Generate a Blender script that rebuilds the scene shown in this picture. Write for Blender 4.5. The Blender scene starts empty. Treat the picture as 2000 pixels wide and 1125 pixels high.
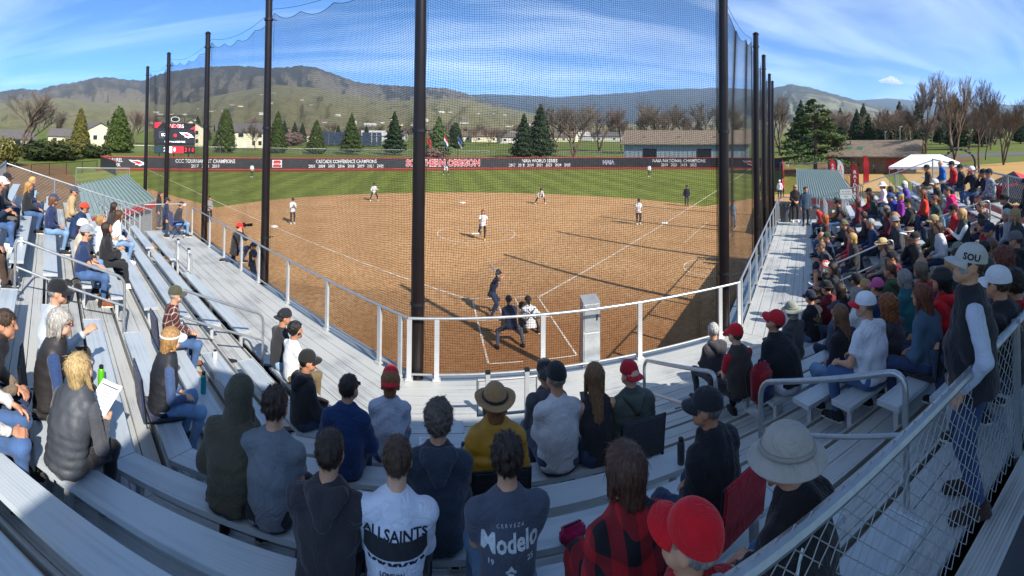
import bpy, bmesh, math, random, time
import numpy as np
from mathutils import Vector, Matrix
T0 = time.time()
random.seed(7); RNG = np.random.default_rng(7)
sc = bpy.context.scene
COL = sc.collection
R_ = math.radians
# ------------------------------------------------------------------ camera, sky, sun, exposure
CAM = np.array([-2.983, -17.264, 6.523]); YAW, PITCH, ROLL = -.1698, .0227, .0071
PS, PCY = 945.05, 232.82            # photo pixels per radian, photo row of the camera axis
cd = bpy.data.cameras.new('camera'); cam = bpy.data.objects.new('camera', cd); COL.objects.link(cam)
cam.location = CAM
cam.rotation_euler = (Matrix.Rotation(YAW, 3, 'Z') @ Matrix.Rotation(R_(90)+PITCH, 3, 'X') @ Matrix.Rotation(ROLL, 3, 'Z')).to_euler()
cd.type = 'PANO'; cd.clip_start = .05; cd.clip_end = 60000
cd.panorama_type = 'CENTRAL_CYLINDRICAL'
cd.central_cylindrical_range_v_min = -(1125-PCY)/PS; cd.central_cylindrical_range_v_max = PCY/PS
cd.central_cylindrical_range_u_min = -1000/PS; cd.central_cylindrical_range_u_max = 1000/PS; cd.central_cylindrical_radius = 1
sc.camera = cam
SUN_AZ, SUN_EL = R_(-58), R_(37)     # direction towards the sun, measured from +X
w = bpy.data.worlds.new('World'); sc.world = w; w.use_nodes = True
nt = w.node_tree; N = nt.nodes; L = nt.links; N.clear()
wo = N.new('ShaderNodeOutputWorld'); bg = N.new('ShaderNodeBackground'); bg.inputs[1].default_value = .15
sky = N.new('ShaderNodeTexSky'); sky.sky_type = 'NISHITA'; sky.sun_disc = False
sky.sun_elevation = SUN_EL; sky.sun_rotation = math.pi/2 - SUN_AZ
sky.altitude = 2500; sky.air_density = .22; sky.dust_density = 0; sky.ozone_density = 2.0
# thin cirrus, laid out on a high horizontal sheet of air
tc = N.new('ShaderNodeTexCoord'); sx = N.new('ShaderNodeSeparateXYZ'); L.new(tc.outputs['Generated'], sx.inputs[0])
mz = N.new('ShaderNodeMath'); mz.operation = 'MAXIMUM'; mz.inputs[1].default_value = .03; L.new(sx.outputs[2], mz.inputs[0])
az = N.new('ShaderNodeMath'); az.operation = 'ADD'; az.inputs[1].default_value = .10; L.new(mz.outputs[0], az.inputs[0])
cx = N.new('ShaderNodeCombineXYZ')
for i in (0, 1):
    d = N.new('ShaderNodeMath'); d.operation = 'DIVIDE'; L.new(sx.outputs[i], d.inputs[0]); L.new(az.outputs[0], d.inputs[1]); L.new(d.outputs[0], cx.inputs[i])
mp = N.new('ShaderNodeMapping'); mp.inputs['Rotation'].default_value = (0, 0, .5); mp.inputs['Scale'].default_value = (.30, .95, 1); L.new(cx.outputs[0], mp.inputs[0])
nz = N.new('ShaderNodeTexNoise'); nz.inputs['Scale'].default_value = .9; nz.inputs['Detail'].default_value = 7; nz.inputs['Roughness'].default_value = .56; nz.inputs['Distortion'].default_value = .5; L.new(mp.outputs[0], nz.inputs[0])
cr = N.new('ShaderNodeValToRGB'); cr.color_ramp.elements[0].position = .45; cr.color_ramp.elements[1].position = .80
cr.color_ramp.elements[1].color = (.46, .46, .46, 1); L.new(nz.outputs[0], cr.inputs[0])
mx = N.new('ShaderNodeMix'); mx.data_type = 'RGBA'; tn = N.new('ShaderNodeMix'); tn.data_type = 'RGBA'; tn.blend_type = 'MULTIPLY'; tn.inputs[0].default_value = 1; tn.inputs[7].default_value = (.38, .75, .88, 1); L.new(sky.outputs[0], tn.inputs[6])
L.new(cr.outputs[0], mx.inputs[0]); L.new(tn.outputs[2], mx.inputs[6]); mx.inputs[7].default_value = (3.4, 3.9, 4.4, 1)
L.new(mx.outputs[2], bg.inputs[0]); L.new(bg.outputs[0], wo.inputs[0])
ld = bpy.data.lights.new('sun', 'SUN'); ld.energy = 2.0; ld.angle = R_(.53); ld.color = (1, .94, .85)
sun = bpy.data.objects.new('sun', ld); COL.objects.link(sun)
SUNV = Vector((math.cos(SUN_AZ)*math.cos(SUN_EL), math.sin(SUN_AZ)*math.cos(SUN_EL), math.sin(SUN_EL)))
sun.rotation_euler = SUNV.to_track_quat('Z', 'Y').to_euler(); sun.location = (30, -50, 60)
sc.view_settings.view_transform = 'Standard'; sc.view_settings.look = 'None'
sc.view_settings.exposure = 2.05; sc.view_settings.gamma = 1; sc.view_settings.use_curve_mapping = False
sc.render.engine = 'CYCLES'
cy = sc.cycles; cy.max_bounces = 4; cy.diffuse_bounces = 3; cy.glossy_bounces = 3; cy.transmission_bounces = 3; cy.volume_bounces = 4; cy.transparent_max_bounces = 8
cy.caustics_reflective = False; cy.caustics_refractive = False; cy.use_denoising = True; cy.denoiser = 'OPENIMAGEDENOISE'; cy.denoising_input_passes = 'RGB_ALBEDO_NORMAL'; cy.denoising_prefilter = 'ACCURATE'; cy.sample_clamp_indirect = 6
cy.use_adaptive_sampling = False
# ------------------------------------------------------------------ camera maths (photo pixel -> direction)
def _rot():
    f0 = np.array([-math.sin(YAW), math.cos(YAW), 0]); r = np.array([math.cos(YAW), math.sin(YAW), 0]); u0 = np.array([0, 0, 1.])
    f = f0*math.cos(PITCH)+u0*math.sin(PITCH); u = u0*math.cos(PITCH)-f0*math.sin(PITCH)
    return np.stack([r*math.cos(ROLL)+u*math.sin(ROLL), u*math.cos(ROLL)-r*math.sin(ROLL), f])
RM = _rot()
def ray(px, py):
    a = (px-1000)/PS; b = -(py-PCY)/PS
    return np.array([math.sin(a), b, math.cos(a)]) @ RM
def on_z(px, py, z):
    d = ray(px, py); return CAM+(z-CAM[2])/d[2]*d
def at_dist(px, py, D):
    """point on the ray through a pixel at horizontal distance D"""
    d = ray(px, py); return CAM+D/math.hypot(d[0], d[1])*d
def proj(P):
    d = (np.asarray(P, float)-CAM) @ RM.T
    return 1000+PS*math.atan2(d[0], d[2]), PCY-PS*d[1]/math.hypot(d[0], d[2])
# ------------------------------------------------------------------ object helpers
def lin(h):
    if isinstance(h, str):
        h = h.lstrip('#'); c = [int(h[i:i+2], 16)/255 for i in (0, 2, 4)]
        return tuple((x/12.92 if x <= .04045 else ((x+.055)/1.055)**2.4) for x in c)
    return tuple(h)
def mesh_np(name, V, F, mat=None, parent=None, smooth=False, midx=None):
    V = np.asarray(V, np.float32); F = np.asarray(F, np.int32)
    me = bpy.data.meshes.new(name); k = F.shape[1]
    me.vertices.add(len(V)); me.vertices.foreach_set('co', V.ravel())
    me.loops.add(F.size); me.loops.foreach_set('vertex_index', F.ravel())
    me.polygons.add(len(F)); me.polygons.foreach_set('loop_start', np.arange(0, F.size, k, dtype=np.int32))
    if smooth: me.polygons.foreach_set('use_smooth', np.ones(len(F), bool))
    if midx is not None: me.polygons.foreach_set('material_index', np.asarray(midx, np.int32))
    me.update(calc_edges=True)
    for m in (mat if isinstance(mat, (list, tuple)) else [mat]):
        if m: me.materials.append(m)
    return link(name, me, parent)
def link(name, me, parent=None):
    o = bpy.data.objects.new(name, me); COL.objects.link(o)
    if parent is not None: o.parent = parent
    return o
def obj_me(name, me, mat, parent=None, mw=None):
    """a new object on shared mesh data; material set on the object"""
    o = link(name, me, parent)
    if mat is not None:
        if not me.materials: me.materials.append(mat)
        for i, m in enumerate(mat if isinstance(mat, (list, tuple)) else [mat]):
            if i < len(o.material_slots):
                o.material_slots[i].link = 'OBJECT'; o.material_slots[i].material = m
    if mw is not None: o.matrix_local = mw
    return o
def empty(name, loc=(0, 0, 0), rz=0, label=None, cat=None, group=None, kind=None):
    o = bpy.data.objects.new(name, None); COL.objects.link(o); o.location = loc; o.rotation_euler = (0, 0, rz); o.empty_display_size = .2
    return tag(o, label, cat, group, kind)
def tag(o, label=None, cat=None, group=None, kind=None):
    if label: o['label'] = label
    if cat: o['category'] = cat
    if group: o['group'] = group
    if kind: o['kind'] = kind
    return o
class MB:
    """collects boxes, bars, tubes, prisms; build() links them as one mesh"""
    def __init__(s): s.v = []; s.f = []; s.m = []; s.cm = 0
    def add(s, V, F):
        b = len(s.v); s.v += [tuple(map(float, p)) for p in V]
        for f in F: s.f.append([i+b for i in f]); s.m.append(s.cm)
        return s
    def box(s, c, sz, rz=0, M=None):
        x, y, z = [q/2 for q in sz]
        P = [Vector((a*x, b*y, d*z)) for d in (-1, 1) for a, b in ((-1, -1), (1, -1), (1, 1), (-1, 1))]
        Mx = M if M is not None else Matrix.Rotation(rz, 3, 'Z')
        P = [Mx @ p + Vector(c) for p in P]
        return s.add(P, [(3, 2, 1, 0), (4, 5, 6, 7), (0, 1, 5, 4), (1, 2, 6, 5), (2, 3, 7, 6), (3, 0, 4, 7)])
    def bar(s, a, b, w, h, up=(0, 0, 1)):
        a = Vector(a); b = Vector(b); d = b-a; Ln = d.length; d.normalize()
        u = Vector(up); r = d.cross(u)
        if r.length < 1e-4: r = d.cross(Vector((1, 0, 0)))
        r.normalize(); u = r.cross(d)
        M = Matrix((d, r, u)).transposed()
        return s.box((a+b)/2, (Ln, w, h), M=M)
    def tube(s, pts, r, n=8, cap=True):
        pts = [Vector(p) for p in pts]; k = len(pts); rs = r if isinstance(r, (list, tuple)) else [r]*k
        V = []; F = []; pr = None
        for i, p in enumerate(pts):
            d = (pts[min(i+1, k-1)]-pts[max(i-1, 0)]).normalized()
            if pr is None:
                pr = d.cross(Vector((0, 0, 1)))
                if pr.length < 1e-3: pr = Vector((1, 0, 0))
            pr = (pr-d*pr.dot(d)).normalized(); q = d.cross(pr)
            V += [p+(pr*math.cos(t)+q*math.sin(t))*rs[i] for t in (2*math.pi*j/n for j in range(n))]
        for i in range(k-1):
            for j in range(n): F.append((i*n+j, i*n+(j+1) % n, (i+1)*n+(j+1) % n, (i+1)*n+j))
        if cap: F += [tuple(range(n))[::-1], tuple((k-1)*n+j for j in range(n))]
        return s.add(V, F)
    def lathe(s, prof, n=20, c=(0, 0, 0), close=True):
        V = []; F = []
        for r, z in prof: V += [(c[0]+r*math.cos(2*math.pi*j/n), c[1]+r*math.sin(2*math.pi*j/n), c[2]+z) for j in range(n)]
        for i in range(len(prof)-1):
            for j in range(n): F.append((i*n+j, i*n+(j+1) % n, (i+1)*n+(j+1) % n, (i+1)*n+j))
        if close: F += [tuple(range(n))[::-1], tuple((len(prof)-1)*n+j for j in range(n))]
        return s.add(V, F)
    def prism(s, poly, z0, z1):
        n = len(poly); V = [(x, y, z0) for x, y in poly]+[(x, y, z1) for x, y in poly]
        return s.add(V, [tuple(range(n))[::-1], tuple(range(n, 2*n))]+[(i, (i+1) % n, n+(i+1) % n, n+i) for i in range(n)])
    def build(s, name, mat=None, parent=None, smooth=False):
        me = bpy.data.meshes.new(name); me.from_pydata(s.v, [], s.f); me.update()
        bm = bmesh.new(); bm.from_mesh(me); bmesh.ops.recalc_face_normals(bm, faces=bm.faces); bm.to_mesh(me); bm.free()
        for m in (mat if isinstance(mat, (list, tuple)) else [mat]):
            if m: me.materials.append(m)
        if s.cm: me.polygons.foreach_set('material_index', s.m)
        if smooth:
            me.polygons.foreach_set('use_smooth', [True]*len(me.polygons))
            try: me.set_sharp_from_angle(angle=R_(40))
            except Exception: pass
        return link(name, me, parent)
ORD = ['first', 'second', 'third', 'fourth', 'fifth', 'sixth', 'seventh', 'eighth', 'ninth', 'tenth', 'eleventh', 'twelfth', 'thirteenth', 'fourteenth', 'fifteenth', 'sixteenth', 'seventeenth', 'eighteenth', 'nineteenth', 'twentieth']
def nth(i): return (ORD[i] if i < 20 else ['twenty', 'thirty', 'forty'][i//10-2 if (i+1) % 10 else (i+1)//10-2]+('-'+ORD[i % 10] if (i+1) % 10 else 'th')).replace('tyth', 'tieth')
def dup(o, parent=None):
    c = o.copy(); COL.objects.link(c); c.parent = parent
    for ch in o.children: dup(ch, c)
    return c
# ------------------------------------------------------------------ materials
MATS = {}
def nodes(m):
    nt = m.node_tree; return nt, nt.nodes, nt.links, nt.nodes['Principled BSDF']
def ramp(N, a, ca, b, cb):
    r = N.new('ShaderNodeValToRGB'); e = r.color_ramp.elements
    e[0].position, e[1].position = a, b; e[0].color = (*ca, 1); e[1].color = (*cb, 1); return r
def mat(name, col, rough=.7, metal=0, var=.12, vs=6, bump=0, bs=60, spec=.5, coord='Object', sheen=0, stretch=None, col2=None, detail=5):
    """principled material with uneven colour (noise) and fine relief"""
    if name in MATS: return MATS[name]
    c = lin(col); m = bpy.data.materials.new(name); m.use_nodes = True; nt, N, L, P = nodes(m)
    P.inputs['Roughness'].default_value = rough; P.inputs['Metallic'].default_value = metal; P.inputs['Specular IOR Level'].default_value = spec
    if sheen: P.inputs['Sheen Weight'].default_value = sheen
    t = N.new('ShaderNodeTexCoord'); src = t.outputs[coord]
    if coord == 'World':
        g = N.new('ShaderNodeNewGeometry'); src = g.outputs['Position']
    if stretch:
        mp = N.new('ShaderNodeMapping'); mp.inputs['Scale'].default_value = stretch; L.new(src, mp.inputs[0]); src = mp.outputs[0]
    n = N.new('ShaderNodeTexNoise'); n.inputs['Scale'].default_value = vs; n.inputs['Detail'].default_value = detail; L.new(src, n.inputs[0])
    c2 = lin(col2) if col2 else tuple(min(1, x*(1+var)) for x in c); c1 = tuple(x*(1-var) for x in c) if not col2 else c
    r = ramp(N, .3, c1, .7, c2); L.new(n.outputs[0], r.inputs[0]); L.new(r.outputs[0], P.inputs['Base Color'])
    if bump:
        n2 = N.new('ShaderNodeTexNoise'); n2.inputs['Scale'].default_value = bs; n2.inputs['Detail'].default_value = 3; L.new(src, n2.inputs[0])
        b = N.new('ShaderNodeBump'); b.inputs['Strength'].default_value = bump; b.inputs['Distance'].default_value = .02; L.new(n2.outputs[0], b.inputs['Height']); L.new(b.outputs[0], P.inputs['Normal'])
    MATS[name] = m; return m
def emis(name, col, s):
    if name in MATS: return MATS[name]
    m = mat(name, col, .4); P = m.node_tree.nodes['Principled BSDF']; P.inputs['Emission Color'].default_value = (*lin(col), 1); P.inputs['Emission Strength'].default_value = s; return m
# ------------------------------------------------------------------ text as mesh (flat in local XY)
def text_geo(body, size=1, sx=1., off=0., align='CENTER', sub=0):
    cu = bpy.data.curves.new('t', 'FONT'); cu.body = body; cu.size = size; cu.align_x = align; cu.align_y = 'CENTER'; cu.offset = off; cu.resolution_u = 2; cu.fill_mode = 'FRONT'
    o = bpy.data.objects.new('t', cu); COL.objects.link(o); bpy.context.view_layer.update()
    dg = bpy.context.evaluated_depsgraph_get(); me = bpy.data.meshes.new_from_object(o.evaluated_get(dg))
    bm = bmesh.new(); bm.from_mesh(me); bmesh.ops.triangulate(bm, faces=bm.faces)
    if sub: 
        for _ in range(sub): bmesh.ops.subdivide_edges(bm, edges=[e for e in bm.edges if e.calc_length() > size*.12], cuts=1, use_grid_fill=False)
        bmesh.ops.triangulate(bm, faces=bm.faces)
    V = np.array([v.co[:] for v in bm.verts], float); bm.verts.ensure_lookup_table(); F = np.array([[v.index for v in f.verts] for f in bm.faces])
    bm.free(); bpy.data.objects.remove(o); bpy.data.curves.remove(cu); bpy.data.meshes.remove(me)
    if len(V): V[:, 0] *= sx
    return V, F
def text_obj(body, M, size, m, parent=None, sx=1., off=0., align='CENTER', name='lettering'):
    V, F = text_geo(body, size, sx, off, align)
    V = np.array([(M @ Vector(p))[:] for p in V]); return mesh_np(name, V, F, m, parent)
def noise2(x, y, seed=0, octv=5, per=.5):
    """smooth value noise, numpy"""
    out = 0; amp = 1; tot = 0
    for o in range(octv):
        f = 2**o; X = np.asarray(x)*f+seed*17.3; Y = np.asarray(y)*f+seed*9.1
        xi = np.floor(X).astype(np.int64); yi = np.floor(Y).astype(np.int64); fx = X-xi; fy = Y-yi; fx = fx*fx*(3-2*fx); fy = fy*fy*(3-2*fy)
        def h(a, b):
            n = (a*374761393+b*668265263+seed*1442695) & 0xffffffff; n = ((n ^ (n >> 13))*1274126177) & 0xffffffff; return ((n ^ (n >> 16)) & 0xffff)/65535.
        v = (h(xi, yi)*(1-fx)+h(xi+1, yi)*fx)*(1-fy)+(h(xi, yi+1)*(1-fx)+h(xi+1, yi+1)*fx)*fy
        out = out+v*amp; tot += amp; amp *= per
    return out/tot*2-1
# ------------------------------------------------------------------ ground, field
def sheet(name, poly, z, m, label=None):
    me = bpy.data.meshes.new(name); me.from_pydata([(x, y, z) for x, y in poly], [], [tuple(range(len(poly)))]); me.update(); me.materials.append(m)
    o = link(name, me); o['kind'] = 'structure'; return o
def ground_mat(name, c1, c2, c3, s1, s2, bump, rough=.95):
    m = bpy.data.materials.new(name); m.use_nodes = True; nt, N, L, P = nodes(m); P.inputs['Roughness'].default_value = rough; P.inputs['Specular IOR Level'].default_value = .15
    t = N.new('ShaderNodeTexCoord'); a = N.new('ShaderNodeTexNoise'); a.inputs['Scale'].default_value = s1; a.inputs['Detail'].default_value = 8; a.inputs['Roughness'].default_value = .65; L.new(t.outputs['Object'], a.inputs[0])
    b = N.new('ShaderNodeTexNoise'); b.inputs['Scale'].default_value = s2; b.inputs['Detail'].default_value = 6; b.inputs['Roughness'].default_value = .7; L.new(t.outputs['Object'], b.inputs[0])
    r = ramp(N, .35, lin(c1), .65, lin(c2)); L.new(a.outputs[0], r.inputs[0])
    r2 = N.new('ShaderNodeValToRGB'); r2.color_ramp.elements[0].position = .42; r2.color_ramp.elements[1].position = .66; L.new(b.outputs[0], r2.inputs[0])
    mx = N.new('ShaderNodeMix'); mx.data_type = 'RGBA'; L.new(r2.outputs[0], mx.inputs[0]); L.new(r.outputs[0], mx.inputs[6]); mx.inputs[7].default_value = (*lin(c3), 1); L.new(mx.outputs[2], P.inputs['Base Color'])
    bp = N.new('ShaderNodeBump'); bp.inputs['Strength'].default_value = bump; bp.inputs['Distance'].default_value = .05; L.new(b.outputs[0], bp.inputs['Height']); L.new(bp.outputs[0], P.inputs['Normal'])
    return m
m_lawn = ground_mat('park_lawn', '#4d6126', '#5f7030', '#6f6a38', .035, 1.2, .5)
m_turf = ground_mat('outfield_turf', '#566522', '#6c772e', '#7d8040', .10, .9, .7)
def bands(m, amp):
    nt, N, L, P = nodes(m); old = P.inputs['Base Color'].links[0].from_socket; t = N.new('ShaderNodeTexCoord'); w_ = N.new('ShaderNodeTexWave'); w_.inputs['Scale'].default_value = .09; w_.inputs['Distortion'].default_value = 1.2; w_.inputs['Detail'].default_value = 2; L.new(t.outputs['Object'], w_.inputs[0])
    r = ramp(N, .3, (1-amp,)*3, .7, (1+amp*.3, 1+amp*.3, 1)); L.new(w_.outputs[0], r.inputs[0]); mx = N.new('ShaderNodeMix'); mx.data_type = 'RGBA'; mx.blend_type = 'MULTIPLY'; mx.inputs[0].default_value = 1; L.new(old, mx.inputs[6]); L.new(r.outputs[0], mx.inputs[7]); L.new(mx.outputs[2], P.inputs['Base Color'])
bands(m_turf, .14)
m_dirt = ground_mat('infield_dirt', '#b58b5e', '#cca274', '#9a7148', .35, 4.5, 1.0)
def damp(m, cx_, cy_, r0, r1, col):
    nt, N, L, P = nodes(m); old = P.inputs['Base Color'].links[0].from_socket; g = N.new('ShaderNodeNewGeometry'); vm = N.new('ShaderNodeVectorMath'); vm.operation = 'DISTANCE'; vm.inputs[1].default_value = (cx_, cy_, 0); L.new(g.outputs['Position'], vm.inputs[0])
    n = N.new('ShaderNodeTexNoise'); n.inputs['Scale'].default_value = .55; n.inputs['Detail'].default_value = 8; n.inputs['Roughness'].default_value = .65; L.new(g.outputs['Position'], n.inputs[0]); ad = N.new('ShaderNodeMath'); ad.operation = 'MULTIPLY_ADD'; ad.inputs[1].default_value = 9; L.new(n.outputs[0], ad.inputs[0]); L.new(vm.outputs['Value'], ad.inputs[2])
    mr = N.new('ShaderNodeMapRange'); mr.interpolation_type = 'SMOOTHSTEP'; mr.inputs[1].default_value = r0+4.5; mr.inputs[2].default_value = r1+4.5; mr.inputs[3].default_value = .75; mr.inputs[4].default_value = 0; L.new(ad.outputs[0], mr.inputs[0])
    mx = N.new('ShaderNodeMix'); mx.data_type = 'RGBA'; L.new(mr.outputs[0], mx.inputs[0]); L.new(old, mx.inputs[6]); mx.inputs[7].default_value = (*lin(col), 1); L.new(mx.outputs[2], P.inputs['Base Color'])
damp(m_dirt, 1, -5, 2, 11, '#86552f')
m_dirtdark = ground_mat('damp_dirt', '#8a6038', '#a07448', '#7a5230', .5, 6, 1.0)
m_tan = ground_mat('gravel_lot', '#b08e58', '#bf9c66', '#a07e4c', .2, 7, .6)
m_brown = ground_mat('bare_earth', '#6e5138', '#8a6c4a', '#5d4a33', .25, 3, .9)
m_track = ground_mat('warning_track', '#7a3f2a', '#8a4c34', '#6b3626', .3, 6, .6)
m_chalk = mat('chalk', '#b3936c', .95, var=0, vs=5, bump=.3, bs=40, col2='#e6dfd2', detail=9)
m_asph = mat('asphalt', '#57575a', .9, var=.15, vs=3)
g = sheet('ground', [(20000*math.cos(a), 20000*math.sin(a)) for a in np.linspace(0, 2*math.pi, 65)[:-1]], -.012, m_lawn)
# outfield wall line (measured from the photograph, on the ground)
WPX = [(195, 328), (248, 330), (300, 331), (400, 331), (540, 332), (700, 331), (865, 329), (1000, 328), (1150, 328), (1270, 328), (1400, 329), (1460, 329), (1530, 329)]
WP = np.array([on_z(x, y, 0)[:2] for x, y in WPX])
_th = np.arctan2(WP[:, 1], WP[:, 0]); _r = np.hypot(WP[:, 0], WP[:, 1]); _cf = np.polyfit(_th, _r, 3)
def wall_pt(th): r = np.polyval(_cf, th); return np.array([r*math.cos(th), r*math.sin(th)])
TH0, TH1 = _th[0], _th[-1]
def wall_th(px):
    d = ray(px, 330); lo, hi = TH1-.3, TH0+.3       # angle at which the wall crosses this photo column
    for _ in range(50):
        mid = (lo+hi)/2; p = wall_pt(mid)-CAM[:2]
        if p[0]*d[1]-p[1]*d[0] > 0: lo = mid        # p is to the right of the ray
        else: hi = mid
    return (lo+hi)/2
S2 = math.sqrt(.5)
wallpoly = [tuple(wall_pt(t)) for t in np.linspace(TH1-.06, TH0+.02, 60)]
trackpoly = wallpoly+[tuple(wall_pt(TH0+.02)*.93)]+[tuple(wall_pt(t)*.945) for t in np.linspace(TH0, TH1-.06, 50)]
sheet('outfield', [(7, 2), (30, 22)]+wallpoly+[(-42, 25), (-14, 2), (-7, -2)], .0, m_turf)
sheet('warning_track', trackpoly, .004, m_track)
arc = [(20*math.cos(a), 13.1+20*math.sin(a)) for a in np.linspace(R_(14), R_(166), 60)]
dirt = arc+[(-30, 24), (-33, 22), (-22, 6), (-14, -2), (-8, -9.5), (8, -9.5), (15, -2), (24, 7), (33, 17), (30, 20), (24, 19)]
sheet('infield', dirt, .008, m_dirt)
0 and sheet('damp_dirt', [(7.2*math.cos(a)*(1+.12*math.sin(3*a+1)), -2.5+6.2*math.sin(a)*(1+.1*math.sin(5*a))) for a in np.linspace(0, 2*math.pi, 50)[:-1]], .012, m_dirtdark)
def strip(a, b, wd, z=.017):
    a = np.array(a, float); b = np.array(b, float); d = (b-a)/np.hypot(*(b-a)); n = np.array([-d[1], d[0]])*wd/2
    return [(*(a+n), z), (*(a-n), z), (*(b-n), z), (*(b+n), z)]
B1 = 18.29/math.sqrt(2)
def lines(name, segs):
    m = MB()
    for s in segs: m.add(strip(*s), [(0, 1, 2, 3)])
    o = m.build(name, m_chalk); o['kind'] = 'structure'
wl = wall_pt(math.pi*.75); wr = wall_pt(math.pi*.25)
lines('foul_line', [((1.3, 1.3), wr*.99, .09), ((-1.35, 1.35), wl*.99, .09)])
bx = 1.283
lines('batters_box', [((-bx, 1.435), (-bx, -3.75), .06), ((bx, 1.435), (bx, -3.75), .06), ((-bx, 1.435), (-.45, 1.435), .06), ((.45, 1.435), (bx, 1.435), .06), ((-bx, -.7), (-.4, -.7), .06), ((.4, -.7), (bx, -.7), .06), ((-bx, -3.75), (-.3, -3.75), .05), ((.1, -3.75), (bx, -3.75), .05), ((-.37, 1.435), (-.37, -.7), .05), ((.37, 1.435), (.37, -.7), .05)])
lines('coach_box', [((11.2, 7.2), (15.8, 11.8), .06), ((13.1, 5.9), (16.6, 9.4), .06), ((16.6, 9.4), (17.6, 8.4), .05), ((-11.2, 7.2), (-16, 12), .06)])
def ringseg(c, r, w0, z, a0, a1, n=48):
    m = MB()
    for i in range(n):
        a, b = a0+(a1-a0)*i/n, a0+(a1-a0)*(i+1)/n
        m.add([(c[0]+q*math.cos(t), c[1]+q*math.sin(t), z) for q, t in ((r-w0/2, a), (r+w0/2, a), (r+w0/2, b), (r-w0/2, b))], [(0, 1, 2, 3)])
    return m
for c, r, a0, a1 in (((0, 13.1), 2.44, 0, 6.28), (tuple(on_z(1398, 521, 0)[:2]), 1.55, 0, 6.28)):
    o = ringseg(c, r, .07, .018, a0, a1).build('chalk_circle', m_chalk); o['kind'] = 'structure'
sheet('bullpen_lane', [(33, 16), (24, 6), (28, 2), (60, 30), (57, 41)], .014, m_tan)
sheet('bullpen_ground', [(-14, 2), (-42, 26), (-52, 36), (-75, 28), (-60, 5), (-30, -12), (-14, -12)], .014, m_brown)
sheet('plaza', [(26, -30), (19, -2), (30, 2), (60, 26), (66, 25), (95, 8), (70, -40)], .016, m_tan)
sheet('brush_patch', [(60, 30), (57, 41), (64, 52), (95, 52), (92, 26), (70, 24)], .012, m_brown)
m_plate = mat('rubber_plate', '#e9e7e0', .6, var=.1)
def base(x, y, rz, label):
    m = MB(); s = .19
    m.add([(-s, -s, 0), (s, -s, 0), (s, s, 0), (-s, s, 0), (-s*.85, -s*.85, .075), (s*.85, -s*.85, .075), (s*.85, s*.85, .075), (-s*.85, s*.85, .075)], [(3, 2, 1, 0), (4, 5, 6, 7), (0, 1, 5, 4), (1, 2, 6, 5), (2, 3, 7, 6), (3, 0, 4, 7)])
    o = m.build('base', m_plate); o.location = (x, y, .012); o.rotation_euler[2] = rz; tag(o, label, 'base', 'bases of the diamond')
base(B1, B1, R_(45), 'white base at the right corner of the diamond, beside the standing fielder')
base(0, 2*B1, R_(45), 'white base farthest from the stands, below the red lettering on the wall')
base(-B1, B1, R_(45), 'white base at the left corner of the diamond, on the left chalk line')
m = MB(); m.prism([(0, 0), (.216, .216), (.216, .432), (-.216, .432), (-.216, .216)], 0, .03)
o = m.build('home_plate', m_plate); o.location.z = .012; tag(o, 'white five-sided home plate in front of the crouching catcher', 'home plate')
m = MB(); m.box((0, 13.1, .03), (.61, .15, .04)); o = m.build('pitching_rubber', m_plate); tag(o, 'white slab the pitcher throws from inside the chalk circle', 'pitching rubber')
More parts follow.
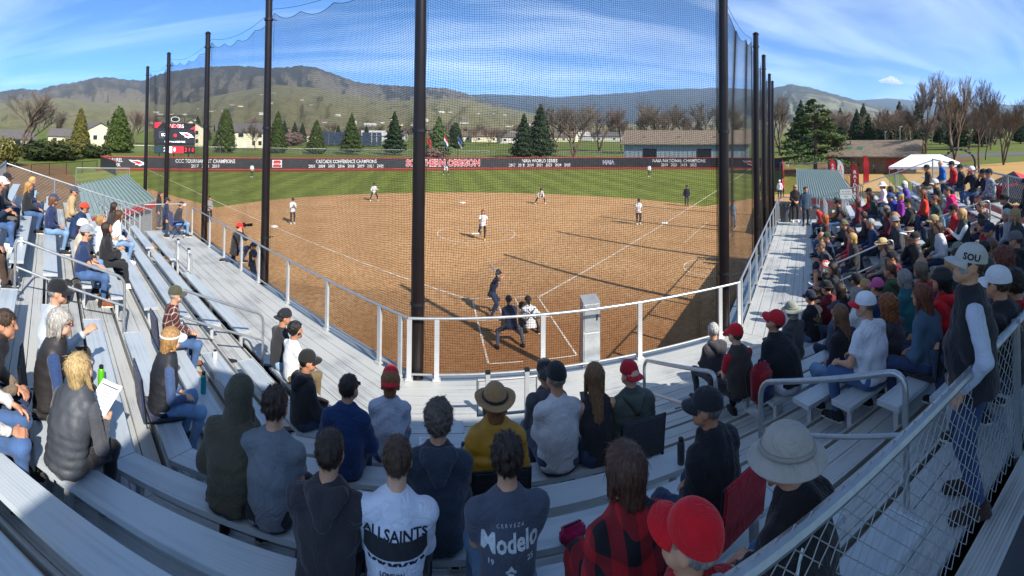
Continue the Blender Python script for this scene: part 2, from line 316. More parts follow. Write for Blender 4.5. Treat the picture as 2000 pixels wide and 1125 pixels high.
# ------------------------------------------------------------------ hills (true distance and size; outline read from the photograph)
def hill_mat(name, grass, scrub, forest, thr, scale=.0011, tree=.03, zf=.00030):
    """grass and scrub with darker forest: large patches broken up by tree-sized speckle"""
    m = bpy.data.materials.new(name); m.use_nodes = True; nt, N, L, P = nodes(m); P.inputs['Roughness'].default_value = 1; P.inputs['Specular IOR Level'].default_value = .02
    g = N.new('ShaderNodeNewGeometry'); pos = g.outputs['Position']
    def noise(sc, det, ro=.6):
        a = N.new('ShaderNodeTexNoise'); a.inputs['Scale'].default_value = sc; a.inputs['Detail'].default_value = det; a.inputs['Roughness'].default_value = ro; L.new(pos, a.inputs[0]); return a.outputs[0]
    def math_(op, x, y):
        n = N.new('ShaderNodeMath'); n.operation = op
        for i, v in enumerate((x, y)):
            if isinstance(v, (int, float)): n.inputs[i].default_value = v
            else: L.new(v, n.inputs[i])
        return n.outputs[0]
    big = noise(scale, 6); mid = noise(scale*6, 6, .65); fine = noise(tree, 3, .7); gul = noise(scale*2.6, 4)
    r = ramp(N, .38, lin(grass), .62, lin(scrub)); L.new(math_('ADD', math_('MULTIPLY', mid, .7), math_('MULTIPLY', fine, .3)), r.inputs[0])
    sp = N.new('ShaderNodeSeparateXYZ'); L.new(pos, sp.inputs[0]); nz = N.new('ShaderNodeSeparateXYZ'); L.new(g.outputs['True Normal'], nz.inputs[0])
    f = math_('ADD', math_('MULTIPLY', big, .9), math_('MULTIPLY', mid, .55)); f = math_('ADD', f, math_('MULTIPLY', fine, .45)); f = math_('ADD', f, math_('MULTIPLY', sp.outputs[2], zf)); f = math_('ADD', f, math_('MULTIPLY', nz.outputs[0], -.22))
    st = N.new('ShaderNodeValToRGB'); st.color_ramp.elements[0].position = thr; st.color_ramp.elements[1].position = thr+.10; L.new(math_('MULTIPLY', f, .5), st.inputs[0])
    mx = N.new('ShaderNodeMix'); mx.data_type = 'RGBA'; L.new(st.outputs[0], mx.inputs[0]); L.new(r.outputs[0], mx.inputs[6]); mx.inputs[7].default_value = (*lin(forest), 1); L.new(mx.outputs[2], P.inputs['Base Color'])
    bp = N.new('ShaderNodeBump'); bp.inputs['Strength'].default_value = .9; bp.inputs['Distance'].default_value = 30; L.new(mid, bp.inputs['Height']); b2 = N.new('ShaderNodeBump'); b2.inputs['Strength'].default_value = .8; b2.inputs['Distance'].default_value = 10; L.new(fine, b2.inputs['Height']); L.new(bp.outputs[0], b2.inputs['Normal']); L.new(b2.outputs[0], P.inputs['Normal'])
    return m
def hills(name, outline, D0, D1, mt, nx=220, ny=26, rough=.10, seed=1, spread=.35, x0=-150, x1=2150, teeth=0, pw=1.35):
    ox = [p[0] for p in outline]; oy = [p[1] for p in outline]
    xs = np.linspace(x0, x1, nx); ridge = np.interp(xs, ox, oy)
    dr = np.array([ray(x, y) for x, y in zip(xs, ridge)]); hh = np.hypot(dr[:, 0], dr[:, 1]); D = D1*(1+spread*.25*noise2(xs*.006, 0*xs, seed+5, 3)); top = np.maximum(CAM[2]+dr[:, 2]/hh*D, 2)
    V = []
    for j in range(ny):
        t = j/(ny-1)*1.35; tt = min(t, 1); dist = D0+(D-D0)*tt if t <= 1 else D*(1+(t-1)*1.2)
        px_, py_ = CAM[0]+dr[:, 0]/hh*dist, CAM[1]+dr[:, 1]/hh*dist
        prof = tt**pw if t <= 1 else max(0, 1-(t-1)/.35*1.1)
        k = 2600./D1
        # spurs and gullies running down the slope: ridged noise, stretched along the fall line
        rg = 1-np.abs(noise2(xs*.022*(1 if D1 > 5000 else .8)+.6*noise2(xs*.02, dist*.0006, seed+2, 3), dist*.00035*k*2, seed, 4)); n = noise2(px_*.0011*k, py_*.0011*k, seed+7, 5)
        z = top*prof+top*rough*4*tt*(1-tt)*((rg-.72)*2.2+n*.8)
        if t > 1: z = np.minimum(z, top*.995)
        if teeth and .90 < t < 1.01: z = z+teeth*RNG.random(nx)
        V.append(np.column_stack([px_, py_, z-3 if j else np.full(nx, -6.)]))
    V = np.concatenate(V)
    F = [(j*nx+i, j*nx+i+1, (j+1)*nx+i+1, (j+1)*nx+i) for j in range(ny-1) for i in range(nx-1)]
    o = mesh_np(name, V, F, mt, smooth=True); o['kind'] = 'structure'; return o
mh_far = hill_mat('far_forest_hills', '#5a6a5a', '#66705f', '#2c3a36', .30, .0005, .012)
mh_main = hill_mat('mountain_cover', '#686353', '#756c5c', '#3e3e37', .488, .0009, .02, .00042)
mh_foot = hill_mat('foothill_grass', '#6c6c4c', '#857e62', '#424431', .535, .0026, .05, .0001)
mh_right = hill_mat('right_mountain', '#7a7858', '#857f66', '#333a30', .44, .0010, .02, .00030)
hills('far_hills', [(-200, 190), (700, 190), (880, 186), (950, 183), (1020, 185), (1090, 189), (1130, 186), (1230, 180), (1300, 174), (1400, 170), (1450, 172), (1560, 178), (1660, 196), (1740, 191), (1800, 197), (1900, 200), (2050, 208), (2200, 210)], 5500, 13000, mh_far, seed=3, rough=.10, spread=.2, nx=320, ny=30, teeth=14)
hills('right_mountain', [(1250, 240), (1380, 215), (1440, 195), (1500, 174), (1545, 163), (1580, 170), (1620, 181), (1660, 192), (1700, 204), (1760, 222), (1850, 240), (2000, 250)], 2500, 8000, mh_right, seed=11, nx=200, ny=34, x0=1250, x1=2000, teeth=14, rough=.08)
hills('mountain', [(-200, 188), (0, 180), (40, 173), (75, 176), (100, 167), (150, 161), (180, 152), (215, 151), (240, 155), (280, 157), (300, 148), (330, 139), (400, 131), (460, 128), (530, 133), (590, 128), (615, 131), (640, 140), (690, 158), (720, 164), (760, 166), (830, 171), (870, 172), (920, 186), (1000, 212), (1080, 232), (1200, 250), (1300, 254)], 2200, 6500, mh_main, seed=5, nx=420, ny=60, x1=1300, rough=.13, teeth=16)
hills('foothills', [(-200, 205), (0, 200), (60, 192), (120, 190), (200, 200), (260, 196), (330, 205), (400, 190), (470, 176), (540, 164), (610, 170), (680, 184), (760, 196), (840, 192), (900, 190), (960, 206), (1040, 222), (1120, 236), (1200, 240), (1300, 245), (1400, 247), (1600, 250), (2200, 252)], 330, 3600, mh_foot, seed=8, nx=360, ny=64, rough=.10, pw=1.5)
# ------------------------------------------------------------------ outfield wall with banners
m_banner = mat('banner_vinyl', '#2c2e31', .55, var=.25, vs=1.5, bump=.5, bs=2.2)
m_redcap = mat('red_wall_cap', '#b23a30', .6)
m_white = mat('white_print', '#dfe1df', .6, var=.05)
m_redprint = mat('red_print', '#c4242b', .6, var=.05)
m_blueprint = mat('blue_print', '#2d4a92', .6)
m_black = mat('black_paint', '#15161a', .45, var=.2)
WH = 1.83
wall = empty('outfield_wall', (*wall_pt(math.pi/2), 0), 0, 'long dark banner-covered outfield wall with a red top edge behind the green outfield', 'wall')
WO = Vector((*wall_pt(math.pi/2), 0))
def wv(th, z, off=0):
    p = wall_pt(th); q = p/np.hypot(*p); return Vector((p[0]-q[0]*off, p[1]-q[1]*off, z))-WO
nW = 36
for i in range(nW):
    a, b = TH0+(TH1-TH0)*i/nW, TH0+(TH1-TH0)*(i+1)/nW-.0004
    m = MB(); k = 4
    for j in range(k):
        t0, t1 = a+(b-a)*j/k, a+(b-a)*(j+1)/k
        P = [wv(t, z, o_) for t in (t0, t1) for z, o_ in ((.04, 0), (.04, -.09), (WH-.1, -.09), (WH-.1, 0))]
        m.add(P, [(0, 4, 7, 3), (1, 2, 6, 5), (3, 7, 6, 2), (0, 1, 5, 4)]+([(0, 3, 2, 1)] if j == 0 else [])+([(4, 5, 6, 7)] if j == k-1 else []))
    m.build('banner_panel', m_banner, wall)
    m = MB(); m.bar(wv(a, WH-.04, -.045), wv(b+.0004, WH-.04, -.045), .16, .11); m.build('wall_cap', m_redcap, wall)
    m = MB(); m.bar(wv(a, .06, .03), wv(b+.0004, .06, .03), .05, .10); m.build('wall_kick_board', m_redcap, wall)
def wall_text(px, body, size, z, m, sx=.8, off=0., lift=.02, nm='lettering'):
    th = wall_th(px); R = np.hypot(*wall_pt(th)); V, F = text_geo(body, size, sx, off)
    P = [wv(th-x/R, z+y, lift)[:] for x, y, _ in V]; return mesh_np(nm, P, F, m, wall)
wall_text(226, 'LAUREL', .78, 1.26, m_white, .72); wall_text(226, 'PARK', .78, .56, m_white, .72)
wall_text(401, 'CCC TOURNAMENT CHAMPIONS', .80, 1.24, m_white, .74, .008); wall_text(401, '2017   2018   2019', .70, .50, m_white, .8, .006)
wall_text(676, 'CASCADE CONFERENCE CHAMPIONS', .80, 1.24, m_white, .72, .008); wall_text(676, '2003   2004   2005   2016   2018   2019   2021   2025', .70, .50, m_white, .80, .006)
wall_text(865, 'SOUTHERN OREGON', 1.56, .90, m_white, .82, .085, .02); wall_text(865, 'SOUTHERN OREGON', 1.56, .90, m_redprint, .82, .03, .035)
wall_text(1054, 'NAIA WORLD SERIES', .80, 1.24, m_white, .82, .008); wall_text(1054, '2017   2018   2019   2021   2023   2024   2025', .70, .50, m_white, .8, .006)
wall_text(1188, 'NAIA', .95, .95, m_white, .9, .05, .02); wall_text(1188, 'NAIA', .95, .95, m_blueprint, .9, .0, .035)
wall_text(1326, 'NAIA NATIONAL CHAMPIONS', .80, 1.24, m_white, .85, .008); wall_text(1326, '2019   2021   2023   2025', .70, .50, m_white, .85, .006)
def wall_poly(px, pts, m, lift, nm):
    th = wall_th(px); R = np.hypot(*wall_pt(th)); me = MB(); me.add([wv(th-x/R, z, lift) for x, z in pts], [tuple(range(len(pts)))]); me.build(nm, m, wall)
wall_poly(541, [(-.75, .35), (.75, .35), (.75, 1.5), (-.75, 1.5)], m_white, .02, 'badge'); wall_poly(541, [(-.62, .42), (.62, .42), (.62, .75), (-.62, .75)], m_redprint, .03, 'badge'); wall_poly(541, [(-.62, 1.05), (.62, 1.05), (.5, 1.42), (-.5, 1.42)], m_redprint, .03, 'badge'); wall_text(541, 'NAIA', .42, .9, m_redprint, 1., .01, .03)
HAWK = [(-1.3, 1.35), (-.5, 1.28), (.1, 1.32), (.9, 1.0), (1.35, .55), (.8, .62), (.3, .42), (.1, .62), (-.35, .60), (-.2, .80), (-.9, 1.05)]
for px_ in (268, 1464):
    wall_poly(px_, HAWK, m_white, .02, 'hawk_emblem'); wall_poly(px_, [(x*.62-.05, (z-.9)*.55+.95) for x, z in HAWK], m_redprint, .03, 'hawk_emblem')
# return wall at the left corner of the outfield
A = wall_pt(TH0); Bq = on_z(226, 343, 0)[:2]
m = MB(); m.bar((A[0], A[1], .9), (Bq[0], Bq[1], .9), .1, 1.75); o = m.build('corner_wall', m_banner); tag(o, 'short dark wall turning towards the stands at the left end of the outfield wall', 'wall')
m = MB(); m.bar((A[0], A[1], 1.82), (Bq[0], Bq[1], 1.82), .14, .1); m.build('wall_cap', m_redcap, o)
# ------------------------------------------------------------------ chain-link fencing
m_galv = mat('galvanised_steel', '#a9adb0', .42, .75, var=.10, vs=20)
m_wire = mat('fence_wire', '#b2b5b7', .5, .35, var=.1)
m_wireb = mat('black_fence_wire', '#1c1d1f', .6)
def chain_geo(length, height, cell, r):
    """diamond mesh of bent wires in local x (length), z (height)"""
    n = int(length/cell); k = max(2, int(round(height/(cell/2)))); dz = height/k
    pts = []
    for i in range(n+1):
        x0 = i*cell
        for j in range(k):
            s = (j % 2)*2-1
            pts.append(((x0+s*cell/4*1.04, r*.9*s, j*dz), (x0-s*cell/4*1.04, -r*.9*s, (j+1)*dz)))
            
    # two families of zigzags, offset by half a cell so that neighbours interlock
    A = np.array([p[0] for p in pts]); B = np.array([p[1] for p in pts])
    A2 = np.concatenate([A, A+[cell/2, 0, 0]]); B2 = np.concatenate([B, B+[cell/2, 0, 0]])
    sel = np.concatenate([np.ones(len(A), bool), np.ones(len(A), bool)])
    A2[len(A):, 0] = A[:, 0]*1; B2[len(A):, 0] = B[:, 0]*1
    flipA = A2[len(A):, 0].copy(); base = np.repeat(np.arange(n+1)*cell, k)
    A2[len(A):, 0] = 2*base-flipA+cell/2; B2[len(A):, 0] = 2*base-B[:, 0]+cell/2
    A2[:, 2] *= 1; ok = (A2[:, 0] < length+.001) & (B2[:, 0] < length+.001) & (A2[:, 0] > -.03) & (B2[:, 0] > -.03)
    A2, B2 = A2[ok], B2[ok]
    return prisms(A2, B2, r)
def prisms(A, B, r, n=3):
    d = B-A; d = d/np.linalg.norm(d, axis=1, keepdims=True)
    ref = np.where(np.abs(d[:, 1:2]) < .9, np.array([[0, 1., 0]]), np.array([[1., 0, 0]]))
    u = np.cross(d, ref); u /= np.linalg.norm(u, axis=1, keepdims=True); v = np.cross(d, u)
    m = len(A); V = np.zeros((m, 2*n, 3)); 
    for j in range(n):
        t = 2*math.pi*j/n; o = (u*math.cos(t)+v*math.sin(t))*(r if np.isscalar(r) else r[:, None]); V[:, j] = A+o; V[:, n+j] = B+o
    F = np.array([[j, (j+1) % n, n+(j+1) % n, n+j] for j in range(n)])
    F = (np.arange(m)[:, None, None]*2*n+F[None]).reshape(-1, 4)
    return V.reshape(-1, 3), F
def fence(name, path, h, label, cell=.055, wr=.0022, post_r=.03, post_step=2.4, wire=None, steel=None, group=None, toprail=True, cat='fence'):
    """path: list of base points (x,y,z); height h; posts, rail and mesh follow it"""
    wire = wire or m_wire; steel = steel or m_galv
    root = empty(name, path[0], 0, label, cat, group); O = Vector(path[0])
    for a, b in zip(path[:-1], path[1:]):
        a = Vector(a)-O; b = Vector(b)-O; d = b-a; Lh = math.hypot(d.x, d.y); n = max(1, round(Lh/post_step))
        V, F = chain_geo(Lh, h+(.05 if post_r > .036 else 0), cell, wr)
        t = V[:, 0:1]/Lh; ex = np.array([d.x/Lh, d.y/Lh, 0]); ey = np.array([-d.y/Lh, d.x/Lh, 0])
        W = np.array(a[:])+V[:, 0:1]*ex+V[:, 1:2]*ey; W[:, 2] += V[:, 2]+(t[:, 0]*d.z)
        mesh_np('chain_link', W, F, wire, root)
        for i in range(n+1):
            p = a+d*i/n; q = MB(); q.tube([p-Vector((0, 0, .25)), p+Vector((0, 0, h+.03))], post_r, 8); q.build('post', steel, root, True)
        if toprail: q = MB(); q.tube([a+Vector((0, 0, h)), b+Vector((0, 0, h))], post_r*.85, 8); q.build('top_rail', steel, root, True)
    return root
def gpath(pts, D=None):
    return [tuple(on_z(x, y, 0)[:2])+(0,) for x, y in pts]
fence('park_fence', [(*at_dist(x, 300, 118)[:2], 0) for x in (200, 330, 480, 640, 800, 960, 1120, 1222)], 1.5, 'low grey chain-link fence on the lawn behind the outfield wall', .3, .006, .035, 6)
fence('field_edge_fence', [(*at_dist(x, 300, d)[:2], 0) for x, d in ((62, 58), (190, 66))], 1.5, 'dark metal fence beyond the bare earth at the far left', .25, .006, .04, 3, m_wireb, m_black)
# ------------------------------------------------------------------ scoreboard
m_screen = emis('screen_dark', '#16171c', .15); m_led_r = emis('screen_red', '#d02030', .8); m_led_w = emis('screen_white', '#e8ecf0', .9); m_led_g = emis('screen_green_dark', '#1b3036', .6)
P = at_dist(341, 300, 82); ang = math.atan2(P[1]-CAM[1], P[0]-CAM[0])-math.pi/2
sb = empty('scoreboard', (P[0], P[1], 0), ang+.08, 'black electronic scoreboard with red panels standing behind the left part of the outfield wall', 'scoreboard')
def zpx(y, D): d = ray(341, y); return CAM[2]+D*d[2]/math.hypot(d[0], d[1])
zt, zb, zl, ze = zpx(240, 82), zpx(284, 82), zpx(300, 82), zpx(225, 82)
Wd = 3.45
for x in (-2.6, -.1, 2.4): m = MB(); m.box((x, .3, zl/2), (.22, .22, zl)); m.build('leg', m_black, sb)
m = MB(); m.box((0, .2, (zt+zb)/2), (2*Wd, .3, zt-zb)); c = m.build('cabinet', m_screen, sb)
m = MB(); m.box((0, .2, (zb+zl)/2-.04), (2*Wd, .28, zb-zl-.1)); c2 = m.build('score_panel', m_screen, sb)
def sbp(nm, x0, x1, z0, z1, mt, par=sb, y=.03): m = MB(); m.box(((x0+x1)/2, y, (z0+z1)/2), (x1-x0, .02, z1-z0)); return m.build(nm, mt, par)
def sbt(t, x, z, s, mt, sx=.8, y=.012): return text_obj(t, Matrix.Translation((x, y, z)) @ Matrix.Rotation(R_(90), 4, 'X'), s, mt, sb, sx, .01)
m = MB(); m.add([(-Wd, .03, zt), (-Wd+1.2, .03, zt), (-Wd+.4, .03, zt-.9), (-Wd, .03, zt-.9)], [(0, 1, 2, 3)]); m.build('red_corner', m_led_r, sb)
m = MB(); m.add([(Wd, .03, zt-.5), (Wd-1.1, .03, zt-1.1), (Wd-.6, .03, zt-1.6), (Wd, .03, zt-1.6)], [(3, 2, 1, 0)]); m.build('red_corner', m_led_r, sb)
sbt('RAIDERS', 0, zt-.55, .85, m_led_w, .9, .014); sbt('RAIDERS', 0, zt-.55, .8, m_led_r, .9, .006)
sbp('inner_screen', -Wd+.1, Wd-.1, zb+.35, zt-1.0, emis('screen_grey', '#22242b', .25), y=.026)
sbp('logo_plate', -2.6, -.9, zb+1.2, zb+2.3, emis('screen_steel', '#59606b', .4), y=.02); sbp('logo_plate', -2.5, -1.0, zb+1.3, zb+2.2, m_screen, y=.012); sbt('EOU', -1.75, zb+1.75, .7, m_led_w, .8, .0)
m = MB(); m.lathe([(.27, 0), (.27, .01)], 16); o = m.build('vs_dot', m_led_r, sb); o.location = (.05, .01, zb+1.7); o.rotation_euler[0] = R_(90)
m = MB(); m.add([(x*.95+1.95, .012, (z-.9)*1.1+zb+1.75) for x, z in HAWK], [tuple(range(len(HAWK)))]); m.build('hawk_emblem', m_led_w, sb)
m = MB(); m.add([(x*.5+1.9, .004, (z-.9)*.6+zb+1.78) for x, z in HAWK], [tuple(range(len(HAWK)))]); m.build('hawk_emblem', m_led_r, sb)
sbt('EASTERN  at  LAUREL PARK', 0, zb+.62, .36, m_led_w, .8)
zc = (zb+zl)/2-.04
for x0, x1, mt in ((-3.4, -2.2, m_led_g), (-2.15, -1.05, m_led_g), (-1.0, -.45, m_led_w), (-.4, .45, m_led_r), (.5, 1.5, m_led_r), (1.55, 3.4, m_screen)): sbp('digit_panel', x0, x1, zc-.55, zc+.55, mt, y=.045)
for t, x, mt in (('2', -1.7, m_led_w), ('3', -.72, m_led_g), ('0', 0, m_led_w), ('2 1 0', 2.5, m_led_r)): sbt(t, x, zc, .95, mt, .8, .03)
m = MB(); 
for x in (-3.2, -1.6, 0, 1.6, 3.2): m.bar((x, .2, zt), (x, .2, zt+1.05), .1, .1)
for x in (-3.2, -1.6, 1.6): m.bar((x, .2, zt), (x+(1.6 if x < 0 else -1.6), .2, zt+1.05), .07, .07)
m.bar((-3.4, .2, zt+1.05), (3.6, .2, zt+1.05), .12, .12); m.bar((-3.2, .2, ze), (3.6, .2, ze), .1, .1); m.build('truss', m_black, sb)
m = MB(); m.lathe([(.62, -.06), (.62, .06)], 18); o = m.build('round_emblem', m_white, sb); o.location = (0, .05, zt+.6); o.rotation_euler[0] = R_(90); o.scale = (1.25, .75, 1)
m = MB(); m.lathe([(.5, -.08), (.5, .08)], 18); o = m.build('round_emblem', m_black, sb); o.location = (0, .05, zt+.6); o.rotation_euler[0] = R_(90); o.scale = (1.25, .75, 1)
# ------------------------------------------------------------------ buildings
m_shing = mat('roof_shingles', '#77695a', .95, var=.25, vs=2.5, bump=.5, bs=8)
m_metal = mat('blue_grey_metal_siding', '#8e9aa0', .55, .1, var=.12, vs=1.2)
m_cream = mat('cream_siding', '#d8cfae', .8, var=.08, vs=2); m_glassd = mat('window_glass', '#2a3238', .12, 0, var=.2, spec=.8)
m_trim = mat('white_trim', '#e2e1da', .6, var=.05); m_roofg = mat('grey_roof', '#5f5a58', .9, var=.15, vs=1.5)
m_brick = mat('brown_wood_wall', '#7b5f49', .85, var=.25, vs=3, bump=.4, bs=10); m_reddoor = mat('red_door', '#9c2a26', .55)
def gable_house(px, py, D, wd, dp, hw, hr, rz, wallm, roofm, label, cat='house', wins=(), doors=(), name='house', group=None, over=.5, ridge='x'):
    P = at_dist(px, py, D); ang = math.atan2(P[1]-CAM[1], P[0]-CAM[0])-math.pi/2+rz
    z0 = 0 if D < 330 else ground_z(P[0], P[1])-.5
    r = empty(name, (P[0], P[1], z0), ang, label, cat, group)
    m = MB(); a, b = wd/2, dp/2
    if ridge == 'x':
        m.add([(-a, 0, 0), (a, 0, 0), (a, dp, 0), (-a, dp, 0), (-a, 0, hw), (a, 0, hw), (a, dp, hw), (-a, dp, hw), (-a, b, hw+hr), (a, b, hw+hr)], [(0, 1, 5, 4), (2, 3, 7, 6), (1, 2, 6, 9, 5), (3, 0, 4, 8, 7)]); m.build('wall', wallm, r)
        for s, y0, y1 in ((0, -over, b), (1, dp+over, b)):
            k = hr/b*over; m = MB(); m.add([(-a-over, y0, hw-k+.05), (a+over, y0, hw-k+.05), (a+over, y1, hw+hr+.05), (-a-over, y1, hw+hr+.05), (-a-over, y0, hw-k+.25), (a+over, y0, hw-k+.25), (a+over, y1, hw+hr+.28), (-a-over, y1, hw+hr+.28)], [(0, 1, 2, 3), (4, 5, 6, 7), (0, 1, 5, 4), (1, 2, 6, 5), (2, 3, 7, 6), (3, 0, 4, 7)]); m.build('roof', roofm, r)
    else:
        m.add([(-a, 0, 0), (a, 0, 0), (a, dp, 0), (-a, dp, 0), (-a, 0, hw), (a, 0, hw), (a, dp, hw), (-a, dp, hw), (0, 0, hw+hr), (0, dp, hw+hr)], [(0, 1, 5, 8, 4), (2, 3, 7, 9, 6), (1, 2, 6, 5), (3, 0, 4, 7)]); m.build('wall', wallm, r)
        for x0 in (-a-over, a+over):
            k = hr/a*over; m = MB(); m.add([(x0, -over, hw-k+.05), (x0, dp+over, hw-k+.05), (0, dp+over, hw+hr+.05), (0, -over, hw+hr+.05), (x0, -over, hw-k+.25), (x0, dp+over, hw-k+.25), (0, dp+over, hw+hr+.28), (0, -over, hw+hr+.28)], [(0, 1, 2, 3), (4, 5, 6, 7), (0, 1, 5, 4), (1, 2, 6, 5), (2, 3, 7, 6), (3, 0, 4, 7)]); m.build('roof', roofm, r)
    for x, z, w_, h_ in wins:
        m = MB(); m.box((x, -.04, z), (w_+.16, .1, h_+.16)); f = m.build('window', m_trim, r); m = MB(); m.box((x, -.09, z), (w_, .04, h_)); m.build('pane', m_glassd, f)
    for x, w_, h_, dm in doors:
        m = MB(); m.box((x, -.05, h_/2), (w_, .12, h_)); m.build('door', dm, r)
    return r
def ground_z(x, y):
    return _fh(x, y)
from mathutils.bvhtree import BVHTree
_fo = bpy.data.objects['foothills']; _me = _fo.data
_bv = BVHTree.FromPolygons([v.co for v in _me.vertices], [p.vertices for p in _me.polygons])
def _fh(x, y):
    h = _bv.ray_cast(Vector((x, y, 5000)), Vector((0, 0, -1)))
    return h[0].z if h[0] is not None else 0
# metal shed behind the right part of the wall
sh = gable_house(1340, 300, 97, 25.2, 9, 4.0, 2.35, -.06, m_metal, m_shing, 'long blue-grey metal shed with brown shingled roof and two dark openings behind the wall', 'shed', doors=((-7.3, 2.7, 2.9, m_black), (3.6, 2.8, 2.9, m_black)), name='shed', over=.7)
for i in range(28):
    x = -12.2+i*.9
    m = MB(); m.box((x, -.03, 2.0), (.06, .06, 3.9)); m.build('siding_rib', m_metal, sh)
for x in (-8.6, -1.5, 5.8): m = MB(); m.box((x, 1.9, 5.15), (.6, .6, .45)); m.build('roof_vent', m_shing, sh)
# brown restroom building on the right
rb = gable_house(1706, 300, 72, 12.4, 8, 2.75, 1.85, -.15, m_brick, m_shing, 'low brown building with shingled roof, green skylights and red double doors', 'building', doors=((2.7, 1.5, 2.1, m_reddoor), (4.3, 1.5, 2.1, m_reddoor)), name='restroom_building', over=.9)
m_green = mat('green_skylight', '#3f6a55', .3)
for x in (-4.0, -2.3): m = MB(); m.box((x, 1.6, 3.72), (.9, .9, .12), M=Matrix.Rotation(R_(25), 3, 'X')); m.build('skylight', m_green, rb)
m = MB(); m.box((-4, -.06, 1.3), (3.2, .1, 2.4)); m.build('stone_panel', mat('stone_veneer', '#8d7a68', .9, var=.3, vs=4, bump=.6, bs=9), rb)
# houses
W2 = [(x, z, 1.0, 1.3) for x in (-6, -4, 4, 6) for z in (1.5, 3.9)]
gable_house(470, 295, 150, 15, 11, 5.0, 2.4, .1, m_cream, m_roofg, 'two-storey cream apartment house with grey roof left of the thick net pole', 'house', W2+[(0, 3.9, 1.6, 1.2)], ((-1.5, 1.1, 2.1, m_trim), (1.2, 1.1, 2.1, m_trim)))
gable_house(372, 295, 160, 9, 12, 5.8, 2.6, 0, m_cream, m_roofg, 'cream house end with grey roof partly hidden by the scoreboard', 'house', [(-2, 1.5, 1, 1.3), (2, 1.5, 1, 1.3), (-2, 4.3, 1, 1.3), (2, 4.3, 1, 1.3)], ridge='y')
gable_house(195, 290, 140, 9, 10, 4.6, 2.2, .3, m_cream, m_roofg, 'small cream house between the two left conifers', 'house', [(-1.5, 2.6, 1.2, 1.3), (1.6, 2.6, 1.2, 1.3)], ridge='y')
gable_house(35, 290, 115, 8, 9, 2.6, 1.8, .2, m_cream, m_roofg, 'cream bungalow with grey roof behind the bare tree at the far left', 'house', [(-3, 1.6, 1.2, 1.2), (0, 1.6, 1.2, 1.2), (3, 1.6, 1.2, 1.2)])
gable_house(120, 290, 140, 8, 9, 2.8, 1.8, -.2, m_cream, m_roofg, 'cream bungalow behind the dark bushes on the left', 'house', [(-2, 1.6, 1.2, 1.2), (2, 1.6, 1.2, 1.2)])
k = 0
m_wroof = mat('pale_roof', '#b0aea8', .7); m_offw = mat('off_white_siding', '#c4c0b4', .8); m_broof = mat('brown_roof', '#6f5c50', .9)
for px_, py_, D, wd in [(950, 280, 260, 16), (985, 276, 300, 11), (1000, 279, 240, 14), (1080, 277, 280, 26), (1150, 274, 310, 22), (1185, 277, 290, 18), (905, 279, 270, 10), (730, 282, 240, 12), (770, 279, 260, 11), (590, 280, 230, 14)]:
    k += 1
    gable_house(px_, py_, D, wd, 9, 3.2, 2.2, random.uniform(-.3, .3), [m_offw, m_cream, m_wroof][k % 3], [m_roofg, m_broof, m_wroof][k % 3], ['white', 'cream', 'pale grey'][k % 3]+' house with '+['grey', 'brown', 'pale'][k % 3]+' roof far '+['beyond the left lawn conifers', 'behind the left flagpoles', 'behind the flags, centre left', 'beside the far white gable', 'with a white gable, centre', 'left of the lone shed trees', 'behind the dark conifer pair', 'right of the dark conifer pair', 'left of the metal shed', 'close to the metal shed'][k-1], 'house', [(-wd/4, 1.7, 1.2, 1.1), (wd/4, 1.7, 1.2, 1.1)], name='distant_house', group='houses beyond the park')
HPX = sorted(random.uniform(250, 1150) for _ in range(46))
for i in range(46):
    px_ = HPX[i]; D = random.uniform(700, 2300); P = at_dist(px_, 260, D)
    k = i % 3; wd = random.uniform(10, 20)
    h = gable_house(px_, 260, D, wd, 9, 3.4, 2.4, random.uniform(-.6, .6), [m_offw, m_cream, m_wroof][k], [m_roofg, m_broof, m_wroof][(i//3) % 3], 'tiny pale house on the green hillside, '+nth(i)+' from the left', 'house', name='hillside_house', group='houses on the hillside')
# solar arrays on the lawn far away
m_solar = mat('solar_glass', '#3c4656', .25, .3, var=.2)
for px_, wd, lab in ((665, 13, 'left'), (716, 11, 'right')):
    P = at_dist(px_, 287, 175); ang = math.atan2(P[1]-CAM[1], P[0]-CAM[0])-math.pi/2
    r = empty('solar_array', (P[0], P[1], 0), ang, f'{lab} one of two big tilted panel arrays beyond the lawn conifers', 'solar array', 'solar arrays')
    for i in range(6):
        for j in range(4):
            m = MB(); m.box((-wd/2+(i+.5)*wd/6, j*1.15, 1.0+j*1.2), (wd/6-.18, 1.55, .06), M=Matrix.Rotation(R_(46), 3, 'X')); m.build('panel', m_solar, r)
    for i in range(3):
        m = MB(); m.box((-wd/2+i*wd/2, 2, 1.4), (.15, .15, 2.8)); m.build('post', m_galv, r)
# flagpoles on the lawn
FL = [(834, ('#b83038', '#7a2028', '#b83038')), (867, ('#c03a3a', '#e0dcd8', '#28407c')), (894, ('#2a5aa0', '#2c2e33', '#8a8d92'))]
for (px_, cols), lab in zip(FL, ('red flag on a pole just right of the thick black net pole', 'striped red white and blue flag on a pole in front of a lawn conifer', 'dark flag on the rightmost of the three flagpoles')):
    P = at_dist(px_, 300, 96); r = empty('flagpole', (P[0], P[1], 0), 0, lab, 'flag', 'flagpoles on the lawn')
    m = MB(); m.tube([(0, 0, 0), (0, 0, 5.6)], [.05, .03], 8); m.build('pole', m_black, r)
    for j in range(3):
        V = []; n = 8
        for i in range(n+1):
            for s in (0, 1):
                V.append((i*.10+.05, .10*math.sin(i*.9), 5.4-(j+s)*.5-i*.17))
        F = [(2*i, 2*i+2, 2*i+3, 2*i+1) for i in range(n)]
        mesh_np('flag_cloth', V, F, mat('flag_'+cols[j][1:], cols[j], .8), r)
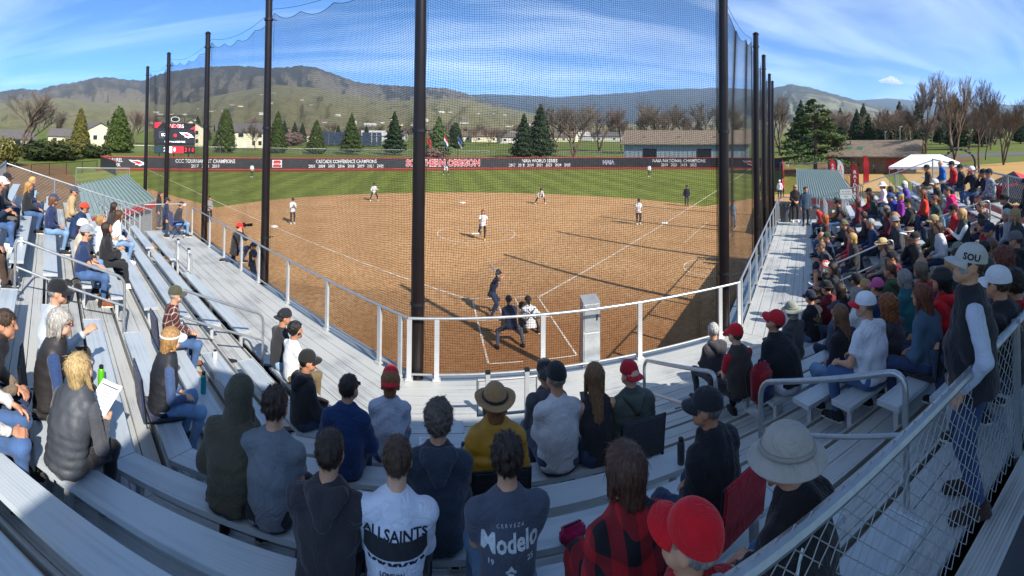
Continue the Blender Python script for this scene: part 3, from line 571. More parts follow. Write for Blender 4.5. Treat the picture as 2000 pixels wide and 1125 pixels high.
# ------------------------------------------------------------------ right side: canopies, feather flags, arch, bullpen
m_canvas = mat('white_canvas', '#e9e8e4', .8, var=.06, bump=.3, bs=3)
def canopy(px, py, D, wx, wy, h, hr, rz, mats, label, name='canopy_tent'):
    P = at_dist(px, py, D); ang = math.atan2(P[1]-CAM[1], P[0]-CAM[0])-math.pi/2+rz
    r = empty(name, (P[0], P[1], 0), ang, label, 'tent')
    a, b = wx/2, wy/2; C = [(-a, -b), (a, -b), (a, b), (-a, b)]
    for x, y in C: m = MB(); m.tube([(x, y, 0), (x, y, h)], .035, 8); m.build('leg', m_galv, r)
    ap = [(-a*.45, 0), (a*.45, 0)] if hr[1] else [(0, 0), (0, 0)]
    for i in range(4):
        (x0, y0), (x1, y1) = C[i], C[(i+1) % 4]
        q = [[ap[0], ap[1]], [ap[1], ap[1]], [ap[1], ap[0]], [ap[0], ap[0]]][i]
        m = MB(); top = [(q[0][0], q[0][1], h+hr[0]), (q[1][0], q[1][1], h+hr[0])]
        V = [(x0*1.02, y0*1.02, h), (x1*1.02, y1*1.02, h), top[1], top[0]]
        if q[0] == q[1]: m.add(V[:3], [(0, 1, 2)])
        else: m.add(V, [(0, 1, 2, 3)])
        m.build('roof_panel', mats[i % len(mats)], r)
        m = MB(); k = 10
        for j in range(k):
            t0, t1 = j/k, (j+1)/k; p0 = (x0+(x1-x0)*t0, y0+(y1-y0)*t0); p1 = (x0+(x1-x0)*t1, y0+(y1-y0)*t1); pm = ((p0[0]+p1[0])/2, (p0[1]+p1[1])/2)
            m.add([(p0[0]*1.021, p0[1]*1.021, h), (p1[0]*1.021, p1[1]*1.021, h), (p1[0]*1.021, p1[1]*1.021, h-.18), (pm[0]*1.021, pm[1]*1.021, h-.28), (p0[0]*1.021, p0[1]*1.021, h-.18)], [(0, 1, 2, 3, 4)])
        m.build('valance', mats[i % len(mats)], r)
    return r
canopy(1808, 312, 48, 6.4, 5.2, 3.0, (1.0, 1), -.1, [m_canvas], 'large white canopy tent on the tan lot behind the right stand')
m_dkcan = mat('black_canvas', '#1d1f2b', .75); m_rcan = mat('red_canvas', '#c93038', .75)
ct = canopy(1980, 330, 26, 4.2, 4.0, 3.05, (1.15, 0), -.35, [m_dkcan, m_rcan, m_dkcan, m_rcan], 'black and red pop-up canopy behind the back fence at the right edge')
text_obj('SOU', Matrix.Translation((-.55, -1.35, 3.62)) @ Matrix.Rotation(R_(30), 4, 'X'), .34, m_white, ct, 1.1); text_obj('Les', Matrix.Translation((.35, -1.32, 3.64)) @ Matrix.Rotation(R_(30), 4, 'X') @ Matrix.Rotation(.3, 4, 'Z'), .5, m_redprint, ct, 1.1)
m = MB(); m.box((.2, -1.9, 1.6), (2.2, .03, 2.2)); m.build('side_wall', m_rcan, ct)
def feather(px, py, D, h, col, txt, label):
    P = at_dist(px, py, D); ang = math.atan2(P[1]-CAM[1], P[0]-CAM[0])-math.pi/2
    r = empty('feather_flag', (P[0], P[1], 0), ang, label, 'flag', 'feather flags by the railing')
    m = MB(); m.tube([(-.3, 0, 0), (-.3, 0, h*.8), (-.22, 0, h*.95), (0, 0, h), (.2, 0, h*.97)], .018, 6); m.build('pole', m_black, r)
    V = []; n = 10
    for i in range(n+1):
        z = .5+(h-.52)*i/n; wd = .62*(1 if i < 7 else math.sqrt(max(0, 1-((i-7)/3.2)**2)))
        V += [(-.28, 0, z), (-.28+wd, .05*math.sin(i), z)]
    mesh_np('flag_cloth', V, [(2*i, 2*i+1, 2*i+3, 2*i+2) for i in range(n)], mat('feather_'+col[1:], col, .8), r)
    if txt:
        for i, ch in enumerate(txt): text_obj(ch, Matrix.Translation((.02, -.035, h*.80-i*h*.085)) @ Matrix.Rotation(R_(90), 4, 'X'), .36, m_white if col != '#dcdad6' else m_redprint, r, 1.1, .01)
    return r
feather(1626, 305, 50, 3.6, '#c22a30', 'RAIDERS', 'red feather flag furthest left above the black railing')
feather(1641, 312, 46, 3.7, '#dcdad6', 'SOU', 'white feather flag beside the red one above the black railing')
feather(1669, 330, 38, 4.0, '#8e1d26', 'RAIDERS', 'dark red feather flag with white letters nearest to the stands')
feather(1691, 300, 55, 3.6, '#c22a30', '', 'slim red feather flag in front of the brown building')
# black arch over the path
P = at_dist(1873, 302, 70); r = empty('entrance_arch', (P[0], P[1], 0), math.atan2(P[1]-CAM[1], P[0]-CAM[0])-math.pi/2, 'black arch gate with small white letters over the park path', 'arch')
m = MB(); m.tube([(2.3*math.cos(a), 0, 1.6+1.9*math.sin(a)) for a in np.linspace(0, math.pi, 17)], .16, 8); m.tube([(-2.3, 0, 0), (-2.3, 0, 1.62)], .16, 8); m.tube([(2.3, 0, 0), (2.3, 0, 1.62)], .16, 8); m.build('arch_frame', m_black, r)
for i, ch in enumerate('WELCOME'):
    a = math.pi*(.78-.093*i); text_obj(ch, Matrix.Translation((2.3*math.cos(a), -.18, 1.6+1.9*math.sin(a))) @ Matrix.Rotation(R_(90), 4, 'X') @ Matrix.Rotation(a-math.pi/2, 4, 'Z'), .42, m_white, r, .9)
sheet('path', [tuple(on_z(x, y, 0)[:2]) for x, y in ((1790, 303), (2020, 296), (2020, 302), (1850, 308), (1800, 309))], .02, m_asph)
# black railing beside the plaza and retaining wall
m_conc = mat('concrete', '#8f8c86', .9, var=.15, vs=2, bump=.3, bs=12)
rr = [on_z(1618, 318, 1.0), on_z(1685, 392, 1.0)]
r = empty('black_railing', tuple(rr[0]), 0, 'black picket railing on a low concrete wall beside the bullpen', 'railing')
a = Vector((0, 0, 0)); b = Vector(rr[1]-rr[0]); n = 34
for i in range(n+1): m = MB(); p = a+b*i/n; m.box((p.x, p.y, .55), (.035, .035, 1.1)); m.build('picket', m_black, r)
for z in (.12, 1.1): m = MB(); m.bar(a+Vector((0, 0, z)), b+Vector((0, 0, z)), .05, .05); m.build('rail', m_black, r)
m = MB(); m.bar(a+Vector((0, 0, -.5)), b+Vector((0, 0, -.5)), .25, 1.0); m.build('low_wall', m_conc, r)
# lamp posts / light poles in the park
for px_, D, h, lab in ((1729, 120, 6, 'thin park lamp post behind the brown building'), (1758, 90, 7, 'tall thin pole rising beside the white canopy')):
    P = at_dist(px_, 290, D); r = empty('lamp_post', (P[0], P[1], 0), 0, lab, 'lamp post'); m = MB(); m.tube([(0, 0, 0), (0, 0, h)], [.08, .05], 8); m.build('pole', m_galv, r); m = MB(); m.box((.3, 0, h), (.7, .2, .12)); m.build('lamp_head', m_galv, r)
# ------------------------------------------------------------------ trees
m_bark = mat('grey_brown_bark', '#6b5a4c', .95, var=.3, vs=3, bump=.6, bs=12)
m_twig = mat('bare_twigs', '#6f6459', .95, var=.25, vs=2)
m_twigr = mat('reddish_twigs', '#7d695f', .95, var=.25, vs=2)
def leafm(name, a, b): 
    return mat(name, a, .85, var=0, vs=1.6, col2=b, coord='Object', spec=.2)
m_cy = leafm('cypress_green', '#2c3d18', '#51602a'); m_fir = leafm('fir_green', '#1e3020', '#38492c'); m_ced = leafm('cedar_green', '#3a5030', '#647646'); m_olive = leafm('olive_shrub', '#4a4a20', '#6f6a34')
m_shrub = leafm('dark_shrub', '#26301a', '#414a28'); m_bloom = leafm('budding_shrub', '#6c5850', '#84706a')
def bare_geo(seed, h, spread=.55, levels=5, trunks=1, fine=1.):
    rnd = random.Random(seed); seg = []
    def grow(p, d, ln, r, lv):
        n = 3 if lv > 2 else 2; q = p
        for i in range(n):
            d2 = (d+Vector((rnd.uniform(-1, 1), rnd.uniform(-1, 1), rnd.uniform(-.3, .6)))*.16).normalized(); e = q+d2*ln/n
            seg.append((q[:], e[:], r*(1-.25*i/n), r*(1-.25*(i+1)/n))); q = e; d = d2
            if lv > 0 and (i > 0 or lv < levels-1):
                for _ in range(1 if lv > 2 else 2):
                    a = rnd.uniform(0, 6.28); s = spread*rnd.uniform(.6, 1.3); sd = Vector((math.cos(a)*s, math.sin(a)*s, rnd.uniform(.1, .5)))
                    grow(q, (d*.75+sd).normalized(), ln*rnd.uniform(.55, .78), r*rnd.uniform(.45, .6), lv-1)
        if lv > 0:
            for _ in range(2):
                a = rnd.uniform(0, 6.28); s = spread*rnd.uniform(.3, .8); grow(q, (d+Vector((math.cos(a)*s, math.sin(a)*s, .15))).normalized(), ln*rnd.uniform(.6, .8), r*.6, lv-1)
    for t in range(trunks):
        a = rnd.uniform(0, 6.28); tl = 0 if trunks == 1 else .3
        grow(Vector((0, 0, 0)), Vector((math.cos(a)*tl, math.sin(a)*tl, 1)).normalized(), h*.30, h*.017, levels)
    A = np.array([s[0] for s in seg]); B = np.array([s[1] for s in seg]); ra = np.array([s[2] for s in seg]); rb = np.array([s[3] for s in seg])
    k = h/max(B[:, 2].max(), .1); A *= k; B *= k
    rr = np.maximum((ra+rb)/2*k, h*.0009*fine); V, F = prisms(A, B, rr)
    big = np.repeat(rr > h*.0055, 3); return V, F, big
BARE = []
def mk(V, F, mt, nm):
    o = mesh_np(nm, V, F, mt); me = o.data; bpy.data.objects.remove(o); return me
for s, (sp, lv, tr) in enumerate([(.55, 5, 1), (.75, 4, 2), (.6, 5, 1), (.45, 4, 2), (.8, 4, 3)]):
    V, F, big = bare_geo(40+s, 10, sp, lv, tr)
    used = np.unique(F[big]); 
    def sub(sel):
        Fs = F[sel]; u, inv = np.unique(Fs, return_inverse=True); return V[u], inv.reshape(Fs.shape)
    BARE.append((mk(*sub(big), m_bark, 'trunk'), mk(*sub(~big), m_twig, 'crown')))
def place_ang(px, D): 
    P = at_dist(px, 300, D); return P
def zfor(px, y, D): d = ray(px, y); return CAM[2]+D*d[2]/math.hypot(d[0], d[1])
def tree_root(name, px, D, label, group): 
    P = at_dist(px, 300, D); z = 0 if D < 330 else _fh(P[0], P[1])-.5
    return empty(name, (P[0], P[1], z), random.uniform(0, 6.28), label, 'tree', group)
def bare(px, ytop, D, k, label, tw=None, sxy=1., group='bare deciduous trees'):
    r = tree_root('bare_tree', px, D, label, group); h = max(2, zfor(px, ytop, D)-r.location.z); s = h/10
    r.scale = (s*sxy, s*sxy, s); obj_me('trunk', BARE[k % 5][0], m_bark, r); obj_me('crown', BARE[k % 5][1], tw or m_twig, r); return r
def leaf_cloud(seed, fn, n, size, flat=.35):
    """n small leaf clumps (two crossed quads) at points drawn by fn(rng) -> position, outward normal"""
    rng = np.random.default_rng(seed); P, Nn = fn(rng, n); 
    up = rng.normal(size=(n, 3)); a = np.cross(Nn, up); a /= np.linalg.norm(a, axis=1, keepdims=True)+1e-9; b = np.cross(Nn+rng.normal(size=(n, 3))*.5, a); b /= np.linalg.norm(b, axis=1, keepdims=True)+1e-9
    s = (size*rng.uniform(.6, 1.3, n))[:, None]; V = np.stack([P-a*s*.5, P+b*s*.28, P+a*s*.5+b*s*.1, P-b*s*.28], 1).reshape(-1, 3)
    return V, np.arange(4*n).reshape(-1, 4)
def cone_fn(h, r, pw=.85, lump=.18, base=.03, tiers=0):
    def fn(rng, n):
        z = (1-np.sqrt(rng.uniform(0, 1, n)))*h*.98; t = z/h; a = rng.uniform(0, 2*np.pi, n)
        R = r*np.maximum(.02, (1-t))**pw*np.minimum(1, .55+t*6)
        R = R*(1+lump*np.sin(a*5+z*2.3/h*9)*np.sin(z/h*22+a*2)+lump*.6*np.sin(a*11+z*5))
        if tiers: R = R*(.72+.45*np.abs(np.sin(t*math.pi*tiers+np.sin(a*3)*.5)))
        R = R*np.sqrt(rng.uniform(.45, 1.06, n)); P = np.stack([R*np.cos(a), R*np.sin(a), z+base*h], 1)
        Nn = np.stack([np.cos(a), np.sin(a), np.full(n, .35)], 1)+rng.normal(size=(n, 3))*.45; return P, Nn
    return fn
def blob_fn(h, r, lob=.3):
    def fn(rng, n):
        d = rng.normal(size=(n, 3)); d /= np.linalg.norm(d, axis=1, keepdims=True); a = np.arctan2(d[:, 1], d[:, 0])
        R = rng.uniform(.5, 1.05, n)**.5*(1+lob*np.sin(a*4+d[:, 2]*5)*np.cos(d[:, 2]*6+a)); P = d*R[:, None]*[r, r, h/2]+[0, 0, h*.5]; return P, d+rng.normal(size=(n, 3))*.4
    return fn
CONI = [mk(*leaf_cloud(i, cone_fn(10, 2.6, .62 if i % 2 else .75, .16), 5200, .42), m_cy, 'crown') for i in range(3)]
FIRS = [mk(*leaf_cloud(10+i, cone_fn(10, 2.3, .95, .22, .06, 9), 4200, .45), m_fir, 'crown') for i in range(3)]
BUSH = [mk(*leaf_cloud(20+i, blob_fn(2, 1.2), 1500, .26), m_shrub, 'crown') for i in range(2)]
_m = MB(); _m.tube([(0, 0, 0), (.02, 0, 4), (0, .02, 9)], [.22, .13, .03], 7); _o = _m.build('trunk', m_bark); TRK = _o.data; bpy.data.objects.remove(_o)
def coni(px, ytop, D, label, meshes=None, m=None, sxy=1., group='conifers on the lawn', name='conifer'):
    meshes = meshes or CONI; r = tree_root(name, px, D, label, group); h = max(2, zfor(px, ytop, D)-r.location.z); s = h/10.3
    r.scale = (s*sxy, s*sxy, s); obj_me('trunk', TRK, m_bark, r); obj_me('crown', random.choice(meshes), m, r); return r
coni(157, 208, 105, 'olive-brown cone-shaped conifer left of the pair by the left fence', CONI, m_olive, 1.05)
coni(232, 204, 112, 'broad dense green conifer nearest to the left end of the outfield wall', CONI, m_cy, 1.3)
coni(440, 208, 120, 'tall green conifer right of the scoreboard', CONI, m_cy, 1.05)
coni(542, 214, 122, 'green conifer right behind the second thick net pole', CONI, m_cy, .95)
coni(618, 232, 122, 'small regular cone-shaped conifer on the lawn behind the left banner', CONI, m_cy, 1.2)
coni(686, 222, 122, 'olive conifer in front of the solar arrays', FIRS, m_cy, 1.3)
coni(770, 218, 122, 'dark loose conifer left of the thickest net pole', FIRS, m_fir, 1.25)
coni(857, 226, 115, 'dark conifer behind the striped flag', FIRS, m_ced, 1.45)
coni(889, 236, 170, 'small dark pyramid conifer near the flagpoles', CONI, m_fir, 1.4)
coni(1023, 222, 112, 'left one of the dark conifer pair in the middle of the lawn', FIRS, m_fir, 1.35)
coni(1055, 203, 114, 'taller right one of the dark conifer pair in the middle of the lawn', FIRS, m_fir, 1.3)
for ii, (px_, y, D) in enumerate(sorted(((575, 238, 200), (590, 240, 210), (660, 244, 230), (715, 244, 230), (555, 235, 220), (385, 226, 190), (400, 232, 200), (210, 235, 180), (1365, 232, 170)))):
    coni(px_, y, D, 'small dark fir among the houses beyond the lawn, '+nth(ii)+' from the left', FIRS, m_fir, 1.3, 'firs among the houses')
def bush(px, py, D, w, h, label, m=m_shrub, group='shrubs'):
    r = tree_root('shrub', px, D, label, group); r['category'] = 'shrub'; r.scale = (w/2.4, w/2.4, h/2); obj_me('crown', random.choice(BUSH), m, r); o = obj_me('stem', TRK, m_bark, r); o.scale = (.3, .3, .12)
for px_, D, w_, h_, m_, lab in ((90, 84, 9, 3.4, m_shrub, 'wide dark shrub at the fence left of the olive conifer'), (125, 88, 7, 3.6, m_olive, 'olive shrub against the foot of the olive conifer'), (5, 70, 5, 4.2, m_olive, 'olive shrub at the left edge of the picture'), (60, 92, 7, 2.8, m_shrub, 'dark shrub under the big bare tree'), (185, 92, 6, 2.6, m_shrub, 'dark low shrub between the left conifers'), (845, 108, 6, 2.2, m_bloom, 'brown twiggy shrub under the flagpoles'), (560, 175, 9, 4.2, m_bloom, 'reddish budding shrub beyond the lawn'), (575, 180, 7, 4.8, m_bloom, 'second reddish budding shrub beside the first')):
    bush(px_, 300, D, w_, h_, lab, m_)
# bare trees
bare(48, 175, 88, 1, 'big bare tree with dense brown twigs at the far left', m_twig, 1.25)
for i, (px_, y, D, m_, lab) in enumerate([(110, 215, 150, m_twig, 'slim bare tree between the big bare tree and the olive conifer'), (262, 212, 160, m_twigr, 'bare tree between broad conifer and scoreboard'), (300, 220, 170, m_twigr, 'bare tree right behind the third net pole'), (500, 240, 135, m_twig, 'small bare tree before the cream apartment house'), (1120, 195, 118, m_twig, 'wide bare tree right of the dark conifer pair'), (1090, 200, 140, m_twig, 'bare tree close behind the dark conifer pair'), (1170, 205, 150, m_twigr, 'bare tree left of the metal shed'), (1215, 212, 150, m_twigr, 'bare tree above the left end of the metal shed'), (1255, 205, 140, m_twigr, 'round bare tree above the metal shed roof'), (1300, 195, 135, m_twig, 'pale upright bare tree behind the metal shed'), (1345, 215, 150, m_twigr, 'low bare tree behind the metal shed ridge'), (1385, 196, 130, m_twig, 'bare tree left of the right thick net pole'), (1440, 205, 130, m_twig, 'bare tree behind the right net poles'), (1525, 185, 125, m_twig, 'pale bare tree left of the big cedar'), (955, 245, 200, m_twigr, 'small bare tree in front of the far white houses'), (1030, 235, 190, m_twig, 'thin bare tree beyond the dark conifer pair'), (930, 248, 210, m_twig, 'tiny bare tree near the far houses, left'), (805, 240, 200, m_twigr, 'bare tree half hidden by the thickest pole'), (485, 225, 200, m_twigr, 'bare tree behind the cream apartment house')]):
    bare(px_, y, D, i, lab, m_, 1.15)
for i, (px_, y, D, lab) in enumerate([(1803, 133, 78, 'tall bare tree rising above the white canopy'), (1862, 148, 80, 'tall bare tree with twin crown right of the tallest one'), (1912, 150, 72, 'wide spreading bare tree above the red and black canopy'), (1960, 185, 85, 'bare tree near the right edge of the picture'), (1925, 200, 100, 'smaller bare tree behind the spreading one')]):
    bare(px_, y, D, [0, 3, 2, 4, 0][i], lab, m_twig, .85, 'tall bare trees on the right lawn')
# big cedar with layered branches
def cedar():
    P = at_dist(1592, 291, 74); r = empty('cedar_tree', (P[0], P[1], 0), 0, 'large dark cedar with layered drooping branches right of the net poles', 'tree'); H = zfor(1592, 194, 74)
    m = MB(); m.tube([(0, 0, 0), (.1, 0, H*.4), (0, .1, H*.96)], [.32, .22, .04], 9); m.build('trunk', m_bark, r)
    rng = np.random.default_rng(5); P_ = []; q = MB()
    for i in range(58):
        t = .18+.80*i/57; L_ = (1-t)**.75*H*.62*rng.uniform(.75, 1.15)+.4; a = rng.uniform(0, 6.28); z = t*H
        n = int(60+L_*55)
        s = np.sqrt(rng.uniform(0.02, 1, n)); lat = rng.normal(size=n)*.16*L_*(.3+s); x = s*L_
        P_.append(np.stack([x*np.cos(a)-lat*np.sin(a), x*np.sin(a)+lat*np.cos(a), z+.10*x-.030*x*x+rng.normal(size=n)*.10], 1))
        q.tube([(0, 0, z), (L_*.9*math.cos(a), L_*.9*math.sin(a), z+.05*L_)], [.07, .02], 5)
    q.build('limbs', m_bark, r); P_ = np.concatenate(P_)
    def fn(rng, n): return P_, np.array([0, 0, 1.])+rng.normal(size=P_.shape)*.35
    V, F = leaf_cloud(3, lambda g, n: fn(g, n), len(P_), .42); mesh_np('crown', V, F, m_ced, r)
cedar()
nf = nb_ = 0
# dark wood beyond the right lawn: single trees
for i in range(46):
    px_ = 1560+i*9.8+random.uniform(-6, 6); D = random.uniform(135, 260)
    if i % 4 == 0 or i in (13, 14, 18): nf += 1; coni(px_, random.uniform(190, 222), D, 'dark fir beyond the right-hand lawn, '+nth(nf-1)+' fir from the left', FIRS, m_fir, 1.25, 'firs beyond the right lawn', 'fir_tree')
    else: nb_ += 1; bare(px_, random.uniform(205, 235), D, i, 'bare brown tree beyond the right-hand lawn, '+nth(nb_-1)+' from the left', [m_twig, m_twigr][i % 2], 1.3, 'bare trees beyond the right lawn')
for i in range(30):
    px_ = 560+i*29+random.uniform(-10, 10); D = random.uniform(230, 420); bare(px_, random.uniform(238, 256), D, i, 'bare brown tree in the belt far beyond the park, '+nth(i)+' from the left', [m_twig, m_twigr][i % 2], 1.6, 'far belt of bare trees')
# small cumulus cloud over the right-hand hills (built of many puffs joined into one mass)
# ------------------------------------------------------------------ grandstand: centre and two wings at 45 degrees
ZD, RISE, TREAD, V0, SEATH = 2.14, .21, .61, 1.93, .45
CX0, CX1, CY0 = -3.33, 3.37, -8.73
NROW = 9; UL, UR = 11.3, 12.0; MT = math.tan(R_(22.5))
SEC = {'L': (np.array([CX0, CY0]), np.array([-S2, S2]), np.array([-S2, -S2])),
       'C': (np.array([0., CY0]), np.array([1., 0]), np.array([0, -1.])),
       'R': (np.array([CX1, CY0]), np.array([S2, S2]), np.array([S2, -S2]))}
def sp(s, u, v, z): O, U, V = SEC[s]; p = O+U*u+V*v; return (p[0], p[1], z)
def zrow(r): return ZD+RISE*r
def vrow(r): return V0+TREAD*r
def ulim(s, v): return {'L': (-MT*v, UL), 'C': (CX0-MT*v, CX1+MT*v), 'R': (-MT*v, UR)}[s]
m_alu = bpy.data.materials.new('brushed_aluminium_deck'); m_alu.use_nodes = True
def alu(m, c, c2, rough, metal, stretch, scuff, rib=.3):
    nt, N, L, P = nodes(m); P.inputs['Metallic'].default_value = metal
    t = N.new('ShaderNodeTexCoord'); mp = N.new('ShaderNodeMapping'); mp.inputs['Scale'].default_value = stretch; L.new(t.outputs['Object'], mp.inputs[0])
    n = N.new('ShaderNodeTexNoise'); n.inputs['Scale'].default_value = 2; n.inputs['Detail'].default_value = 4; n.inputs['Roughness'].default_value = .55; L.new(mp.outputs[0], n.inputs[0])
    n2 = N.new('ShaderNodeTexNoise'); n2.inputs['Scale'].default_value = 1.1; n2.inputs['Detail'].default_value = 6; n2.inputs['Roughness'].default_value = .62; L.new(t.outputs['Object'], n2.inputs[0])
    ad = N.new('ShaderNodeMath'); ad.operation = 'ADD'; L.new(n.outputs[0], ad.inputs[0]); L.new(n2.outputs[0], ad.inputs[1])
    r = ramp(N, .78, lin(c), 1.22, lin(c2)); L.new(ad.outputs[0], r.inputs[0]); L.new(r.outputs[0], P.inputs['Base Color'])
    r3 = N.new('ShaderNodeMapRange'); r3.inputs[1].default_value = .3; r3.inputs[2].default_value = .7; r3.inputs[3].default_value = rough-.08; r3.inputs[4].default_value = rough+scuff; L.new(n2.outputs[0], r3.inputs[0]); L.new(r3.outputs[0], P.inputs['Roughness'])
    wv_ = N.new('ShaderNodeTexWave'); wv_.wave_type = 'BANDS'; wv_.bands_direction = 'Y'; wv_.inputs['Scale'].default_value = 12; L.new(t.outputs['Object'], wv_.inputs[0])
    b = N.new('ShaderNodeBump'); b.inputs['Strength'].default_value = rib; b.inputs['Distance'].default_value = .005; L.new(wv_.outputs[0], b.inputs['Height']); L.new(b.outputs[0], P.inputs['Normal'])
alu(m_alu, '#a2a4a2', '#c4c5c1', .45, .25, (.25, 16, 1), .2)
m_seat = bpy.data.materials.new('anodised_seat_plank'); m_seat.use_nodes = True; alu(m_seat, '#a9b2b8', '#bcc4c8', .38, .2, (.2, 10, 1), .14, .10)
m_ledge = mat('blue_grey_ledge', '#7f92a0', .4, .3, var=.12, vs=1.5, bump=.1, bs=3)
m_rail = mat('aluminium_rail', '#b4b8ba', .35, .7, var=.08, vs=14)
m_post = mat('white_aluminium_post', '#c9ccce', .4, .4, var=.06)
m_dark = mat('dark_steel', '#23252a', .5, .4, var=.2)
stands = {}
for s, lab in (('L', 'left wing of the aluminium grandstand along the third-base side'), ('C', 'middle block of the aluminium grandstand behind home plate'), ('R', 'crowded right wing of the aluminium grandstand along the first-base side')):
    O = SEC[s][0]; ang = math.atan2(SEC[s][1][1], SEC[s][1][0]); stands[s] = empty('grandstand', (O[0], O[1], 0), ang, lab, 'grandstand', 'grandstand sections')
# inside a stand: local x = u, local y = -v for C; wings are mirrored, handled by lv()
def lv(s, v): return -v if s != 'L' else v
def plank(s, name, m, v0, v1, z0, z1, lo=None, hi=None):
    pts = []
    l0, h0 = ulim(s, v0); l1, h1 = ulim(s, v1)
    a0, a1 = (l0, l1) if lo is None else (lo, lo); b0, b1 = (h0, h1) if hi is None else (hi, hi)
    e = .004
    P = [(a0+e, v0), (b0-e, v0), (b1-e, v1), (a1+e, v1)]
    q = MB(); q.prism([(u, lv(s, v)) for u, v in P], z0, z1); return q.build(name, m, stands[s])
AIS = {'L': (.85, 2.33), 'C': (-.62, .88), 'R': (.75, 2.25)}
brk = {}
_q = MB(); _q.box((0, 0, SEATH/2-.02), (.05, .06, SEATH-.045)); _q.box((0, 0, SEATH-.055), (.06, .23, .02)); _q.box((0, 0, .008), (.1, .14, .016)); _o = _q.build('seat_bracket', m_post); BRK = _o.data; bpy.data.objects.remove(_o)
for s in 'LCR':
    nb = 7
    for i in range(nb): plank(s, 'walkway_plank', m_alu, .01+i*.262, .01+i*.262+.250, ZD-.04, ZD)
    for r in range(NROW):
        v, z = vrow(r), zrow(r)
        if r > 0:
            plank(s, 'foot_plank', m_alu, v-.355, v-.20, z-.04, z); plank(s, 'foot_plank', m_alu, v-.190, v-.003, z-.04, z); plank(s, 'foot_plank', m_alu, v+.004, v+.19, z-.04, z)
            plank(s, 'riser_panel', m_alu, v-.425, v-.405, z-RISE-.05, z-.002)
        a, b = AIS[s]
        zs = z+SEATH
        parts = [(None, a), (b, None)]
        if s == 'C' and r == 0: parts = [(None, -2.5), (1.5, None)]
        if s == 'C' and r == 1: parts = [(None, -2.5), (-1.15, a), (b, None)]
        if s == 'L' and r < 2: parts = [(-MT*v if False else None, a), (b, 6.2 if r == 0 else 7.4), ((8.2, None) if r else (7.6, None))]
        for lo, hi in parts:
            plank(s, 'seat_plank', m_seat, v, v+.255, zs-.045, zs, lo, hi)
            for e_, sg_ in ((lo, -1), (hi, 1)):
                if e_ is not None: q = MB(); q.box((e_+sg_*.004, lv(s, v+.1275), zs-.024), (.012, .262, .056)); q.build('end_cap', m_post, stands[s])
            l = (ulim(s, v)[0] if lo is None else lo)+.15; h = (ulim(s, v)[1] if hi is None else hi)-.15
            n = max(1, round((h-l)/1.6))
            for i in range(n+1):
                o = link('seat_bracket', BRK, stands[s]); o.location = (l+(h-l)*i/n, lv(s, v+.128), z)
    if False:
        plank(s, 'landing_plank', m_alu, 6.12, 6.33, zrow(9)-.04, zrow(9), -.7, .8); plank(s, 'landing_plank', m_alu, 6.34, 6.56, zrow(9)-.04, zrow(9), -.7, .8); plank(s, 'landing_riser', m_alu, 6.095, 6.115, zrow(8), zrow(9)-.002, -.7, .8)
    # back deck and under-structure
    vb = vrow(NROW-1)
    plank(s, 'foot_plank', m_alu, vb+.30, vb+.52, zrow(NROW-1)-.04, zrow(NROW-1)+.0)
    l_, h_ = ulim(s, vb+.53); q = MB(); q.add([(l_, lv(s, vb+.53), 0), (h_, lv(s, vb+.53), 0), (h_, lv(s, vb+.53), zrow(NROW-1)-.02), (l_, lv(s, vb+.53), zrow(NROW-1)-.02)], [(0, 1, 2, 3)]); q.build('back_skirt', m_dark, stands[s])
    # front ledge and fascia
    q = MB(); l0, h0 = ulim(s, -.02); l1, h1 = ulim(s, -.46)
    if s == 'L': l0, l1 = MT*.02, MT*.46
    if s == 'R': l0, l1 = MT*.02, MT*.46
    if s == 'C': (l0, h0), (l1, h1) = (CX0+MT*.02, CX1-MT*.02), (CX0+MT*.46, CX1-MT*.46)
    q.add([(l0, lv(s, -.02), ZD-.03), (h0, lv(s, -.02), ZD-.03), (h1, lv(s, -.46), ZD-.14), (l1, lv(s, -.46), ZD-.14), (l0, lv(s, -.02), ZD-.05), (h0, lv(s, -.02), ZD-.05), (h1, lv(s, -.46), ZD-.16), (l1, lv(s, -.46), ZD-.16)], [(0, 1, 2, 3), (4, 5, 6, 7), (0, 1, 5, 4), (1, 2, 6, 5), (2, 3, 7, 6), (3, 0, 4, 7)]); q.build('front_ledge', m_ledge, stands[s])
    q = MB(); q.add([(l1, lv(s, -.455), 0), (h1, lv(s, -.455), 0), (h1, lv(s, -.455), ZD-.15), (l1, lv(s, -.455), ZD-.15)], [(0, 1, 2, 3)]); q.build('front_fascia', m_ledge, stands[s])
    for i in range(6):
        l, h = ulim(s, 3.5); u = l+(h-l)*(i+.5)/6
        for v in (.6, 3.2, 6.2):
            q = MB(); r = max(0, (v-V0)/TREAD); q.box((u, lv(s, v), (ZD+RISE*r)/2-.1), (.12, .12, ZD+RISE*r-.15)); q.build('column', m_dark, stands[s])
        q = MB(); q.bar((u, lv(s, .1), ZD-.12), (u, lv(s, V0), ZD-.12), .1, .14); q.bar((u, lv(s, V0-.4), ZD-.14), (u, lv(s, vb), zrow(NROW-1)-.2), .1, .14); q.build('stringer', m_dark, stands[s])
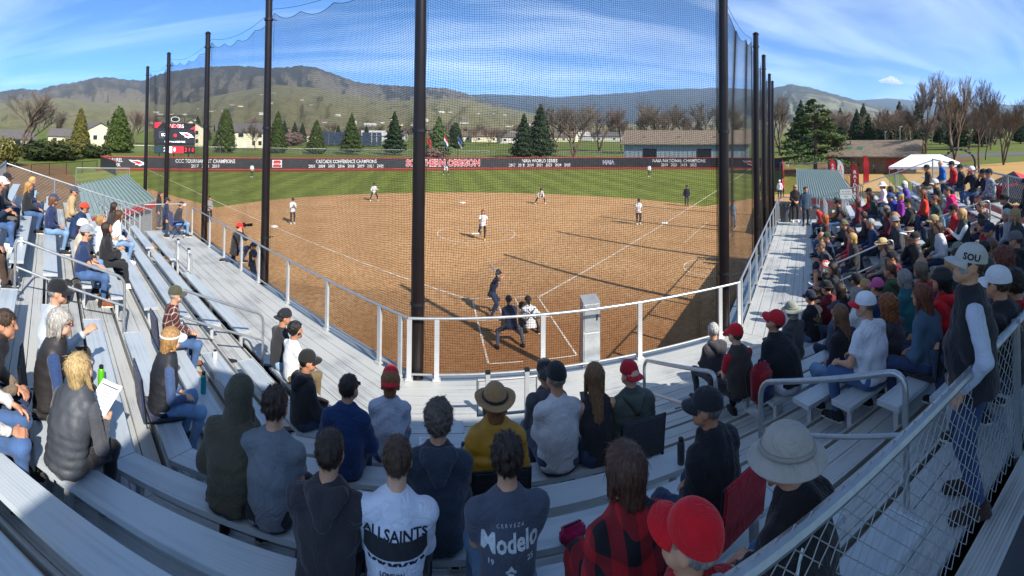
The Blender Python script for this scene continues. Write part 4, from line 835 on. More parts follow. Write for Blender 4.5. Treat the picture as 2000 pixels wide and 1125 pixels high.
# ------------------------------------------------------------------ front railing of each section
def rail_section(s, ulo, uhi, posts, label):
    r = empty('front_railing', sp(s, ulo, -.01, ZD), 0, label, 'railing', 'front railings'); O = Vector(r.location)
    f = lambda u, z, v=-.01: Vector(sp(s, u, v, z))-O
    q = MB(); q.tube([f(ulo, ZD+1.07), f(uhi, ZD+1.07)], .026, 10); q.build('top_rail', m_rail, r, True)
    q = MB(); q.tube([f(ulo, ZD+.08, -.05), f(uhi, ZD+.08, -.05)], .022, 8); q.build('bottom_rail', m_rail, r, True)
    ang = math.atan2(SEC[s][1][1], SEC[s][1][0])
    for u in posts:
        q = MB(); q.box(f(u, ZD+.52), (.085, .05, 1.08), ang); q.box(f(u, ZD+.02), (.14, .12, .03), ang); q.build('post', m_post, r)
    return r
def ucol(s, px):       # u of the front line seen at this photo column
    d = ray(px, 600); O, U, V = SEC[s]; A_ = np.array([[U[0], -d[0]], [U[1], -d[1]]]); return float(np.linalg.solve(A_, CAM[:2]-O)[0])
rail_section('C', CX0, CX1, [CX0+.03]+[ucol('C', x) for x in (854, 1061, 1250, 1407)]+[CX1-.03], 'silver tube railing across the front of the middle block')
rail_section('L', .03, 12.6, [.2]+[ucol('L', x) for x in (741, 638, 560.6, 503)]+[7.4, 8.9, 10.4, 12.6], 'silver tube railing along the front of the left wing')
rail_section('R', .03, 12.6, [.25, 1.75, 3.3, 4.9, 6.5, 8.1, 9.7, 11.2, 12.6], 'silver tube railing along the front of the right wing')
for s in 'LR':     # the walkways run on a little past the seats
    for i in range(7): plank(s, 'walkway_plank', m_alu, .01+i*.262, .01+i*.262+.250, ZD-.04, ZD, (UL if s == 'L' else UR)+.01, 13.4)
# ------------------------------------------------------------------ handrails
def handrail(name, a, b, h, label, drop=.45, bend=.16, posts=True):
    """sloped loop rail between two foot points a, b: top rail, mid rail, two bent legs"""
    r = empty(name, a, 0, label, 'handrail', 'aisle handrails'); A_ = Vector((0, 0, 0)); B_ = Vector(b)-Vector(a); H = Vector((0, 0, h)); d = B_.normalized()*bend; k = Vector((0, 0, bend))
    def corner(p, q, t): return [p*(1-x)**2+t*2*x*(1-x)+q*x*x for x in np.linspace(0, 1, 6)]
    pts = [A_]+corner(A_+H-k, A_+H+d, A_+H)+corner(B_+H-d, B_+H-k, B_+H)+[B_]
    q = MB(); q.tube(pts, .024, 10); q.build('top_rail', m_rail, r, True)
    q = MB(); q.tube([A_+H*(1-drop), B_+H*(1-drop)], .02, 8); q.build('mid_rail', m_rail, r, True)
    for p in (A_, B_): q = MB(); q.lathe([(.06, 0), (.06, .012), (.032, .02), (.032, .05)], 12, p); q.build('base_flange', m_post, r)
    return r
def aisle_rail(s, u, v0, v1, label, h=1.02):
    r0 = (v0-V0+.4)/TREAD; r1 = (v1-V0+.4)/TREAD
    return handrail('handrail', sp(s, u, v0, zrow(max(0, math.floor(r0)))), sp(s, u, v1, zrow(math.floor(r1))), h, label)
aisle_rail('L', 1.6, 2.0, 3.6, 'lower silver handrail in the left aisle beside the man in a plaid shirt')
aisle_rail('L', 1.6, 4.5, 6.3, 'upper silver handrail in the left aisle by the man in a navy T-shirt')
aisle_rail('C', .12, 2.0, 3.9, 'silver handrail in the middle aisle right of the man in the green puffer jacket', 1.0)
aisle_rail('C', -.12, 5.0, 6.6, 'nearest silver handrail, in the middle aisle beside the man in white shorts', 1.0)
aisle_rail('R', 1.5, 2.0, 3.6, 'lower silver handrail in the crowded right aisle')
aisle_rail('R', 1.5, 4.6, 6.2, 'upper silver handrail in the crowded right aisle')
def guard(a, b, label, h=.95):
    r = empty('guard_rail', a, 0, label, 'guard rail', 'wheelchair-bay guard rails'); B_ = Vector(b)-Vector(a); A_ = Vector((0, 0, 0)); H = Vector((0, 0, h))
    q = MB(); q.tube([A_+H-B_*.25, B_*1.25+H, B_*1.25+H*.5, A_+H*.5-B_*.25, A_+H-B_*.25], .022, 8); q.build('loop_rail', m_rail, r, True)
    for p in (A_, B_):
        q = MB(); q.box(p+Vector((0, 0, .52)), (.06, .06, 1.04), math.atan2(B_.y, B_.x)); q.build('post', m_post, r); q = MB(); q.box(p+Vector((0, 0, 1.05)), (.07, .07, .03), math.atan2(B_.y, B_.x)); q.build('post_cap', m_dark, r)
guard(sp('C', -2.15, 1.85, ZD), sp('C', -1.6, 1.85, ZD), 'short silver guard rail with black caps in front of the tan brimmed hat')
guard(sp('L', 6.3, 2.0, ZD), sp('L', 7.4, 2.0, ZD), 'short guard rail with black cap in the empty left front row')
# ------------------------------------------------------------------ fences around the stand
zt_ = zrow(NROW-1); vbk = vrow(NROW-1)+.55
fence('back_fence', [(-2.0, CY0-vbk+.28, zt_+.02), (CX1+MT*vbk, CY0-vbk+.28, zt_+.02)], 1.05, 'close chain-link fence with a thick top rail crossing the lower right corner', .098, .0034, .040, 2.6)
fence('back_fence', [sp('R', -MT*vbk, vbk, zt_), sp('R', UR, vbk, zt_)], 1.25, 'chain-link fence along the back of the crowded right wing', .13, .0030, .034, 2.9)
fence('end_fence', [sp('R', UR+.02, vbk, zt_), sp('R', UR+.02, 1.95, ZD+.02)], 1.2, 'sloping chain-link fence at the far end of the right wing', .12, .0028, .03, 1.9)
fence('back_fence', [sp('L', 3.0, vbk, zt_), sp('L', UL, vbk, zt_)], 1.25, 'chain-link fence along the back of the left wing at the picture edge', .13, .0030, .034, 2.9)
fence('end_fence', [sp('L', UL+.02, vbk, zt_), sp('L', UL+.02, 1.95, ZD+.02)], 1.2, 'sloping chain-link fence at the far end of the left wing', .12, .0028, .03, 1.9)
fence('walkway_fence', [sp('L', 13.3, 0, ZD), sp('L', 13.3, 1.85, ZD)], 1.1, 'short chain-link panel closing the far end of the left walkway', .11, .0026, .028, 1.5)
fence('walkway_fence', [sp('R', 13.3, 0, ZD), sp('R', 13.3, 1.85, ZD)], 1.1, 'short chain-link panel closing the far end of the right walkway behind the trash bin', .11, .0026, .028, 1.5)
# white sign on the right end fence
p = on_z(1664, 362, 4.0); p = np.array(sp('R', UR-.05, 3.2, 3.55)); so = empty('fence_sign', tuple(p), math.atan2(S2, S2)+math.pi/2, 'small white notice with black print on the right end fence', 'sign')
q = MB(); q.box((0, 0, 0), (.55, .02, .42)); q.build('sign_board', m_trim, so)
for zz, tx in ((.11, 'NO OUTSIDE'), (-.01, 'FOOD OR DRINK'), (-.12, 'PLEASE')): text_obj(tx, Matrix.Translation((0, .013, zz)) @ Matrix.Rotation(math.pi, 4, 'Z') @ Matrix.Rotation(R_(90), 4, 'X'), .085, m_black, so, .75)
# access ramps with switchback rails at both far ends
def ramp_thing(s, label):
    O = sp(s, 13.1, 2.2, 0); r = empty('access_ramp', O, math.atan2(SEC[s][1][1], SEC[s][1][0]), label, 'ramp', 'access ramps')
    sg = 1 if s == 'L' else -1
    for i in range(4):
        y0 = sg*(.1+i*1.2); z0, z1 = 2.14-.5*i, 1.64-.5*i
        if i % 2: z0, z1 = z1, z0
        q = MB(); q.bar((-1.3, y0+sg*.5, z0-.05), (4.4, y0+sg*.5, z1-.05), 1.1, .06); q.build('ramp_deck', m_alu, r)
        for dy in (0, 1.0):
            for hh in (.35, .68, 1.0):
                q = MB(); q.tube([(-1.3, y0+sg*dy, z0+hh), (4.4, y0+sg*dy, z1+hh)], .026, 6); q.build('rail', m_post, r)
            for k in range(6):
                x = -1.3+5.7*k/5; z = z0+(z1-z0)*k/5; q = MB(); q.tube([(x, y0+sg*dy, max(0, z-1.2)), (x, y0+sg*dy, z+1.0)], .028, 6); q.build('post', m_post, r)
ramp_thing('L', 'white-railed access ramp beside the left dugout'); ramp_thing('R', 'white-railed access ramp beside the right dugout')
# dugouts
m_droof = mat('pale_green_metal_roof', '#869894', .55, .15, var=.08, vs=1.2); m_dred = mat('dugout_red', '#b32a2c', .6); m_block = mat('painted_block_wall', '#8d8f90', .85, var=.1)
def dugout(corners, label, ribs):
    """corners: four roof corners (x,y,z)"""
    c = [Vector(p) for p in corners]; O = Vector((c[0].x, c[0].y, 0)); r = empty('dugout', O, 0, label, 'dugout', 'dugouts')
    c = [p-O for p in c]; q = MB(); q.add([p for p in c]+[p-Vector((0, 0, .14)) for p in c], [(0, 1, 2, 3), (7, 6, 5, 4), (0, 1, 5, 4), (1, 2, 6, 5), (2, 3, 7, 6), (3, 0, 4, 7)]); q.build('roof', m_droof, r)
    for i in range(ribs+1):
        t = i/ribs; a = c[0].lerp(c[1], t); b = c[3].lerp(c[2], t); q = MB(); q.bar(a+Vector((0, 0, .05)), b+Vector((0, 0, .05)), .07, .10); q.build('roof_rib', m_droof, r)
    ctr = sum(c, Vector())/4
    for i in range(4):
        a, b = c[i]+(ctr-c[i])*.06, c[(i+1) % 4]+(ctr-c[(i+1) % 4])*.06
        q = MB(); q.add([(a.x, a.y, 0), (b.x, b.y, 0), (b.x, b.y, b.z-.16), (a.x, a.y, a.z-.16)], [(0, 1, 2, 3)]); q.build('wall', m_block, r)
    for i in (2,):
        q = MB(); q.bar(c[i]+Vector((0, 0, -.22)), c[(i+1) % 4]+Vector((0, 0, -.22)), .06, .3); q.build('red_fascia', m_dred, r)
    return r
def zc_(px, py, z): return tuple(on_z(px, py, z))
dugout([zc_(152, 362, 2.9), zc_(246, 343, 2.9), zc_(303, 392, 2.5), zc_(166, 425, 2.5)], 'left dugout with pale ribbed metal roof beyond the left stand', 16)
dugout([zc_(1556, 331, 2.9), zc_(1636, 334, 2.9), zc_(1674, 397, 2.5), zc_(1558, 382, 2.5)], 'right dugout with pale ribbed metal roof beyond the right stand', 22)
fence('bullpen_fence', [(*on_z(x, y, 0)[:2], 0) for x, y in ((148, 372), (252, 372))], 2.2, 'grey frame fence standing behind the left dugout', .25, .005, .04, 5)
fence('bullpen_fence', [(*on_z(x, y, 0)[:2], 0) for x, y in ((1524, 350), (1615, 352))], 2.2, 'grey frame fence standing behind the right dugout', .25, .005, .04, 5)
q = MB(); a = on_z(1531, 375, 0); b = on_z(1527, 322, 0); q.bar((a[0], a[1], 1.1), (b[0], b[1], 1.1), .08, 2.2); o = q.build('bullpen_wall', m_dred); tag(o, 'red padded wall at the right end of the field beside the net poles', 'wall')
# silver equipment box beyond the front railing
P = on_z(1156, 714, ZD-.1); bx_ = empty('equipment_box', (P[0], P[1]+.13, ZD-.15), 0, 'tall silver metal equipment box standing just outside the middle railing', 'equipment box')
m_boxm = mat('scuffed_sheet_metal', '#b9bdc0', .35, .6, var=.15, vs=5)
q = MB(); q.add([(-.17, -.12, 0), (.17, -.12, 0), (.17, .12, 0), (-.17, .12, 0), (-.17, -.12, 1.24), (.17, -.12, 1.24), (.17, .12, 1.32), (-.17, .12, 1.32)], [(3, 2, 1, 0), (4, 5, 6, 7), (0, 1, 5, 4), (1, 2, 6, 5), (2, 3, 7, 6), (3, 0, 4, 7)]); q.build('cabinet', m_boxm, bx_)
q = MB(); q.box((0, -.127, .95), (.3, .012, .5)); q.build('door', m_boxm, bx_); q = MB(); q.box((0, -.127, .36), (.3, .012, .6)); q.build('lower_door', m_boxm, bx_); q = MB(); q.box((.1, -.14, .95), (.02, .02, .1)); q.build('handle', m_dark, bx_)
# unseen press box, shaped to shade the middle block; open underneath for sky light
pb = empty('shade_press_box', (4.9, -20.0, 0), 0, 'press box raised on steel columns behind the middle block of the stand', 'building')
q = MB(); q.box((0, 0, 8.05), (12.4, 3.4, 2.7)); q.build('cabin_wall', m_block, pb); q = MB(); q.box((0, 0, 9.47), (12.6, 3.6, .12)); q.build('roof', m_droof, pb); q = MB(); q.box((0, 0, 6.62), (12.5, 3.5, .14)); q.build('floor_slab', m_conc, pb)
for i in range(5):
    for y_ in (-1.5, 1.5): q = MB(); q.box((-5.8+2.9*i, y_, 3.27), (.2, .2, 6.54)); q.build('column', m_dark, pb)
for i in range(4): q = MB(); q.box((-4.5+3*i, 1.72, 8.1), (2.2, .06, 1.2)); f = q.build('window', m_trim, pb); q = MB(); q.box((-4.5+3*i, 1.76, 8.1), (2.0, .04, 1.0)); q.build('pane', m_glassd, f)
q = MB(); q.box((-2.6, 2.9, 3.72), (18, 2.4, .16)); q.build('balcony_floor', mat('balcony_boards', '#4a4d52', .8, var=.2, vs=2), pb)
# trash bin
P = sp('R', 12.85, .35, ZD); tb = empty('trash_bin', P, .8, 'dark grey trash bin at the far end of the right walkway', 'trash bin')
q = MB(); q.lathe([(.24, 0), (.29, .72), (.31, .74), (.31, .80)], 14); q.build('bin', mat('bin_plastic', '#4c5056', .6), tb); q = MB(); q.lathe([(.30, .78), (.32, .82), (.30, .86), (.2, .84)], 14); q.build('bin_liner', m_black, tb)
# ------------------------------------------------------------------ net poles and backstop net
m_pole = mat('black_steel_pole', '#231c1c', .32, .3, var=.15, vs=4); m_net = mat('black_netting', '#101012', .8, var=.1)
PH = 10.15
def pole_at(px, s):       # pole on the line 0.22 m outside the front railing, at this photo column
    d = ray(px, 500); O, U, V = SEC[s]; O = O-V*.20; A_ = np.array([[U[0], -d[0]], [U[1], -d[1]]]); t = np.linalg.solve(A_, CAM[:2]-O); return O+U*t[0]
PL = [np.array([-3.17, -8.50]), pole_at(517, 'L'), pole_at(398, 'L'), pole_at(322, 'L'), pole_at(281, 'L')]
PR = [np.array([3.12, -8.48])]+[np.array([CX1, CY0])+np.array([S2, S2])*u_+np.array([-S2, S2])*o_ for u_, o_ in ((7.1, .42), (13.6, .75), (20.0, 1.0), (26.4, 1.3))]
labs_l = ['thick black net pole left of the batter, the nearest on the left', 'thick black net pole beside the kneeling photographer', 'black net pole third from the middle on the left', 'black net pole in front of the scoreboard', 'black net pole farthest away on the left']
labs_r = ['thick black net pole nearest on the right, before the right railing', 'second black net pole along the right wing', 'third black net pole along the right wing', 'fourth black net pole along the right wing', 'farthest black net pole along the right wing']
def mkpole(p, lab, k):
    r = empty('net_pole', (p[0], p[1], 0), 0, lab, 'pole', 'backstop net poles'); h = PH+.1*math.sin(k*3)
    q = MB(); q.tube([(0, 0, 0), (0, 0, 3.5), (0, 0, h)], [.125, .12, .10], 18); q.build('shaft', m_pole, r, True)
    q = MB(); q.lathe([(.12, h), (.125, h+.02), (.06, h+.08), (.01, h+.1)], 14); q.build('cap', m_pole, r)
    for z in (3.4, 6.5, 9.6): q = MB(); q.lathe([(.13, z-.03), (.13, z+.03)], 14); q.tube([(.12, .05, z), (.2, .16, z)], .012, 5); q.build('clamp', m_dark, r)
for k, (p, l) in enumerate(zip(PL, labs_l)): mkpole(p, l, k)
for k, (p, l) in enumerate(zip(PR, labs_r)): mkpole(p, l, k+9)
def net_panel(a, b, cell, rad, seed, label, zb=.35):
    a = np.array(a); b = np.array(b); d = b-a; W_ = np.hypot(*d); ex = d/W_; en = np.array([-ex[1], ex[0]])
    if en @ (np.array([0, 13.])-a) < 0: en = -en
    a = a+en*.17; rs = np.random.default_rng(seed); ph = rs.uniform(0, 6.28, 6)
    def surf(s, t):
        """s along 0..1, t up 0..1 -> xyz"""
        sag = .34*4*s*(1-s)+.14*np.abs(np.sin(s*math.pi*4))
        top = PH-.35-sag
        wob = (.055*np.sin(s*W_*1.9+ph[0]+t*2)+.035*np.sin(s*W_*3.7+ph[1])+.02*np.sin(s*W_*8+ph[4]+t*3))*(.35+.65*t)
        z = zb+(top-zb)*t+wob*np.sin(math.pi*np.clip(t, 0, 1))*1.2
        off = (.12*np.sin(math.pi*s)*np.sin(math.pi*t)+.05*np.sin(s*W_*2.3+ph[2])*np.sin(t*3+ph[3])*np.sin(math.pi*s))
        x = s*W_+.02*np.sin(z*2.2+ph[5]+s*9)
        P = a[None]+x[:, None]*ex+off[:, None]*en; return np.column_stack([P, z])
    Hn = PH-.6-zb; nv = int(W_/cell); nh = int(Hn/cell); kv = int(Hn/.30); kh = int(W_/.26)
    A_ = []; B_ = []
    s = np.repeat(np.linspace(0, 1, nv+1), kv+1); t = np.tile(np.linspace(0, 1, kv+1), nv+1); P = surf(s, t).reshape(nv+1, kv+1, 3); A_.append(P[:, :-1].reshape(-1, 3)); B_.append(P[:, 1:].reshape(-1, 3))
    t = np.repeat(np.linspace(0, 1, nh+1), kh+1); s = np.tile(np.linspace(0, 1, kh+1), nh+1); P = surf(s, t).reshape(nh+1, kh+1, 3); A_.append(P[:, :-1].reshape(-1, 3)); B_.append(P[:, 1:].reshape(-1, 3))
    V, F = prisms(np.concatenate(A_), np.concatenate(B_), rad)
    r = empty('backstop_net', (a[0], a[1], zb), 0, label, 'net', 'backstop net panels'); V = V-np.array([a[0], a[1], zb])
    o = mesh_np('net_mesh', V, F, m_net, r); o['kind'] = 'stuff'
    # edge rope and suspension cable
    q = MB(); q.tube([surf(np.array([x]), np.array([1.]))[0]-np.array([a[0], a[1], zb]) for x in np.linspace(0, 1, 33)], .008, 5); q.build('edge_rope', m_net, r)
    q = MB(); q.tube([(*(a+ex*x*W_-a), PH-.22-.30*4*x*(1-x)-zb+.0) for x in np.linspace(0, 1, 17)], .006, 5); q.build('cable', m_net, r)
    q = MB(); q.tube([surf(np.array([x]), np.array([0.]))[0]-np.array([a[0], a[1], zb]) for x in np.linspace(0, 1, 17)], .008, 5); q.build('bottom_rope', m_net, r)
net_panel(PL[0], PR[0], .046, .0031, 1, 'black netting straight behind home plate between the two nearest poles')
net_panel(PL[1], PL[0], .046, .0031, 2, 'black netting left of the nearest left pole')
net_panel(PL[2], PL[1], .06, .0029, 3, 'black netting in the second bay on the left')
net_panel(PL[3], PL[2], .09, .0040, 4, 'black netting in front of the scoreboard, third bay on the left')
net_panel(PL[4], PL[3], .12, .0052, 5, 'black netting in the farthest bay on the left')
net_panel(PR[0], PR[1], .05, .0023, 6, 'black netting in the first bay right of the nearest right pole')
for i in range(1, 4): net_panel(PR[i], PR[i+1], .12, .0038, 6+i, ['black netting in the second bay along the right wing', 'black netting in the third bay along the right wing', 'black netting in the farthest bay along the right wing'][i-1])
print('setting done', round(time.time()-T0, 1))
# ------------------------------------------------------------------ figures: smooth-blended solids turned into meshes
def nets(fn, lo, hi, h):
    lo = np.asarray(lo, np.float32); n = np.ceil((np.asarray(hi)-lo)/h).astype(int)+1
    ax = [lo[i]+h*np.arange(n[i], dtype=np.float32) for i in range(3)]
    G = np.stack(np.meshgrid(*ax, indexing='ij'), -1).reshape(-1, 3); D = fn(G).reshape(n).astype(np.float32)
    I = D < 0; c = np.zeros(tuple(n-1), np.int8)
    for a in (0, 1):
        for b in (0, 1):
            for d in (0, 1): c += I[a:n[0]-1+a, b:n[1]-1+b, d:n[2]-1+d]
    mask = (c > 0) & (c < 8); idx = np.full(tuple(n-1), -1, np.int32); cells = np.argwhere(mask); idx[mask] = np.arange(len(cells))
    acc = np.zeros((len(cells), 3), np.float32); cnt = np.zeros(len(cells), np.float32); ci, cj, ck = cells.T
    for axn in range(3):
        for p in (0, 1):
            for q in (0, 1):
                o0 = [0, 0, 0]; oth = [i for i in range(3) if i != axn]; o0[oth[0]] = p; o0[oth[1]] = q; o1 = list(o0); o1[axn] = 1
                d0 = D[ci+o0[0], cj+o0[1], ck+o0[2]]; d1 = D[ci+o1[0], cj+o1[1], ck+o1[2]]; x = (d0 < 0) != (d1 < 0)
                t = np.where(x, d0/np.where(x, d0-d1, 1), 0); pos = np.tile(np.array(o0, np.float32), (len(cells), 1)); pos[:, axn] = t
                acc[x] += pos[x]; cnt += x
    V = lo+(cells+acc/np.maximum(cnt, 1)[:, None])*h; F = []
    for axn in range(3):
        sl0 = [slice(1, n[i]-1) for i in range(3)]; sl0[axn] = slice(0, n[axn]-1); sl1 = list(sl0); sl1[axn] = slice(1, n[axn])
        a = I[tuple(sl0)]; b = I[tuple(sl1)]; e = np.argwhere(a != b)
        if not len(e): continue
        st = a[tuple(e.T)]; off = np.array([1, 1, 1]); off[axn] = 0; e = e+off; u, w_ = [(1, 2), (2, 0), (0, 1)][axn]
        def cell(du, dw): k = e.copy(); k[:, u] += du; k[:, w_] += dw; return idx[k[:, 0], k[:, 1], k[:, 2]]
        Q = np.stack([cell(-1, -1), cell(0, -1), cell(0, 0), cell(-1, 0)], 1); Q[~st] = Q[~st][:, ::-1]; F.append(Q)
    F = np.concatenate(F) if F else np.zeros((0, 4), int); F = F[(F >= 0).all(1)]
    return V, F
def prim(a, b, ra, rb=None, n=None, k=1., q=0., pitch=.07, cut=0):
    return (np.asarray(a, np.float32), np.asarray(b, np.float32), ra, ra if rb is None else rb, None if n is None else np.asarray(n, np.float32), k, q, pitch, cut)
def pd(P, pr):
    a, b, ra, rb, n, k, q, pitch, cut = pr; ab = b-a; L2 = max(float(ab @ ab), 1e-8); tu = (P-a) @ ab/L2; t = np.clip(tu, 0, 1); o = P-a-t[:, None]*ab
    d2 = (o*o).sum(1)
    if n is not None: d2 = d2+(k*k-1)*(o @ n)**2
    r = ra+(rb-ra)*t
    if q: r = r+q*(np.sqrt(np.abs(np.sin(t*math.sqrt(L2)*math.pi/pitch)))-.75)
    d = np.sqrt(d2)-r
    if n is not None: d = d/(1+.5*(k-1))
    if cut & 1: d = np.maximum(d, (tu-1)*math.sqrt(L2))
    if cut & 2: d = np.maximum(d, -tu*math.sqrt(L2))
    return d
def smin(a, b, k): h = np.maximum(k-np.abs(a-b), 0)/k; return np.minimum(a, b)-h*h*k*.25
def blend(prims, ks, wr=0., seed=0, wl=11.):
    rs = np.random.default_rng(seed); dirs = rs.normal(size=(4, 3)).astype(np.float32); dirs /= np.linalg.norm(dirs, axis=1, keepdims=True); ph = rs.uniform(0, 6.28, 4)
    def fn(P):
        d = None
        for p in prims: x = pd(P, p); d = x if d is None else smin(d, x, ks)
        if wr:
            w0 = np.sin(P @ dirs[0]*wl*2.2+ph[0]); d = d+wr*(np.sin(P @ dirs[1]*wl*3.6+ph[1]+1.6*w0)+.7*np.sin(P @ dirs[2]*wl*6.5+ph[2]+1.2*w0)+.9*(1-2*np.abs(np.sin(P @ dirs[3]*wl*1.7+ph[3]+1.4*w0))))*.6
        return d
    return fn
def bounds(prims, pad=.035):
    lo = np.min([np.minimum(p[0]-max(p[2], p[3]), p[1]-max(p[2], p[3])) for p in prims], 0)-pad; hi = np.max([np.maximum(p[0]+max(p[2], p[3]), p[1]+max(p[2], p[3])) for p in prims], 0)+pad; return lo, hi
def solid(prims, ks=.04, vox=.02, wr=0., seed=0, wl=11.):
    lo, hi = bounds(prims); return nets(blend(prims, ks, wr, seed, wl), lo, hi, vox)
def ell(P, c, r): q = (P-np.asarray(c, np.float32))/np.asarray(r, np.float32); k = np.sqrt((q*q).sum(1)); return (k-1)*min(r)
# --- head template (looking along +y)
def head_fn(P):
    d = ell(P, (0, -.012, .030), (.077, .099, .098)); d = smin(d, pd(P, prim((0, .022, .0), (0, .058, -.088), .060, .034)), .035)
    d = smin(d, pd(P, prim((-.035, .03, -.05), (.035, .03, -.05), .042)), .03)
    d = smin(d, pd(P, prim((0, .086, .030), (0, .108, -.018), .009, .014)), .018); d = smin(d, pd(P, prim((-.032, .070, .040), (.032, .070, .040), .014)), .02)
    d = smin(d, pd(P, prim((-.020, .082, -.055), (.020, .082, -.055), .009)), .012)
    for s in (-1, 1):
        d = np.maximum(d, -(np.linalg.norm(P-np.array([s*.033, .096, .014], np.float32), axis=1)-.015))
        d = smin(d, ell(P, (s*.079, -.012, -.002), (.011, .024, .034)), .012)
    return smin(d, pd(P, prim((0, -.022, -.05), (0, -.04, -.20), .053, .060)), .03)
def tmpl(fn, lo, hi, h): V, F = nets(fn, lo, hi, h); return V, F
HEAD = {k: tmpl(head_fn, (-.12, -.14, -.24), (.12, .15, .16), h) for k, h in ((0, .0092), (1, .0185))}
EYE = []
for s in (-1, 1):
    u = np.array([(math.sin(t)*math.cos(p), math.cos(t), math.sin(t)*math.sin(p)) for t in np.linspace(0, math.pi, 5) for p in np.linspace(0, 2*math.pi, 8)[:-1]]); EYE.append(u*np.array([.012, .009, .008])+np.array([s*.033, .083, .014]))
EYEF = np.array([(i*7+j, i*7+(j+1) % 7, (i+1)*7+(j+1) % 7, (i+1)*7+j) for i in range(4) for j in range(7)])
# --- hand template: wrist at origin, fingers along +y, back of hand +z, thumb towards +x
def hand_prims(curl):
    p = [prim((0, -.03, 0), (0, .02, 0), .026, .028, (0, 0, 1), 1.25), prim((-.022, .03, 0), (-.026, .082, 0), .019, .017, (0, 0, 1), 1.35), prim((.02, .03, 0), (.024, .085, 0), .02, .017, (0, 0, 1), 1.35), prim((0, .03, 0), (0, .085, 0), .022, .02, (0, 0, 1), 1.4)]
    for x, L_, r in ((-.034, .058, .0085), (-.012, .072, .0095), (.011, .078, .0098), (.033, .07, .0095)):
        y0 = .082; a = curl*.7; p0 = (x, y0, 0); p1 = (x*1.08, y0+L_*.5*math.cos(a), -L_*.5*math.sin(a)); a2 = a+curl*1.0; p2 = (x*1.1, p1[1]+L_*.30*math.cos(a2), p1[2]-L_*.30*math.sin(a2)); a3 = a2+curl*.7; p3 = (x*1.1, p2[1]+L_*.22*math.cos(a3), p2[2]-L_*.22*math.sin(a3))
        p += [prim(p0, p1, r, r*.95), prim(p1, p2, r*.95, r*.88), prim(p2, p3, r*.88, r*.8)]
    p += [prim((.024, .018, -.004), (.052, .050, -.012), .014, .0115), prim((.052, .050, -.012), (.060, .082, -.020-.015*curl), .0115, .009)]
    return p
HAND = {k: solid(hand_prims(c), .010, .0078) for k, c in (('relaxed', .45), ('flat', .12), ('grip', 1.15))}
def _fat(p): a = list(p); a[2] *= 1.3; a[3] *= 1.3; return tuple(a)
HANDF = {k: solid([_fat(p) for p in hand_prims(c)], .008, .0145) for k, c in (('relaxed', .45), ('flat', .12), ('grip', 1.15))}
# --- hair templates
def hair_fn(style):
    def fn(P):
        x, y, z = P.T; ang = np.arctan2(x, y+.01)
        rr = {'short': (.084, .106, .103), 'buzz': (.080, .102, .100), 'curly': (.098, .118, .117), 'long': (.090, .110, .107), 'bob': (.095, .113, .107), 'pony': (.085, .107, .104), 'fringe': (.082, .104, .100), 'messy': (.090, .112, .114), 'bigcurl': (.12, .125, .12), 'bun': (.085, .107, .104)}[style]
        d = ell(P, (0, -.014, .032), rr)
        cutf = .80*y-.60*z-.030+.10*np.abs(x); d = np.maximum(d, cutf)
        low = {'short': -.055, 'buzz': -.045, 'curly': -.07, 'messy': -.06, 'fringe': -.05}.get(style, -.06)
        if style in ('long', 'bob', 'bigcurl'):
            e = -.36 if style == 'long' else (-.13 if style == 'bob' else -.26); w_ = .078 if style != 'bigcurl' else .105
            d = np.maximum(d, -(z+.09)); dr = pd(P, prim((0, -.045, .0), (0, -.085 if style != 'long' else -.155, e), w_+.008, w_*.72, (0, 1, 0), 1.35 if style == 'long' else 1.1, cut=1))
            d = smin(d, dr, .03)
            for s in (-1, 1): d = smin(d, pd(P, prim((s*.075, .0, .02), (s*.085, -.01 if style != 'long' else .0, max(e*.62, -.16)), .026, .018)), .02)
        else: d = np.maximum(d, -(z-low)-.9*np.maximum(0, -y-.02)*.25)
        if style == 'fringe': d = np.maximum(d, z-.045+.25*np.maximum(0, y))
        if style == 'pony': d = smin(d, pd(P, prim((0, -.10, .045), (0, -.15, .0), .028, .03)), .015); d = smin(d, pd(P, prim((0, -.15, .0), (0, -.13, -.20), .03, .016)), .02)
        if style == 'bun': d = smin(d, ell(P, (0, -.105, .085), (.042, .042, .038)), .012)
        g = {'short': .0032, 'buzz': .001, 'curly': .011, 'messy': .008, 'bigcurl': .016}.get(style, .004)
        if style in ('curly', 'bigcurl'): d = d+g*np.sin(x*75+2*np.sin(z*60))*np.sin(y*70+1.5)*np.sin(z*72+x*30)
        elif style in ('messy', 'short'): d = d+g*np.sin(ang*13+z*40)*np.sin(z*55+x*90+1)+g*.6*np.sin(x*150+y*40)
        else: d = d+g*np.sin(ang*26+np.sin(z*22)*1.2)
        # keep the hair a shell that lies outside the skull
        return np.maximum(d, -(ell(P, (0, -.012, .030), (.070, .092, .091))))
    return fn
HAIR = {}
